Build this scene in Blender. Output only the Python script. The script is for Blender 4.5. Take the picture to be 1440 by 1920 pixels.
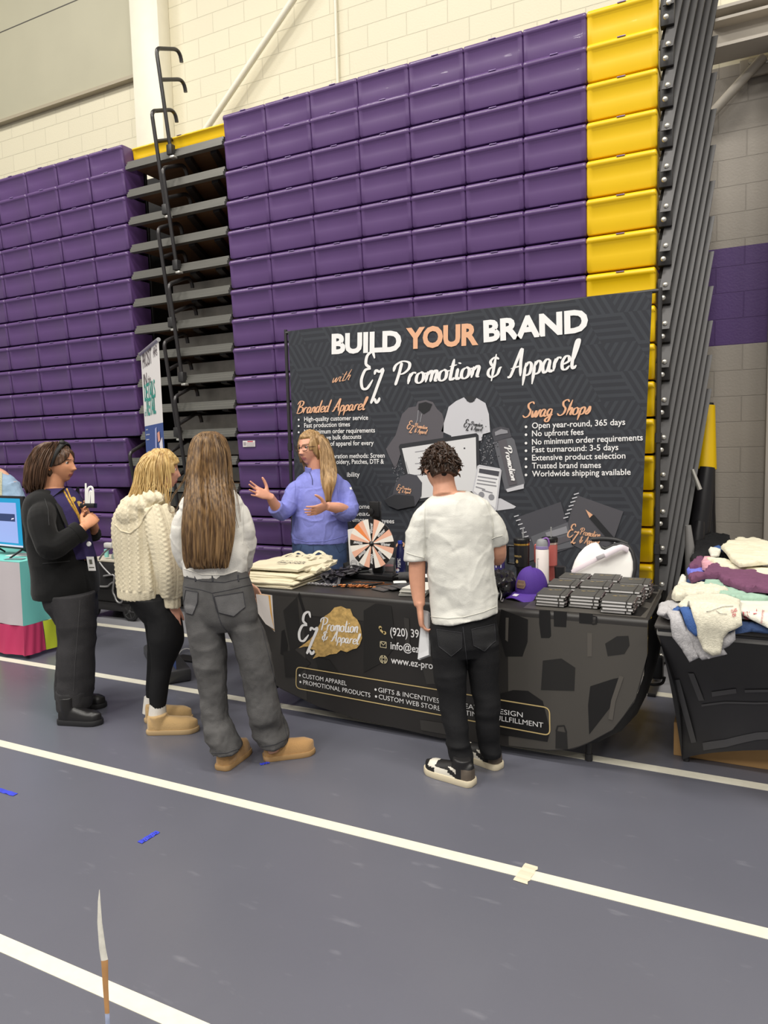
import bpy, bmesh, math, random
import numpy as np
from math import sin, cos, pi, radians
from mathutils import Vector, Matrix

for o in list(bpy.data.objects):
    bpy.data.objects.remove(o)
SC = bpy.context.scene
COL = SC.collection

# ------------------------------------------------------------------ camera
FPX = 1341.0
CAMPOS = np.array([0.0, 0.0, 1.58])
_yaw, _pit, _rol = radians(-26.522), radians(5.386), radians(-1.439)
CF = np.array([sin(_yaw) * cos(_pit), cos(_yaw) * cos(_pit), -sin(_pit)])
_r0 = np.array([cos(_yaw), -sin(_yaw), 0.0])
_u0 = np.cross(_r0, CF)
CR = cos(_rol) * _r0 + sin(_rol) * _u0
CU = -sin(_rol) * _r0 + cos(_rol) * _u0
cam = bpy.data.cameras.new('camera')
cam.sensor_fit = 'HORIZONTAL'
cam.sensor_width = 36.0
cam.lens = 36.0 * FPX / 1440.0
cam.clip_start = 0.05
cam_o = bpy.data.objects.new('camera', cam)
COL.objects.link(cam_o)
cam_o.matrix_world = Matrix(((CR[0], CU[0], -CF[0], CAMPOS[0]),
                             (CR[1], CU[1], -CF[1], CAMPOS[1]),
                             (CR[2], CU[2], -CF[2], CAMPOS[2]),
                             (0, 0, 0, 1)))
SC.camera = cam_o

# ------------------------------------------------------------------ world, lights, exposure
SC.view_settings.view_transform = 'Standard'
SC.view_settings.look = 'None'
SC.view_settings.gamma = 1.0
SC.view_settings.exposure = -0.06
SC.view_settings.use_curve_mapping = False
W = bpy.data.worlds.new('gym_ambient')
SC.world = W
W.use_nodes = True
_bg = W.node_tree.nodes['Background']
_bg.inputs[0].default_value = (1.0, 0.96, 0.90, 1)
_bg.inputs[1].default_value = 0.36

def high_bay(x, y, z, sx, sy, power, col=(1.0, 0.96, 0.89)):
    l = bpy.data.lights.new('gym_light', 'AREA')
    l.shape = 'RECTANGLE'
    l.size, l.size_y = sx, sy
    l.energy = power
    l.color = col
    o = bpy.data.objects.new('gym_light', l)
    COL.objects.link(o)
    o.location = (x, y, z)
for _x in (-9.0, -4.5, 0.0, 4.5):
    for _y in (-7.0, -2.5, 2.0):
        high_bay(_x, _y, 9.0, 1.6, 1.2, 265.0)

# ------------------------------------------------------------------ small geometry helpers
def ray(px, py):
    return CF + CR * ((px - 720.0) / FPX) - CU * ((py - 960.0) / FPX)
def at(px, py, D):
    return CAMPOS + ray(px, py) * D
def atY(px, py, Y):
    d = ray(px, py); return CAMPOS + d * (Y / d[1])
def atZ(px, py, Z=0.0):
    d = ray(px, py); return CAMPOS + d * ((Z - CAMPOS[2]) / d[2])
def V(*a): return np.array(a, float)
def nrm(v):
    v = np.asarray(v, float); return v / (np.linalg.norm(v) + 1e-12)

def s2l(c):
    return c / 12.92 if c <= 0.04045 else ((c + 0.055) / 1.055) ** 2.4
def hexc(h):
    h = h.lstrip('#')
    return tuple(s2l(int(h[i:i + 2], 16) / 255.0) for i in (0, 2, 4))

_M = {}
def mat(name, col, rough=0.6, metal=0.0, spec=0.5, noise=None, bump=None, coat=0.0, sheen=0.0, emit=0.0, trans=0.0, alpha=1.0):
    """noise=(scale, amount) tonal mottling, bump=(scale, strength[, stretch])"""
    if name in _M: return _M[name]
    m = bpy.data.materials.new(name); m.use_nodes = True
    nt = m.node_tree; b = nt.nodes['Principled BSDF']
    c = hexc(col) if isinstance(col, str) else col
    b.inputs['Base Color'].default_value = (*c, 1)
    b.inputs['Roughness'].default_value = rough
    b.inputs['Metallic'].default_value = metal
    b.inputs['Specular IOR Level'].default_value = spec
    b.inputs['Coat Weight'].default_value = coat
    b.inputs['Sheen Weight'].default_value = sheen
    b.inputs['Transmission Weight'].default_value = trans
    b.inputs['Alpha'].default_value = alpha
    if emit:
        b.inputs['Emission Color'].default_value = (*c, 1)
        b.inputs['Emission Strength'].default_value = emit
    tc = nt.nodes.new('ShaderNodeTexCoord')
    if noise:
        n = nt.nodes.new('ShaderNodeTexNoise'); n.inputs['Scale'].default_value = noise[0]; n.inputs['Detail'].default_value = 5
        mp = nt.nodes.new('ShaderNodeMapping')
        if len(noise) > 2: mp.inputs['Scale'].default_value = noise[2]
        nt.links.new(tc.outputs['Object'], mp.inputs[0]); nt.links.new(mp.outputs[0], n.inputs['Vector'])
        mr = nt.nodes.new('ShaderNodeMapRange')
        mr.inputs[1].default_value = 0.3; mr.inputs[2].default_value = 0.7
        mr.inputs[3].default_value = 1 - noise[1]; mr.inputs[4].default_value = 1 + noise[1]
        nt.links.new(n.outputs['Fac'], mr.inputs[0])
        vm = nt.nodes.new('ShaderNodeVectorMath'); vm.operation = 'SCALE'
        vm.inputs[0].default_value = c
        nt.links.new(mr.outputs[0], vm.inputs['Scale'])
        nt.links.new(vm.outputs[0], b.inputs['Base Color'])
    if bump:
        n = nt.nodes.new('ShaderNodeTexNoise'); n.inputs['Scale'].default_value = bump[0]; n.inputs['Detail'].default_value = 4
        mp = nt.nodes.new('ShaderNodeMapping')
        if len(bump) > 2: mp.inputs['Scale'].default_value = bump[2]
        nt.links.new(tc.outputs['Object'], mp.inputs[0]); nt.links.new(mp.outputs[0], n.inputs['Vector'])
        bp = nt.nodes.new('ShaderNodeBump'); bp.inputs['Strength'].default_value = bump[1]; bp.inputs['Distance'].default_value = 0.01
        nt.links.new(n.outputs['Fac'], bp.inputs['Height']); nt.links.new(bp.outputs[0], b.inputs['Normal'])
    _M[name] = m
    return m

class MB:
    """collects shapes and links them as one mesh object"""
    def __init__(s): s.v = []; s.f = []; s.m = []; s.n = 0
    def add(s, v, f, mi=0):
        v = np.asarray(v, float); s.v.append(v)
        s.f += [tuple(i + s.n for i in q) for q in f]; s.m += [mi] * len(f); s.n += len(v); return s
    def box(s, c, size, mi=0, bev=0.0, rot=None):
        hx, hy, hz = [a / 2 for a in size]
        b = min(bev, hx * .99, hy * .99, hz * .99)
        if b <= 0:
            v = [(x, y, z) for x in (-hx, hx) for y in (-hy, hy) for z in (-hz, hz)]
            f = [(0, 1, 3, 2), (4, 6, 7, 5), (0, 4, 5, 1), (2, 3, 7, 6), (0, 2, 6, 4), (1, 5, 7, 3)]
        else:
            bm = bmesh.new(); bmesh.ops.create_cube(bm, size=1.0)
            for q in bm.verts: q.co = (q.co.x * size[0], q.co.y * size[1], q.co.z * size[2])
            bmesh.ops.bevel(bm, geom=bm.edges[:], offset=b, segments=2, affect='EDGES', profile=0.5)
            bm.verts.index_update()
            v = [tuple(q.co) for q in bm.verts]; f = [tuple(q.index for q in p.verts) for p in bm.faces]; bm.free()
        v = np.array(v)
        if rot is not None: v = v @ np.array(rot).T
        return s.add(v + np.array(c, float), f, mi)
    def quad(s, a, b, c, d, mi=0): return s.add([a, b, c, d], [(0, 1, 2, 3)], mi)
    def slab(s, pts, off, mi=0):
        """polygon pts (3d, ordered) given thickness along vector off"""
        n = len(pts); p = np.asarray(pts, float); q = p + np.asarray(off, float)
        f = [tuple(range(n))[::-1], tuple(range(n, 2 * n))] + [(i, (i + 1) % n, n + (i + 1) % n, n + i) for i in range(n)]
        return s.add(np.vstack([p, q]), f, mi)
    def tube(s, pts, r, n=10, mi=0, cap=True, flat=1.0, up=None):
        pts = [np.asarray(p, float) for p in pts]; k = len(pts)
        rs = r if hasattr(r, '__len__') else [r] * k
        ts = []
        for i in range(k):
            a = pts[max(i - 1, 0)]; b = pts[min(i + 1, k - 1)]; ts.append(nrm(b - a))
        u = np.asarray(up, float) if up is not None else (V(0, 0, 1) if abs(ts[0][2]) < .9 else V(1, 0, 0))
        vs = []
        for i in range(k):
            t = ts[i]; u = u - t * (u @ t)
            if np.linalg.norm(u) < 1e-6: u = np.cross(t, V(1, .3, .2))
            u = nrm(u); w = np.cross(t, u)
            for j in range(n):
                a = 2 * pi * j / n
                vs.append(pts[i] + rs[i] * (cos(a) * w + flat * sin(a) * u))
        f = [(i * n + j, i * n + (j + 1) % n, (i + 1) * n + (j + 1) % n, (i + 1) * n + j) for i in range(k - 1) for j in range(n)]
        if cap: f += [tuple(range(n))[::-1], tuple((k - 1) * n + j for j in range(n))]
        return s.add(vs, f, mi)
    def lathe(s, prof, c=(0, 0, 0), n=24, mi=0, axis=None):
        """prof: list of (r, z)"""
        vs = []; c = np.array(c, float); A = None
        if axis is not None:
            w = nrm(axis); u = nrm(np.cross(w, V(.3, .9, .1))); A = np.stack([u, np.cross(w, u), w], 1)
        for r, z in prof:
            for j in range(n):
                a = 2 * pi * j / n; p = V(r * cos(a), r * sin(a), z)
                vs.append((A @ p if A is not None else p) + c)
        k = len(prof)
        f = [(i * n + j, i * n + (j + 1) % n, (i + 1) * n + (j + 1) % n, (i + 1) * n + j) for i in range(k - 1) for j in range(n)]
        f += [tuple(range(n))[::-1], tuple((k - 1) * n + j for j in range(n))]
        return s.add(vs, f, mi)
    def loft(s, rings, n=28, mi=0, e=2.1):
        """rings: (center, half width, half depth, heading) horizontal superellipses, bottom or top first"""
        vs = []
        for c, a, b, h in rings:
            fw = V(cos(h), sin(h), 0); sd = V(sin(h), -cos(h), 0)
            for j in range(n):
                t = 2 * pi * j / n
                x = np.sign(cos(t)) * abs(cos(t)) ** (2 / e); y = np.sign(sin(t)) * abs(sin(t)) ** (2 / e)
                vs.append(np.asarray(c) + sd * (a * x) + fw * (b * y))
        k = len(rings)
        f = [(i * n + j, i * n + (j + 1) % n, (i + 1) * n + (j + 1) % n, (i + 1) * n + j) for i in range(k - 1) for j in range(n)]
        f += [tuple(range(n))[::-1], tuple((k - 1) * n + j for j in range(n))]
        return s.add(vs, f, mi)
    def ball(s, c, r, n=12, mi=0):
        r = r if hasattr(r, '__len__') else (r, r, r); k = n // 2 + 1
        prof = []; vs = []
        for i in range(k):
            ph = pi * i / (k - 1); rr = max(sin(ph), .02)
            for j in range(n):
                a = 2 * pi * j / n; vs.append((c[0] + r[0] * rr * cos(a), c[1] + r[1] * rr * sin(a), c[2] - r[2] * cos(ph)))
        f = [(i * n + j, i * n + (j + 1) % n, (i + 1) * n + (j + 1) % n, (i + 1) * n + j) for i in range(k - 1) for j in range(n)]
        f += [tuple(range(n))[::-1], tuple((k - 1) * n + j for j in range(n))]
        return s.add(vs, f, mi)
    def verts(s): return np.vstack(s.v)
    def mesh(s, name, mats, smooth=35, mtx=None, fix=False):
        me = bpy.data.meshes.new(name)
        v = s.verts()
        if mtx is not None:
            A = np.array(mtx.inverted()); v = v @ A[:3, :3].T + A[:3, 3]
        me.from_pydata(v.tolist(), [], s.f)
        for m in (mats if isinstance(mats, (list, tuple)) else [mats]): me.materials.append(m)
        me.polygons.foreach_set('material_index', s.m)
        if fix:
            bm = bmesh.new(); bm.from_mesh(me); bmesh.ops.recalc_face_normals(bm, faces=bm.faces); bm.to_mesh(me); bm.free()
        if smooth: shade(me, smooth)
        me.update(); return me
    def build(s, name, mats, parent=None, smooth=35, fix=True):
        me = s.mesh(name, mats, smooth, wmat(parent) if parent else None, fix)
        o = bpy.data.objects.new(name, me); COL.objects.link(o)
        if parent: o.parent = parent
        return o

def shade(me, ang):
    me.polygons.foreach_set('use_smooth', [True] * len(me.polygons))
    if ang < 180: me.set_sharp_from_angle(angle=radians(ang))

def wmat(o):
    m = o.matrix_basis.copy()
    while o.parent: o = o.parent; m = o.matrix_basis @ m
    return m

def tag(o, label=None, cat=None, group=None, kind=None):
    if label: o['label'] = label
    if cat: o['category'] = cat
    if group: o['group'] = group
    if kind: o['kind'] = kind
    return o
def thing(name, loc, label, cat, rz=0.0, group=None):
    o = bpy.data.objects.new(name, None); COL.objects.link(o)
    o.empty_display_size = .1
    o.location = tuple(loc); o.rotation_euler = (0, 0, rz)
    return tag(o, label, cat, group)
def kids(o): return [c for c in bpy.data.objects if c.parent == o]
def dup(o, loc=None, rz=None, label=None, parent=None):
    c = o.copy(); COL.objects.link(c)
    if parent: c.parent = parent
    if loc is not None: c.location = tuple(loc)
    if rz is not None: c.rotation_euler = (0, 0, rz)
    if label: c['label'] = label
    for k in list(o.children): dup(k, parent=c)
    return c
def struct(mb, name, mats, smooth=35):
    return tag(mb.build(name, mats, None, smooth), kind='structure')

def vnoise(P, seed=0):
    """value noise in 3d, about -1..1"""
    P = np.asarray(P, float); i = np.floor(P).astype(np.int64); f = P - i; f = f * f * (3 - 2 * f)
    def h(x, y, z):
        n = (x * 374761393 + y * 668265263 + z * 2147483647 + seed * 144665) & 0xffffffff
        n = ((n ^ (n >> 13)) * 1274126177) & 0xffffffff
        n = n ^ (n >> 16)
        return (n & 0xffff) / 32767.5 - 1
    x, y, z = i[:, 0], i[:, 1], i[:, 2]; fx, fy, fz = f[:, 0], f[:, 1], f[:, 2]
    l = lambda a, b, t: a + (b - a) * t
    return l(l(l(h(x, y, z), h(x + 1, y, z), fx), l(h(x, y + 1, z), h(x + 1, y + 1, z), fx), fy),
             l(l(h(x, y, z + 1), h(x + 1, y, z + 1), fx), l(h(x, y + 1, z + 1), h(x + 1, y + 1, z + 1), fx), fy), fz)
def ridge(P, seed=0): return 1 - 2 * np.abs(vnoise(P, seed))

def crom(P, n):
    """catmull-rom resample of control rows P to n rows"""
    P = np.asarray(P, float); k = len(P); out = []
    for t in np.linspace(0, k - 1, n):
        i = min(int(t), k - 2); u = t - i
        p0, p1, p2, p3 = P[max(i - 1, 0)], P[i], P[i + 1], P[min(i + 2, k - 1)]
        out.append(.5 * ((2 * p1) + (-p0 + p2) * u + (2 * p0 - 5 * p1 + 4 * p2 - p3) * u * u + (-p0 + 3 * p1 - 3 * p2 + p3) * u ** 3))
    return np.array(out)
def arc(a, b, c, n=6):
    """rounded corner through a-b-c (quadratic)"""
    a, b, c = map(np.asarray, (a, b, c))
    return [(1 - t) ** 2 * a + 2 * t * (1 - t) * b + t * t * c for t in np.linspace(0, 1, n)]

# lettering: a flat piece of text in a local plane; origin o, right r, up u, thickness along n
_TC = {}
def text_geo(txt, bold=0.0, shear=0.0):
    k = (txt, bold, shear)
    if k in _TC: return _TC[k]
    cu = bpy.data.curves.new('t', 'FONT'); cu.body = txt; cu.size = 1.0; cu.offset = bold; cu.shear = shear
    cu.resolution_u = 3; cu.extrude = 0.0
    o = bpy.data.objects.new('t', cu); COL.objects.link(o)
    dg = bpy.context.evaluated_depsgraph_get()
    me = bpy.data.meshes.new_from_object(o.evaluated_get(dg))
    v = np.array([tuple(q.co) for q in me.vertices]) if len(me.vertices) else np.zeros((0, 3))
    f = [tuple(p.vertices) for p in me.polygons]
    bpy.data.objects.remove(o); bpy.data.curves.remove(cu); bpy.data.meshes.remove(me)
    _TC[k] = (v, f); return v, f
def put_text(mb, txt, fn, x, y, size=None, width=None, bold=0.0, shear=0.0, mi=0, align='L', rot=0.0, spread=1.0):
    """fn maps 2d (n,2) array to world (n,3); text starts at x, baseline y"""
    v, f = text_geo(txt, bold, shear)
    if not len(v): return
    w = v[:, 0].max() - v[:, 0].min()
    if size is None: size = width / w
    sx = (width / w) if width else size
    q = v[:, :2] * V(sx, size)
    q[:, 0] -= v[:, 0].min() * sx
    if align == 'C': q[:, 0] -= w * sx / 2
    if align == 'R': q[:, 0] -= w * sx
    if rot: c, s = cos(rot), sin(rot); q = q @ np.array([[c, s], [-s, c]])
    q = q + V(x, y)
    mb.add(fn(q), f, mi)
# ------------------------------------------------------------------ the setting
YW = 6.42
def node_chain(m):
    nt = m.node_tree
    return nt, nt.nodes['Principled BSDF'], nt.nodes.new, nt.links.new

def cmu_material():
    m = bpy.data.materials.new('painted_block_wall'); m.use_nodes = True
    nt, b, N, L = node_chain(m)
    tc = N('ShaderNodeTexCoord'); sp = N('ShaderNodeSeparateXYZ'); L(tc.outputs['Object'], sp.inputs[0])
    cb = N('ShaderNodeCombineXYZ'); L(sp.outputs['X'], cb.inputs[0])
    ad = N('ShaderNodeMath'); ad.operation = 'ADD'; L(sp.outputs['Z'], ad.inputs[0]); ad.inputs[1].default_value = MORT
    L(ad.outputs[0], cb.inputs[1])
    br = N('ShaderNodeTexBrick'); L(cb.outputs[0], br.inputs['Vector'])
    br.inputs['Scale'].default_value = 1.0; br.inputs['Brick Width'].default_value = .4064; br.inputs['Row Height'].default_value = .2032
    br.inputs['Mortar Size'].default_value = .0045; br.inputs['Mortar Smooth'].default_value = .4; br.offset = .5
    br.inputs['Color1'].default_value = (1, 1, 1, 1); br.inputs['Color2'].default_value = (.97, .97, .97, 1)
    br.inputs['Mortar'].default_value = (.86, .86, .86, 1)
    def band(lo, hi):
        a = N('ShaderNodeMath'); a.operation = 'GREATER_THAN'; L(sp.outputs['Z'], a.inputs[0]); a.inputs[1].default_value = lo
        c = N('ShaderNodeMath'); c.operation = 'LESS_THAN'; L(sp.outputs['Z'], c.inputs[0]); c.inputs[1].default_value = hi
        d = N('ShaderNodeMath'); d.operation = 'MULTIPLY'; L(a.outputs[0], d.inputs[0]); L(c.outputs[0], d.inputs[1]); return d.outputs[0]
    def mix(fac, a, c):
        x = N('ShaderNodeMix'); x.data_type = 'RGBA'; L(fac, x.inputs[0])
        if isinstance(a, tuple): x.inputs[6].default_value = (*a, 1)
        else: L(a, x.inputs[6])
        x.inputs[7].default_value = (*c, 1); return x.outputs[2]
    c = mix(band(4.42, 50), hexc('968f86'), hexc('ded7be'))
    c = mix(band(2.3, 3.055), c, hexc('4a2f68'))
    mu = N('ShaderNodeMix'); mu.data_type = 'RGBA'; mu.blend_type = 'MULTIPLY'; mu.inputs[0].default_value = 1
    L(c, mu.inputs[6]); L(br.outputs['Color'], mu.inputs[7]); L(mu.outputs[2], b.inputs['Base Color'])
    b.inputs['Roughness'].default_value = .55
    no = N('ShaderNodeTexNoise'); no.inputs['Scale'].default_value = 60; no.inputs['Detail'].default_value = 6; L(tc.outputs['Object'], no.inputs['Vector'])
    mm = N('ShaderNodeMath'); mm.operation = 'MULTIPLY_ADD'; L(no.outputs['Fac'], mm.inputs[0]); mm.inputs[1].default_value = .35
    inv = N('ShaderNodeMath'); inv.operation = 'SUBTRACT'; inv.inputs[0].default_value = 1; L(br.outputs['Fac'], inv.inputs[1]); L(inv.outputs[0], mm.inputs[2])
    bp = N('ShaderNodeBump'); bp.inputs['Strength'].default_value = .6; bp.inputs['Distance'].default_value = .008
    L(mm.outputs[0], bp.inputs['Height']); L(bp.outputs[0], b.inputs['Normal'])
    return m
_zm = atY(1375, 695, YW)[2]
MORT = (.2032 * 60 - _zm) % .2032
M_CMU = cmu_material()

def floor_material():
    m = bpy.data.materials.new('gym_floor'); m.use_nodes = True
    nt, b, N, L = node_chain(m)
    tc = N('ShaderNodeTexCoord'); sp = N('ShaderNodeSeparateXYZ'); L(tc.outputs['Object'], sp.inputs[0])
    gt = N('ShaderNodeMath'); gt.operation = 'GREATER_THAN'; L(sp.outputs['Y'], gt.inputs[0]); gt.inputs[1].default_value = 4.6
    x = N('ShaderNodeMix'); x.data_type = 'RGBA'; L(gt.outputs[0], x.inputs[0])
    x.inputs[6].default_value = (*hexc('5d5e68'), 1); x.inputs[7].default_value = (*hexc('8d8d92'), 1)
    n1 = N('ShaderNodeTexNoise'); n1.inputs['Scale'].default_value = .8; n1.inputs['Detail'].default_value = 6; L(tc.outputs['Object'], n1.inputs['Vector'])
    r1 = N('ShaderNodeMapRange'); r1.inputs[1].default_value = .3; r1.inputs[2].default_value = .7; r1.inputs[3].default_value = .92; r1.inputs[4].default_value = 1.06; L(n1.outputs['Fac'], r1.inputs[0])
    mp = N('ShaderNodeMapping'); mp.inputs['Scale'].default_value = (2.2, 7, 1); mp.inputs['Rotation'].default_value = (0, 0, .6); L(tc.outputs['Object'], mp.inputs[0])
    n2 = N('ShaderNodeTexNoise'); n2.inputs['Scale'].default_value = 2.4; n2.inputs['Detail'].default_value = 3; L(mp.outputs[0], n2.inputs['Vector'])
    r2 = N('ShaderNodeMapRange'); r2.inputs[1].default_value = .65; r2.inputs[2].default_value = .78; r2.inputs[3].default_value = 0; r2.inputs[4].default_value = .22; L(n2.outputs['Fac'], r2.inputs[0])
    sc = N('ShaderNodeVectorMath'); sc.operation = 'SCALE'; L(x.outputs[2], sc.inputs[0]); L(r1.outputs[0], sc.inputs['Scale'])
    y = N('ShaderNodeMix'); y.data_type = 'RGBA'; L(r2.outputs[0], y.inputs[0]); L(sc.outputs[0], y.inputs[6]); y.inputs[7].default_value = (*hexc('9a9aa2'), 1)
    L(y.outputs[2], b.inputs['Base Color'])
    b.inputs['Roughness'].default_value = .30; b.inputs['Specular IOR Level'].default_value = .5
    n3 = N('ShaderNodeTexNoise'); n3.inputs['Scale'].default_value = 250; L(tc.outputs['Object'], n3.inputs['Vector'])
    bp = N('ShaderNodeBump'); bp.inputs['Strength'].default_value = .06; bp.inputs['Distance'].default_value = .004; L(n3.outputs['Fac'], bp.inputs['Height']); L(bp.outputs[0], b.inputs['Normal'])
    return m

M_LINE = mat('floor_line_paint', 'd6d2c2', .5, noise=(30, .04))
struct(MB().box((-4, 0, -.05), (24, 13.2, .1)), 'floor', floor_material(), 0)
for i, (y0, y1) in enumerate(((1.354, 1.410), (2.413, 2.470), (3.484, 3.549), (4.552, 4.628))):
    struct(MB().box((-4, (y0 + y1) / 2, .0008), (23.8, y1 - y0, .0016)), 'floor_marking', M_LINE, 0)
struct(MB().box((-4, YW + .15, 4.6), (24, .3, 9.4)), 'wall_back', M_CMU, 0)
struct(MB().box((-4, 0, 9.75), (24, 13.2, .1)), 'ceiling', mat('ceiling_paint', 'e6e2d6', .8), 0)

M_CREAM = mat('cream_steel_paint', 'e9e4d2', .45, noise=(6, .03))
M_PANEL = mat('beige_wall_panel', 'b9b59e', .6, noise=(2, .03))
mb = MB(); mb.box((-9.1, YW - .03, 7.25), (6.0, .06, 3.0), bev=.01)
mb.box((-9.1, YW - .04, 5.755), (6.0, .08, .035), mi=1); mb.box((-9.1, YW - .032, 6.79), (6.0, .06, .012), mi=2)
struct(mb, 'trim_1', [M_PANEL, mat('panel_edge', 'a79d88', .5), mat('panel_seam', '55524c', .6)])
mb = MB(); mb.box((-5.87, YW - .09, 4.7), (.40, .18, 9.2), bev=.01); mb.box((-6.1, YW - .03, 4.7), (.07, .06, 9.2), bev=.01)
struct(mb, 'trim_2', M_CREAM)
# right hand steel: beam, pipe brace with bolted plate, column
M_GSTEEL = mat('grey_steel_paint', 'b5ada1', .5, noise=(5, .04))
mb = MB()
mb.box((1.4, 6.16, 4.68), (3.3, .2, .022)); mb.box((1.4, 6.18, 4.535), (3.3, .02, .29)); mb.box((1.4, 6.14, 4.395), (3.3, .26, .022)); mb.box((1.4, 6.12, 4.60), (3.3, .12, .02))
struct(mb, 'trim_3', M_GSTEEL)
mb = MB(); mb.box((1.0, 6.30, 2.1), (1.66, .24, 4.55), bev=.01)
struct(mb, 'trim_4', mat('grey_column_paint', 'a39c93', .5))
# brace things
M_BOLT = mat('zinc_bolt', 'd8d6cf', .3, metal=.7)
t = thing('pipe_brace', (.02, 6.36, 4.3), 'grey pipe brace bolted to the grey block wall below the beam', 'brace')
a = atY(1432, 106, 6.33); b_ = atY(1350, 196, 6.33)
MB().tube([a, b_ + (b_ - a) * .4], .036, 14).build('pipe', M_GSTEEL, t)
MB().box(a + V(.0, .05, -.04), (.32, .03, .13), bev=.004).build('plate', M_GSTEEL, t)
for px, py in ((1407, 118), (1438, 116)):
    c = atY(px, py, 6.375); MB().lathe([(.028, 0), (.028, .006), (.016, .008), (.016, .026), (.006, .028)], c, 12, axis=(0, -1, 0)).build('bolt', M_BOLT, t)
t = thing('pipe_brace', (-5, 6.3, 5), 'cream diagonal pipe brace rising above the yellow aisle seat', 'brace')
a = atY(400, 222, 6.3); b_ = atY(556, -10, 6.3)
MB().tube([a - (b_ - a) * .3, b_ + (b_ - a) * .8], .032, 14).build('pipe', M_CREAM, t)
o = MB().tube([V(-3.575, 6.39, 4.2), V(-3.575, 6.39, 8.6)], .014, 10).build('wall_conduit', M_CREAM)
tag(o, 'thin cream vertical conduit on the block wall above the purple seats', 'conduit')

# ------------------------------------------------------------------ folded bleachers
Y0 = 5.2; RISE = .2525; ZT = 4.4885
M_PUR = mat('purple_seat_plastic', '593f70', .38, noise=(3, .05), coat=.15)
M_YEL = mat('yellow_seat_plastic', 'e6bd00', .38, noise=(3, .03), coat=.15)
M_DK = mat('black_steel', '2c2b2c', .45)
M_BAR = mat('dark_grey_bar', '403f40', .42, metal=.2, noise=(8, .06))
M_NOSE = mat('grey_aluminium_nosing', '75746f', .38, metal=.45, noise=(6, .07, (.4, 1, 8)))
M_PLY = mat('plywood_underside', '74593f', .7, noise=(5, .12, (1, 6, 6)))
M_GALV = mat('galvanised_riser', 'a9a8a2', .45, metal=.3, noise=(9, .16))
M_VOID = mat('gap_shade_black', '1d1c1d', .8)  # near-black colour standing in for shade inside the bleachers

def seat_module(w, m):
    """moulded seat: rounded nose on top, front face leaning in, side ends closed; origin at the front top centre"""
    prof = [(.27, 0), (.06, .0), (.025, -.002), (.008, -.010), (0, -.024), (.001, -.036), (.007, -.046), (.010, -.055), (.016, -.14), (.022, -.224), (.032, -.236), (.055, -.238), (.27, -.23)]
    xs = [(-w / 2 + .001, .010, 0), (-w / 2 + .006, .003, 0), (-w / 2 + .012, 0, 0), (-w / 2 + .03, 0, .0), (-w / 2 + .042, 0, 1), (w / 2 - .042, 0, 1), (w / 2 - .03, 0, 0), (w / 2 - .012, 0, 0), (w / 2 - .006, .003, 0), (w / 2 - .001, .010, 0)]
    vs = []; k = len(prof)
    for x, ins, pan in xs:
        for i, (y, z) in enumerate(prof):
            yy = y + (ins if y < .2 else 0) + (.006 if pan and 6 < i < 10 else 0)
            vs.append((x, yy, z - ins * (1 if i < 6 else -.6)))
    f = [(i * k + j, i * k + (j + 1) % k, (i + 1) * k + (j + 1) % k, (i + 1) * k + j) for i in range(len(xs) - 1) for j in range(k)]
    f += [tuple(range(k)), tuple((len(xs) - 1) * k + j for j in range(k))[::-1]]
    mb = MB().add(vs, f)
    mb.box((.0, .012, -.011), (.055, .03, .006), mi=1, bev=.002)
    return mb.mesh('seat_module', [m, mat('seat_slot', '8d77a8' if m is M_PUR else 'fbe98a', .3)], 40, fix=True)
ME_P = seat_module(.44, M_PUR); ME_Y = seat_module(.455, M_YEL); ME_YA = seat_module(1.18, M_YEL)
ORD = ['top', 'second', 'third', 'fourth', 'fifth', 'sixth', 'seventh', 'eighth', 'ninth', 'tenth', 'eleventh', 'twelfth', 'thirteenth', 'fourteenth', 'fifteenth', 'sixteenth', 'seventeenth', 'lowest']
bar_s = atY(1251, 236, 5.21); bar_e = atY(1342, -214, 6.0)
zref = ZT - 3 * RISE
def child(me, name, par, loc, label=None):
    o = bpy.data.objects.new(name, me); COL.objects.link(o); o.parent = par; o.location = tuple(loc)
    if label: o['label'] = label
    return o
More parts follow.
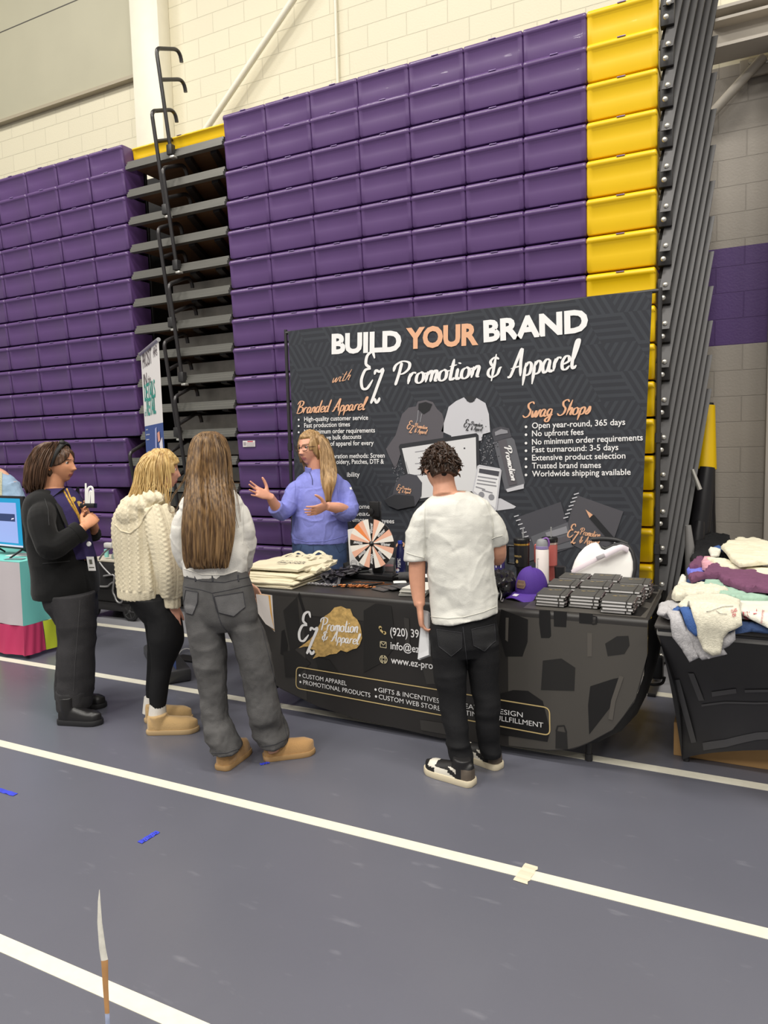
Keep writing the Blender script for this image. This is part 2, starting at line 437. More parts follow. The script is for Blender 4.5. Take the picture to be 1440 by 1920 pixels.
for k in range(18):
    zt = ZT - RISE * k
    if k == 0: zt0 = 4.45
    else: zt0 = zt
    base = V(-4.6, Y0, zt)
    lab = 'folded bleacher row, %s of the purple rows counted from above' % ORD[k] if k else 'folded bleacher row on top, yellow across the aisle'
    t = thing('bleacher_row', base, lab, 'bleacher', group='folded purple bleacher rows')
    dz = zt0 - zt; dy = .10 if k == 0 else 0.0
    for i in range(7): child(ME_P, 'seat_module', t, (-3.845 + .44 * i - base[0] + .002, dy * 0, dz))
    child(ME_Y, 'yellow_seat_module', t, (-.757 - base[0], 0, dz), 'yellow end seat')
    lx = -5.245 if k < 11 else (-5.42 if k < 13 else -5.62)
    for i in range(7): child(ME_P, 'seat_module', t, (lx - .225 - .452 * i - base[0], 0, dz))
    if k == 0: child(ME_YA, 'yellow_seat_module', t, (-4.655 - base[0], .12, -.0385), 'yellow seat across the aisle').scale = (1, 1, .62)
    # aisle deck: stepped nosing and plywood underside
    mb = MB(); zn = zt - .200
    xa, xb = lx + .02, -4.085
    pr_ = [(5.27, -.0), (5.24, -.0), (5.24, -.022), (5.225, -.026), (5.225, -.044), (5.212, -.048), (5.212, -.078), (5.27, -.080)]
    vs = [(x, y, zn + z) for x in (xa, xb) for y, z in pr_]; n_ = len(pr_)
    mb.add(vs, [(j, (j + 1) % n_, n_ + (j + 1) % n_, n_ + j) for j in range(n_)] + [tuple(range(n_)), tuple(range(n_, 2 * n_))[::-1]])
    mb.build('aisle_nosing', M_NOSE, t, 20)
    MB().box(((xa + xb) / 2, 5.66, zn - .02), (xb - xa, .80, .036)).build('aisle_deck', M_PLY, t, 0)
    mb = MB()
    for xx in (-4.25, -4.55): mb.add([(xx + s_ * .035 + q, y, zn - .04 - h) for y, q in ((5.3, 0), (6.0, -.35)) for h in (0, .05) for s_ in (-1, 1)], [(0, 1, 3, 2), (4, 5, 7, 6), (0, 1, 5, 4), (2, 3, 7, 6), (0, 2, 6, 4), (1, 3, 7, 5)])
    mb.build('deck_brace', M_DK, t, 0)
    if k > 4: MB().box(((xa + xb) / 2 + .12, 5.50, zn + .075), (xb - xa - .26, .012, .13)).build('riser_panel', M_GALV, t, 0)
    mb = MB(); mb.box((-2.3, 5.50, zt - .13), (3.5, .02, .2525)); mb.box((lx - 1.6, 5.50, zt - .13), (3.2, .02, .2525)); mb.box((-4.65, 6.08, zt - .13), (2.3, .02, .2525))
    mb.build('shade_backing', M_VOID, t, 0)  # added dark sheets, shade painted behind the seats and the aisle
    # end support bar with bracket and two bolts
    s_ = bar_s + V(0, 0, zt - zref); e_ = bar_e + V(0, 0, zt - zref)
    if e_[2] > 5.0: e_ = s_ + (e_ - s_) * ((5.0 - s_[2]) / (e_[2] - s_[2]))
    if s_[2] < e_[2] - .05:
        w_ = .033; P8 = [p + V(dx, dy_, 0) for p in (s_ + (s_ - e_) * .02, e_) for dx, dy_ in ((-w_, 0), (w_, 0), (w_, .012), (-w_, .012))]
        mb = MB().add(P8, [(0, 3, 2, 1), (4, 5, 6, 7), (0, 1, 5, 4), (1, 2, 6, 5), (2, 3, 7, 6), (3, 0, 4, 7)])
        mb.build('support_bar', M_BAR, t, 0)
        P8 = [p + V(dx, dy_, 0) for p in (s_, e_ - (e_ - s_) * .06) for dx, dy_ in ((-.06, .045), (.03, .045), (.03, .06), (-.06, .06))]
        MB().add(P8, [(0, 3, 2, 1), (4, 5, 6, 7), (0, 1, 5, 4), (1, 2, 6, 5), (2, 3, 7, 6), (3, 0, 4, 7)]).build('bar_gap_shade', M_VOID, t, 0)  # added dark slab, paints the shade in the gaps between bars
    MB().box((-.478, 5.27, zt - .165), (.085, .06, .17), bev=.006).build('bracket', M_DK, t)
    for px, py in ((1251, 236), (1246, 262)):
        c = atY(px, py, 5.21) + V(0, 0, zt - zref)
        MB().lathe([(.017, 0), (.017, .006), (.013, .012), (.006, .015), (.001, .016)], c, 14, axis=(.35, -.93, 0)).build('bolt', M_BOLT, t)

# aisle handrails
M_RAIL = mat('black_powder_coated_tube', '333132', .33, metal=.3, coat=.2)
XA, XB = -4.65, atY(287, 205, 5.1)[0]
def handrail(x, zb, label):
    t = thing('handrail', (x, 5.19, zb), label, 'handrail', group='aisle handrails')
    top = V(x - .01, 5.09, zb + .84); b0 = V(x, 5.20, zb)
    d = nrm((0, .3, .13)); L_ = .30
    post_dir = nrm(top - b0)
    MB().tube([b0, top - post_dir * .05] + arc(top - post_dir * .05, top, top + d * .05, 6) + [top + d * L_ * .72] +
              arc(top + d * L_ * .8, top + d * (L_ + .04), top + d * (L_ + .04) + V(0, .01, -.11), 8), .0175, 12).build('post', M_RAIL, t, 60)
    m2 = top - post_dir * .25
    MB().tube([m2, m2 + d * L_ * .72] + arc(m2 + d * L_ * .8, m2 + d * (L_ + .04), m2 + d * (L_ + .04) + V(0, .01, -.11), 8), .0175, 12).build('hook', M_RAIL, t, 60)
    mb = MB().box(b0 + V(0, 0, .02), (.06, .055, .09), bev=.006); mb.box(b0 + V(.03, -.005, -.05), (.05, .05, .02), mi=1, bev=.004)
    mb.build('clamp', [M_DK, M_BOLT], t)
for j in range(8):
    handrail(XA if j % 2 == 0 else XB, 4.25 - .505 * j, 'black tube handrail in the bleacher aisle, %s of the rails counted from above' % ORD[j])
handrail(-5.25, .72, 'low black handrail at the left edge of the bleacher aisle')
# warning sticker on a seat front
def sticker():
    k = 11; zt = ZT - RISE * k
    c = atY(465, 832, Y0 - .001)
    mb = MB(); mb.box((c[0], Y0 + .013, c[2]), (.135, .002, .055)); mb.box((c[0] + .015, Y0 + .0115, c[2] + .019), (.06, .001, .01), mi=1)
    for i in range(4): mb.box((c[0] + .018, Y0 + .0115, c[2] + .006 - i * .009), (.085, .001, .003), mi=2)
    mb.box((c[0] - .045, Y0 + .0115, c[2]), (.028, .001, .03), mi=2)
    return mb
tag(sticker().build('warning_sticker', [mat('sticker_white', 'd9d2d2', .5), mat('sticker_red', 'c05060', .5), mat('sticker_print', '9c9599', .5)], None, 0),
    'small white warning sticker on a purple seat front beside the backdrop', 'sticker')
# ------------------------------------------------------------------ brush-script lettering (stroke glyphs)
GL = {
 'P': ([[(.28,.95),(.24,.5),(.16,0)],[(0,.6),(.05,.86),(.3,1),(.58,.9),(.6,.66),(.42,.48),(.22,.46)]],.6),
 'r': ([[(.07,0),(.09,.45)],[(.09,.28),(.2,.46),(.33,.43)]],.33),
 'o': ([[(.2,.45),(.06,.35),(.05,.1),(.17,0),(.3,.1),(.3,.35),(.2,.45),(.32,.38),(.42,.4)]],.38),
 'm': ([[(.05,0),(.07,.45)],[(.07,.28),(.18,.46),(.25,.38),(.23,0)],[(.24,.28),(.35,.46),(.43,.38),(.41,.06),(.5,.02)]],.5),
 't': ([[(.13,.85),(.1,.1),(.17,0),(.26,.08)],[(0,.55),(.27,.6)]],.27),
 'i': ([[(.06,.45),(.06,.08),(.12,0),(.19,.07)],[(.09,.62),(.1,.68)]],.19),
 'n': ([[(.05,0),(.07,.45)],[(.07,.28),(.19,.46),(.27,.38),(.25,.06),(.34,.02)]],.34),
 '&': ([[(.45,.75),(.28,.86),(.12,.72),(.2,.52),(.32,.48)],[(.32,.48),(.1,.4),(.05,.18),(.2,.02),(.42,.12),(.5,.35),(.58,.4)],[(.33,.99),(.2,-.14)]],.64),
 'A': ([[(-.02,.05),(.1,.05),(.3,.6),(.46,1.0),(.46,.5),(.5,0)],[(.08,.32),(.5,.38)]],.58),
 'p': ([[(.09,.46),(.05,-.36)],[(.07,.28),(.2,.46),(.32,.35),(.28,.06),(.12,0),(.07,.1)]],.37),
 'a': ([[(.3,.42),(.15,.46),(.04,.25),(.1,0),(.24,.1),(.3,.44)],[(.3,.44),(.28,.1),(.36,0),(.42,.06)]],.4),
 'e': ([[(.04,.18),(.28,.28),(.28,.43),(.16,.47),(.05,.3),(.07,.06),(.2,0),(.34,.12)]],.34),
 'l': ([[(.04,.12),(.22,.7),(.25,.98),(.15,.9),(.08,.2),(.14,0),(.25,.1)]],.24),
 'w': ([[(.02,.42),(.06,.05),(.14,.02),(.24,.4),(.26,.05),(.34,.02),(.44,.42),(.52,.4)]],.5),
 'h': ([[(.04,0),(.16,.97)],[(.07,.25),(.2,.46),(.27,.38),(.25,.06),(.34,.02)]],.34),
 'B': ([[(.25,.95),(.13,0)],[(.02,.72),(.2,1),(.5,.92),(.46,.65),(.25,.52),(.52,.45),(.54,.15),(.3,0),(.05,.06)]],.6),
 'd': ([[(.28,.42),(.13,.46),(.04,.22),(.1,0),(.24,.1),(.3,.4)],[(.4,.98),(.29,.1),(.38,.02)]],.42),
 'S': ([[(.56,.84),(.42,1),(.22,.88),(.26,.65),(.44,.42),(.4,.12),(.2,0),(.02,.15)]],.56),
 'g': ([[(.28,.42),(.14,.46),(.05,.25),(.12,.04),(.26,.15)],[(.3,.45),(.25,-.25),(.12,-.36),(.02,-.22),(.2,-.02),(.4,.1)]],.38),
 's': ([[(.02,.05),(.15,.3),(.2,.47),(.25,.2),(.14,0),(.03,.06)]],.28),
 ' ': ([], .26),
 'Z': ([[(.55,.80),(.42,.98),(.2,.9),(.16,.68),(.36,.55),(.14,.5),(0,.25),(.08,.02),(.3,0),(.54,.22)],
        [(.58,.36),(.66,.46),(.82,.42),(.98,.46),(.78,.05),(.58,-.34),(.5,-.42)],[(.5,-.42),(.66,-.32),(.8,-.42),(.94,-.3)]], 1.05),   # the joined two-letter mark
}
def script(txt, th=.085, slant=.28):
    vs = []; fs = []; x0 = 0.0
    for ch in txt:
        st, adv = GL[ch]
        for s in st:
            p = crom(s, max(6, 5 * len(s))) if len(s) > 2 else np.array([np.array(s[0]) + (np.array(s[1]) - np.array(s[0])) * t for t in np.linspace(0, 1, 4)])
            p = p + V(x0, 0); p[:, 0] += slant * p[:, 1]
            d = np.gradient(p, axis=0); d /= np.linalg.norm(d, axis=1)[:, None] + 1e-9
            w = th * (.55 + .65 * np.abs(d[:, 1]) ** 1.5) * .5
            tt = np.linspace(0, 1, len(p)); w = w * np.clip(np.minimum(tt, 1 - tt) * 8 + .35, 0, 1)
            nn = np.stack([-d[:, 1], d[:, 0]], 1)
            k = len(vs); a = p + nn * w[:, None]; b = p - nn * w[:, None]
            for i in range(len(p)): vs += [a[i], b[i]]
            fs += [(k + 2 * i, k + 2 * i + 1, k + 2 * i + 3, k + 2 * i + 2) for i in range(len(p) - 1)]
        x0 += adv
    return np.array(vs), fs
def put_script(mb, txt, fn, p0, p1, h=None, th=.085, mi=0, slant=.28):
    """from baseline start p0 to end p1 (plane coordinates); h = capital height"""
    v, f = script(txt, th, slant); p0 = np.array(p0, float); p1 = np.array(p1, float)
    L_ = np.linalg.norm(p1 - p0); ex = (p1 - p0) / L_; ey = V(-ex[1], ex[0])
    sx = L_ / (v[:, 0].max() - min(v[:, 0].min(), 0)); sy = h or sx
    q = p0 + np.outer(v[:, 0] * sx, ex) + np.outer(v[:, 1] * sy, ey)
    nn = np.cross(fn(np.array([[.01, 0.]]))[0] - fn(np.array([[0., 0.]]))[0], fn(np.array([[0., .01]]))[0] - fn(np.array([[0., 0.]]))[0]); nn = nrm(nn)
    mb.add(fn(q) + np.outer(np.arange(len(q)) * 3e-6, nn), f, mi)
def put_line(mb, txt, fn, p0, p1, h, bold=0.0, mi=0, shear=0.0):
    p0 = np.array(p0, float); p1 = np.array(p1, float); d = p1 - p0
    put_text(mb, txt, fn, p0[0], p0[1], size=h / .727, width=np.linalg.norm(d), bold=bold, shear=shear, mi=mi, rot=0) if abs(d[1]) < 1e-6 else \
        put_text(mb, txt, lambda q: fn((q - p0) @ np.array([[d[0], d[1]], [-d[1], d[0]]]) / np.linalg.norm(d) + p0), p0[0], p0[1], size=h / .727, width=np.linalg.norm(d), bold=bold, mi=mi, shear=shear)
def strip(mb, pts, w, fn, mi=0, closed=False):
    """flat line of width w through plane points"""
    p = np.array(pts, float)
    if closed: p = np.vstack([p, p[:1]])
    d = np.gradient(p, axis=0); d /= np.linalg.norm(d, axis=1)[:, None] + 1e-9
    n_ = np.stack([-d[:, 1], d[:, 0]], 1) * w / 2
    a, b = p + n_, p - n_; k = len(p); q = np.empty((2 * k, 2)); q[0::2] = a; q[1::2] = b
    mb.add(fn(q), [(2 * i, 2 * i + 1, 2 * i + 3, 2 * i + 2) for i in range(k - 1)], mi)
def disc(mb, c, r, fn, mi=0, n=10):
    mb.add(fn(np.array([(c[0] + r * cos(2 * pi * j / n), c[1] + r * sin(2 * pi * j / n)) for j in range(n)])), [tuple(range(n))], mi)
def poly(mb, pts, fn, mi=0): mb.add(fn(np.array(pts, float)), [tuple(range(len(pts)))], mi)

# ------------------------------------------------------------------ backdrop banner on its stand
YB = 4.75
def bplane(off):
    return lambda q: np.stack([q[:, 0], np.full(len(q), YB - off), q[:, 1]], 1)
def bp_(x, y):      # point of the photograph's backdrop (detail coordinates) -> plane coordinates
    w = atY(530 + .493 * x, 540 + .493 * y, YB); return (w[0], w[2])
def BP(*pts): return [bp_(*p) for p in pts]

def backdrop_material():
    m = bpy.data.materials.new('backdrop_fabric'); m.use_nodes = True
    nt, b, N, L = node_chain(m)
    tc = N('ShaderNodeTexCoord')
    def M(op, a, c=None, d=None):
        n = N('ShaderNodeMath'); n.operation = op
        for i, x in enumerate((a, c, d)):
            if x is None: continue
            if isinstance(x, (int, float)): n.inputs[i].default_value = x
            else: L(x, n.inputs[i])
        return n.outputs[0]
    sp = N('ShaderNodeSeparateXYZ'); L(tc.outputs['Object'], sp.inputs[0])
    S = 5.5
    pr = []
    for a in (90, 210, 330):
        pr.append(M('ADD', M('MULTIPLY', sp.outputs['X'], cos(radians(a)) * S), M('ADD', M('MULTIPLY', sp.outputs['Z'], sin(radians(a)) * S), 40.0)))
    idx = M('MODULO', M('ADD', M('SUBTRACT', M('FLOOR', pr[0]), M('FLOOR', pr[1])), 300.0), 3.0)
    st = [M('GREATER_THAN', M('FRACT', M('MULTIPLY', p, 4.0)), .55) for p in pr]
    w0 = M('LESS_THAN', idx, .5); w2 = M('GREATER_THAN', idx, 1.5); w1 = M('SUBTRACT', 1.0, M('ADD', w0, w2))
    s = M('ADD', M('ADD', M('MULTIPLY', w0, st[0]), M('MULTIPLY', w1, st[1])), M('MULTIPLY', w2, st[2]))
    x = N('ShaderNodeMix'); x.data_type = 'RGBA'; L(s, x.inputs[0])
    x.inputs[6].default_value = (*hexc('33353b'), 1); x.inputs[7].default_value = (*hexc('3c3f45'), 1)
    L(x.outputs[2], b.inputs['Base Color']); b.inputs['Roughness'].default_value = .75; b.inputs['Specular IOR Level'].default_value = .25
    n = N('ShaderNodeTexNoise'); n.inputs['Scale'].default_value = 2.2; n.inputs['Detail'].default_value = 3
    mp = N('ShaderNodeMapping'); mp.inputs['Scale'].default_value = (2.5, 1, .35); L(tc.outputs['Object'], mp.inputs[0]); L(mp.outputs[0], n.inputs['Vector'])
    bp = N('ShaderNodeBump'); bp.inputs['Strength'].default_value = .35; bp.inputs['Distance'].default_value = .05; L(n.outputs['Fac'], bp.inputs['Height']); L(bp.outputs[0], b.inputs['Normal'])
    return m
P_WHITE = mat('print_white', 'e9e8e8', .7); P_PEACH = mat('print_peach', 'dfab88', .7)
P_GREYS = [mat('print_grey_%d' % i, c, .75) for i, c in enumerate(('57545a', '2b2c31', 'c4c4ca', '8a8a90', '46464d', '1c1d21', 'a9a9ae', '5f6066'))]
tl, tr = atY(540, 622, YB), atY(1223, 545, YB); br = atY(1199, 1040, YB); blx = atY(549, 800, YB)[0]
t = thing('backdrop_banner', (-1.85, YB, 0), 'wide dark grey fabric backdrop on a black pole stand behind the vendor table', 'backdrop')
mb = MB()
nx, nz = 30, 24; vs = []
for i in range(nx + 1):
    for j in range(nz + 1):
        u, w = i / nx, j / nz
        zt_ = tl[2] + (tr[2] - tl[2]) * u + .006 * sin(u * 23); zb_ = .30
        xl = tl[0] + (blx + .01 - tl[0]) * w; xr = tr[0] + (br[0] - tr[0]) * w * 1.25
        vs.append((xl + (xr - xl) * u, YB + .002 * sin(u * 31 + w * 5), zt_ + (zb_ - zt_) * w))
k = len(vs); fs = [(i * (nz + 1) + j, (i + 1) * (nz + 1) + j, (i + 1) * (nz + 1) + j + 1, i * (nz + 1) + j + 1) for i in range(nx) for j in range(nz)]
vb = np.array(vs) + V(0, .004, 0); fb = [tuple(q + k for q in f[::-1]) for f in fs]
rim = [(i * (nz + 1) + j) for i, j in [(i, 0) for i in range(nx)] + [(nx, j) for j in range(nz)] + [(i, nz) for i in range(nx, 0, -1)] + [(0, j) for j in range(nz, 0, -1)]]
fr = [(rim[i], rim[(i + 1) % len(rim)], rim[(i + 1) % len(rim)] + k, rim[i] + k) for i in range(len(rim))]
mb.add(np.vstack([vs, vb]), fs + fb + fr)
fabric = mb.build('banner_fabric', backdrop_material(), t, 60)
xl_, xr_ = tl[0] - .035, atY(1237, 545, YB)[0]
for x in (xl_, xr_):
    mb = MB(); mb.tube([V(x, YB + .02, .03), V(x, YB + .02, tl[2] + .02)], .014, 10)
    for z in (.85, 1.55): mb.tube([V(x, YB + .02, z), V(x, YB + .02, z + .06)], .02, 10)
    mb.build('pole', M_DK, t)
    MB().box((x, YB + .02, .012), (.05, .5, .024), bev=.006).build('foot', M_DK, t)
MB().tube([V(xl_, YB + .02, tl[2] - .005), V(xr_, YB + .02, tr[2] + .0)], .013, 10).build('crossbar', M_DK, t)

f1, f2, f3 = bplane(.004), bplane(.006), bplane(.008)
mb = MB()
hb = lambda a, b: abs(bp_(*a)[1] - bp_(*b)[1])
put_line(mb, 'BUILD', f1, bp_(187, 248), bp_(452, 237), hb((187, 248), (187, 175)), .045)
put_line(mb, 'YOUR', f1, bp_(470, 229), bp_(745, 212), hb((470, 229), (470, 153)), .045, mi=1)
put_line(mb, 'BRAND', f1, bp_(765, 203), bp_(1162, 162), hb((765, 203), (765, 124)), .045)
mb.build('headline', [P_WHITE, P_PEACH], fabric, 0)
mb = MB()
put_script(mb, 'with', f1, bp_(187, 360), bp_(268, 348), hb((187, 360), (187, 320)), .06, 1, .45)
mb.build('script_lettering', [P_WHITE, P_PEACH], fabric, 0)
mb = MB()
put_script(mb, 'Z', f1, bp_(298, 384), bp_(394, 374), hb((300, 385), (300, 248)), .115, 0, .22)
put_script(mb, 'Promotion', f1, bp_(414, 372), bp_(756, 338), hb((420, 372), (420, 284)), .105, 0, .2)
put_script(mb, '&', f1, bp_(776, 345), bp_(838, 335), hb((420, 372), (420, 290)), .10, 0, .15)
put_script(mb, 'Apparel', f1, bp_(857, 342), bp_(1145, 300), hb((857, 342), (857, 240)), .105, 0, .2)
mb.build('script_lettering', [P_WHITE, P_PEACH], fabric, 0)
mb = MB()
put_script(mb, 'Branded Apparel', f1, bp_(50, 478), bp_(330, 462), hb((50, 478), (50, 432)), .11, 1)
mb.build('script_lettering', [P_WHITE, P_PEACH], fabric, 0)
mb = MB()
put_script(mb, 'Swag Shops', f1, bp_(910, 493), bp_(1175, 478), hb((910, 493), (910, 436)), .11, 1)
mb.build('script_lettering', [P_WHITE, P_PEACH], fabric, 0)
mb = MB()
put_script(mb, 'Pr', f1, bp_(428, 1010), bp_(475, 1008), hb((428, 1010), (428, 968)), .11, 1)
mb.build('script_lettering', [P_WHITE, P_PEACH], fabric, 0)
mb = MB()
hR = .040; hL = .036
for y0, x1, y1, s in ((534, 1303, 520, 'Open year-round, 365 days'), (564, 1145, 558, 'No upfront fees'), (596, 1370, 579, 'No minimum order requirements'), (625, 1277, 616, 'Fast turnaround: 3-5 days'), (656, 1304, 648, 'Extensive product selection'), (686, 1211, 684, 'Trusted brand names'), (717, 1324, 710, 'Worldwide shipping available')):
    mb = MB(); put_line(mb, s, f1, bp_(949, y0), bp_(x1, y1), hR, .012); c = bp_(926, y0 - 6); disc(mb, c, .009, f1); mb.build('bullet_line', [P_WHITE], fabric, 0)
for x0, y0, x1, y1, s, b in ((83, 507, 326, 501, 'High-quality customer service', 1), (83, 531, 257, 526, 'Fast production times', 1), (83, 555, 352, 549, 'No minimum order requirements', 1), (168, 577, 300, 573, 've bulk discounts', 0), (182, 600, 347, 597, 'of apparel for every', 0),
                         (192, 648, 389, 645, 'oration methods: Screen', 0), (205, 669, 386, 668, 'oidery, Patches, DTF &', 0), (246, 718, 294, 717, 'ibility', 0), (283, 839, 350, 839, 'tomers', 0), (283, 866, 345, 866, 'leads', 0), (232, 887, 425, 895, 'ur remote employees', 0), (460, 1053, 520, 1056, 'Trade', 1)):
    mb = MB(); put_line(mb, s, f1, bp_(x0, y0), bp_(x1, y1), hL, .012)
    if b: disc(mb, bp_(x0 - 21, y0 - 6), .008, f1)
    mb.build('bullet_line', [P_WHITE], fabric, 0)
def print_part(name, items, mats): 
    mb = MB()
    for pts, mi, lay in items: poly(mb, BP(*pts), (f1, f2, f3)[lay], mi)
    return mb
def logo(mb, x, y, w, slope, mi, fn, thick=.13):
    """small two-line mark starting at detail point (x,y) of width w"""
    put_script(mb, 'Z', fn, bp_(x, y), bp_(x + w * .36, y + slope * .36), hb((x, y), (x, y - w * .42)), thick, mi, .2)
    put_script(mb, 'Promotion', fn, bp_(x + w * .36, y - w * .12 + slope * .36), bp_(x + w, y - w * .12 + slope), hb((x, y), (x, y - w * .22)), thick, mi, .2)
    put_script(mb, '& Apparel', fn, bp_(x + w * .36, y + w * .12 + slope * .36), bp_(x + w, y + w * .12 + slope), hb((x, y), (x, y - w * .22)), thick, mi, .2)
mb = print_part('', [([(515, 432), (545, 426), (572, 434), (588, 460), (607, 478), (614, 500), (611, 585), (455, 615), (430, 690), (405, 640), (394, 612), (430, 560), (455, 480), (480, 455), (508, 450)], 0, 0), ([(518, 440), (545, 433), (570, 442), (560, 465), (537, 480), (517, 462)], 1, 1)], 0)
strip(mb, BP((517, 465), (514, 500), (506, 520)), .006, f2, 2); strip(mb, BP((530, 478), (524, 510)), .006, f2, 2)
logo(mb, 474, 535, 78, 12, 3, f3); mb.build('printed_hoodie', [P_GREYS[0], P_GREYS[5], P_GREYS[3], P_PEACH], fabric, 0)
mb = print_part('', [([(690, 416), (705, 432), (722, 436), (738, 418), (772, 438), (785, 480), (790, 548), (762, 556), (757, 580), (640, 590), (642, 562), (604, 545), (618, 500), (632, 452), (660, 430)], 0, 0), ([(694, 414), (715, 409), (736, 416), (730, 430), (714, 436), (702, 430)], 1, 1)], 0)
logo(mb, 690, 528, 72, 8, 2, f3); mb.build('printed_tshirt', [P_GREYS[2], P_GREYS[1], P_GREYS[5]], fabric, 0)
mb = print_part('', [([(443, 603), (448, 594), (738, 552), (746, 560), (752, 700), (745, 790), (520, 812), (470, 720)], 0, 1), ([(455, 610), (736, 567), (740, 770), (525, 800), (480, 715)], 1, 2), ([(700, 800), (830, 800), (888, 831), (880, 838), (700, 862)], 2, 0)], 0)
fl = bplane(.0085)
for i in range(5): strip(mb, BP((505 + 12 * (i % 2), 630 + 22 * i - 6), (560 + 30 * (i % 3), 622 + 22 * i - 6)), .006, fl, 3)
strip(mb, BP((470, 660), (485, 715)), .004, fl, 3); strip(mb, BP((690, 610), (696, 609)), .01, fl, 0)
mb.build('printed_laptop', [P_GREYS[1], mat('print_paper_white', 'd3d3d5', .75), P_GREYS[2], P_GREYS[3]], fabric, 0)
g1 = bplane(.0095); g2 = bplane(.011)
mb = MB(); poly(mb, BP((742, 676), (750, 672), (828, 686), (834, 694), (816, 842), (806, 852), (722, 775)), g1, 0); poly(mb, BP((748, 682), (828, 693), (811, 838), (728, 772)), g2, 1)
g3 = bplane(.012)
poly(mb, BP((750, 686), (826, 697), (823, 716), (748, 702)), g3, 2)
for i, (x0, x1) in enumerate(((744, 818), (742, 812), (740, 815), (736, 772), (760, 800))): strip(mb, BP((x0, 716 + 13 * i), (x1, 727 + 13 * i)), .008, g3, 3)
for c in ((758, 786), (796, 795)): disc(mb, bp_(*c), .022, g3, 3)
mb.build('printed_phone', [P_GREYS[2], mat('print_screen_white', 'e0e0e2', .75), P_GREYS[4], P_GREYS[3]], fabric, 0)
mb = MB(); poly(mb, BP((803, 585), (838, 572), (872, 568), (882, 578), (922, 740), (916, 762), (856, 776), (846, 768)), f1, 0)
poly(mb, BP((820, 582), (850, 574), (893, 745), (862, 752)), f2, 1)
poly(mb, BP((797, 556), (800, 536), (830, 527), (862, 534), (872, 566), (838, 574), (806, 584)), f2, 2); poly(mb, BP((808, 548), (832, 536), (856, 542), (858, 552), (830, 556), (810, 562)), f3, 3)
poly(mb, BP((850, 765), (918, 745), (918, 762), (856, 776)), f2, 4)
q0, q1 = bp_(842, 600), bp_(872, 735); put_script(mb, 'Promotion', f3, q0, q1, .05, .13, 5, .2)
mb.build('printed_bottle', [P_GREYS[7], P_GREYS[0], P_GREYS[4], P_GREYS[3], P_GREYS[2], P_WHITE], fabric, 0)
mb = MB(); c1_, c2_ = bplane(.010), bplane(.0125)
poly(mb, BP((388, 806), (420, 785), (430, 745), (450, 716), (482, 706), (512, 712), (532, 740), (530, 790), (505, 830), (440, 842), (405, 828)), c1_, 0)
poly(mb, BP((388, 806), (430, 785), (500, 790), (505, 828), (440, 842), (405, 828)), c2_, 1)
logo(mb, 436, 768, 55, 8, 2, c2_); mb.build('printed_cap', [P_GREYS[4], P_GREYS[1], P_PEACH], fabric, 0)
mb = MB()
poly(mb, BP((893, 872), (1058, 813), (1108, 985), (935, 1040)), f1, 0); poly(mb, BP((1105, 815), (1120, 788), (1296, 850), (1250, 985), (1180, 1015), (1070, 960)), f1, 1)
poly(mb, BP((945, 945), (1085, 890), (1102, 985), (965, 1012)), f2, 2); poly(mb, BP((1000, 930), (1080, 905), (1086, 930), (1008, 952)), f3, 3); poly(mb, BP((960, 975), (1088, 940), (1094, 960), (970, 1000)), f3, 4)
for i in range(7):
    for (xa, ya, xb, yb) in ((890, 866, 935, 960), (1118, 782, 1078, 872)):
        u = i / 6; c = bp_(xa + (xb - xa) * u, ya + (yb - ya) * u); strip(mb, [(c[0] - .016, c[1] - .006), (c[0] + .016, c[1] + .004)], .007, f3, 5)
logo(mb, 1083, 945, 125, 20, 6, f3, .12)
strip(mb, BP((1176, 868), (1262, 966)), .036, f3, 7); poly(mb, BP((1153, 842), (1180, 862), (1168, 874)), f3, 6); strip(mb, BP((1262, 966), (1278, 978)), .014, f3, 5)
mb.build('printed_notebooks', [P_GREYS[4], mat('print_grey_9', '4d4c52', .75), P_GREYS[7], P_GREYS[3], P_GREYS[0], P_GREYS[2], P_PEACH, P_GREYS[5]], fabric, 0)
random.seed(5); mb = MB()
for i in range(90):
    x = random.gauss(778, 16); y = random.gauss(610, 34)
    disc(mb, bp_(x, y), random.uniform(.002, .005), f1, 0, 5)
for i in range(40): disc(mb, bp_(random.gauss(440, 14), random.gauss(700, 20)), random.uniform(.002, .004), f1, 0, 5)
mb.build('printed_sparkles', [P_GREYS[3]], fabric, 0)

# ------------------------------------------------------------------ vendor table and its printed cloth
TZ = .750; TXL, TXR, TYF, TYB = -2.80, -.362, 3.39, 4.13
t = thing('folding_table', ((TXL + TXR) / 2, 3.76, 0), 'long folding table hidden under the dark printed cloth', 'table')
MB().box(((TXL + TXR) / 2, 3.76, TZ - .025), (TXR - TXL - .02, TYB - TYF - .03, .042), bev=.01).build('tabletop', mat('table_plastic', '8a8884', .5), t)
for x in (TXR - .28, TXL + .28):
    for y in (3.487, 3.98):
        mb = MB(); mb.tube([V(x, y, 0.0), V(x, y, TZ - .045)], .0145, 10); mb.tube([V(x, y, 0), V(x, y, .035)], .019, 10); mb.build('leg', M_DK, t)
    MB().tube([V(x, 3.487, .12), V(x, 3.98, .12)], .0125, 10).build('leg_crossbar', M_DK, t)
zbx = np.array([(-2.80, .50), (-2.72, .36), (-2.6, .26), (-2.4, .16), (-2.15, .09), (-1.9, .055), (-1.4, .028), (-1.06, .043), (-.81, .058), (-.70, .085), (-.63, .125), (-.51, .214), (-.42, .357), (-.375, .50), (TXR, .60)])
M_CLOTH = mat('black_printed_cloth', '2d2b2a', .42, spec=.4, bump=(5, .25, (1, 1, .4)))
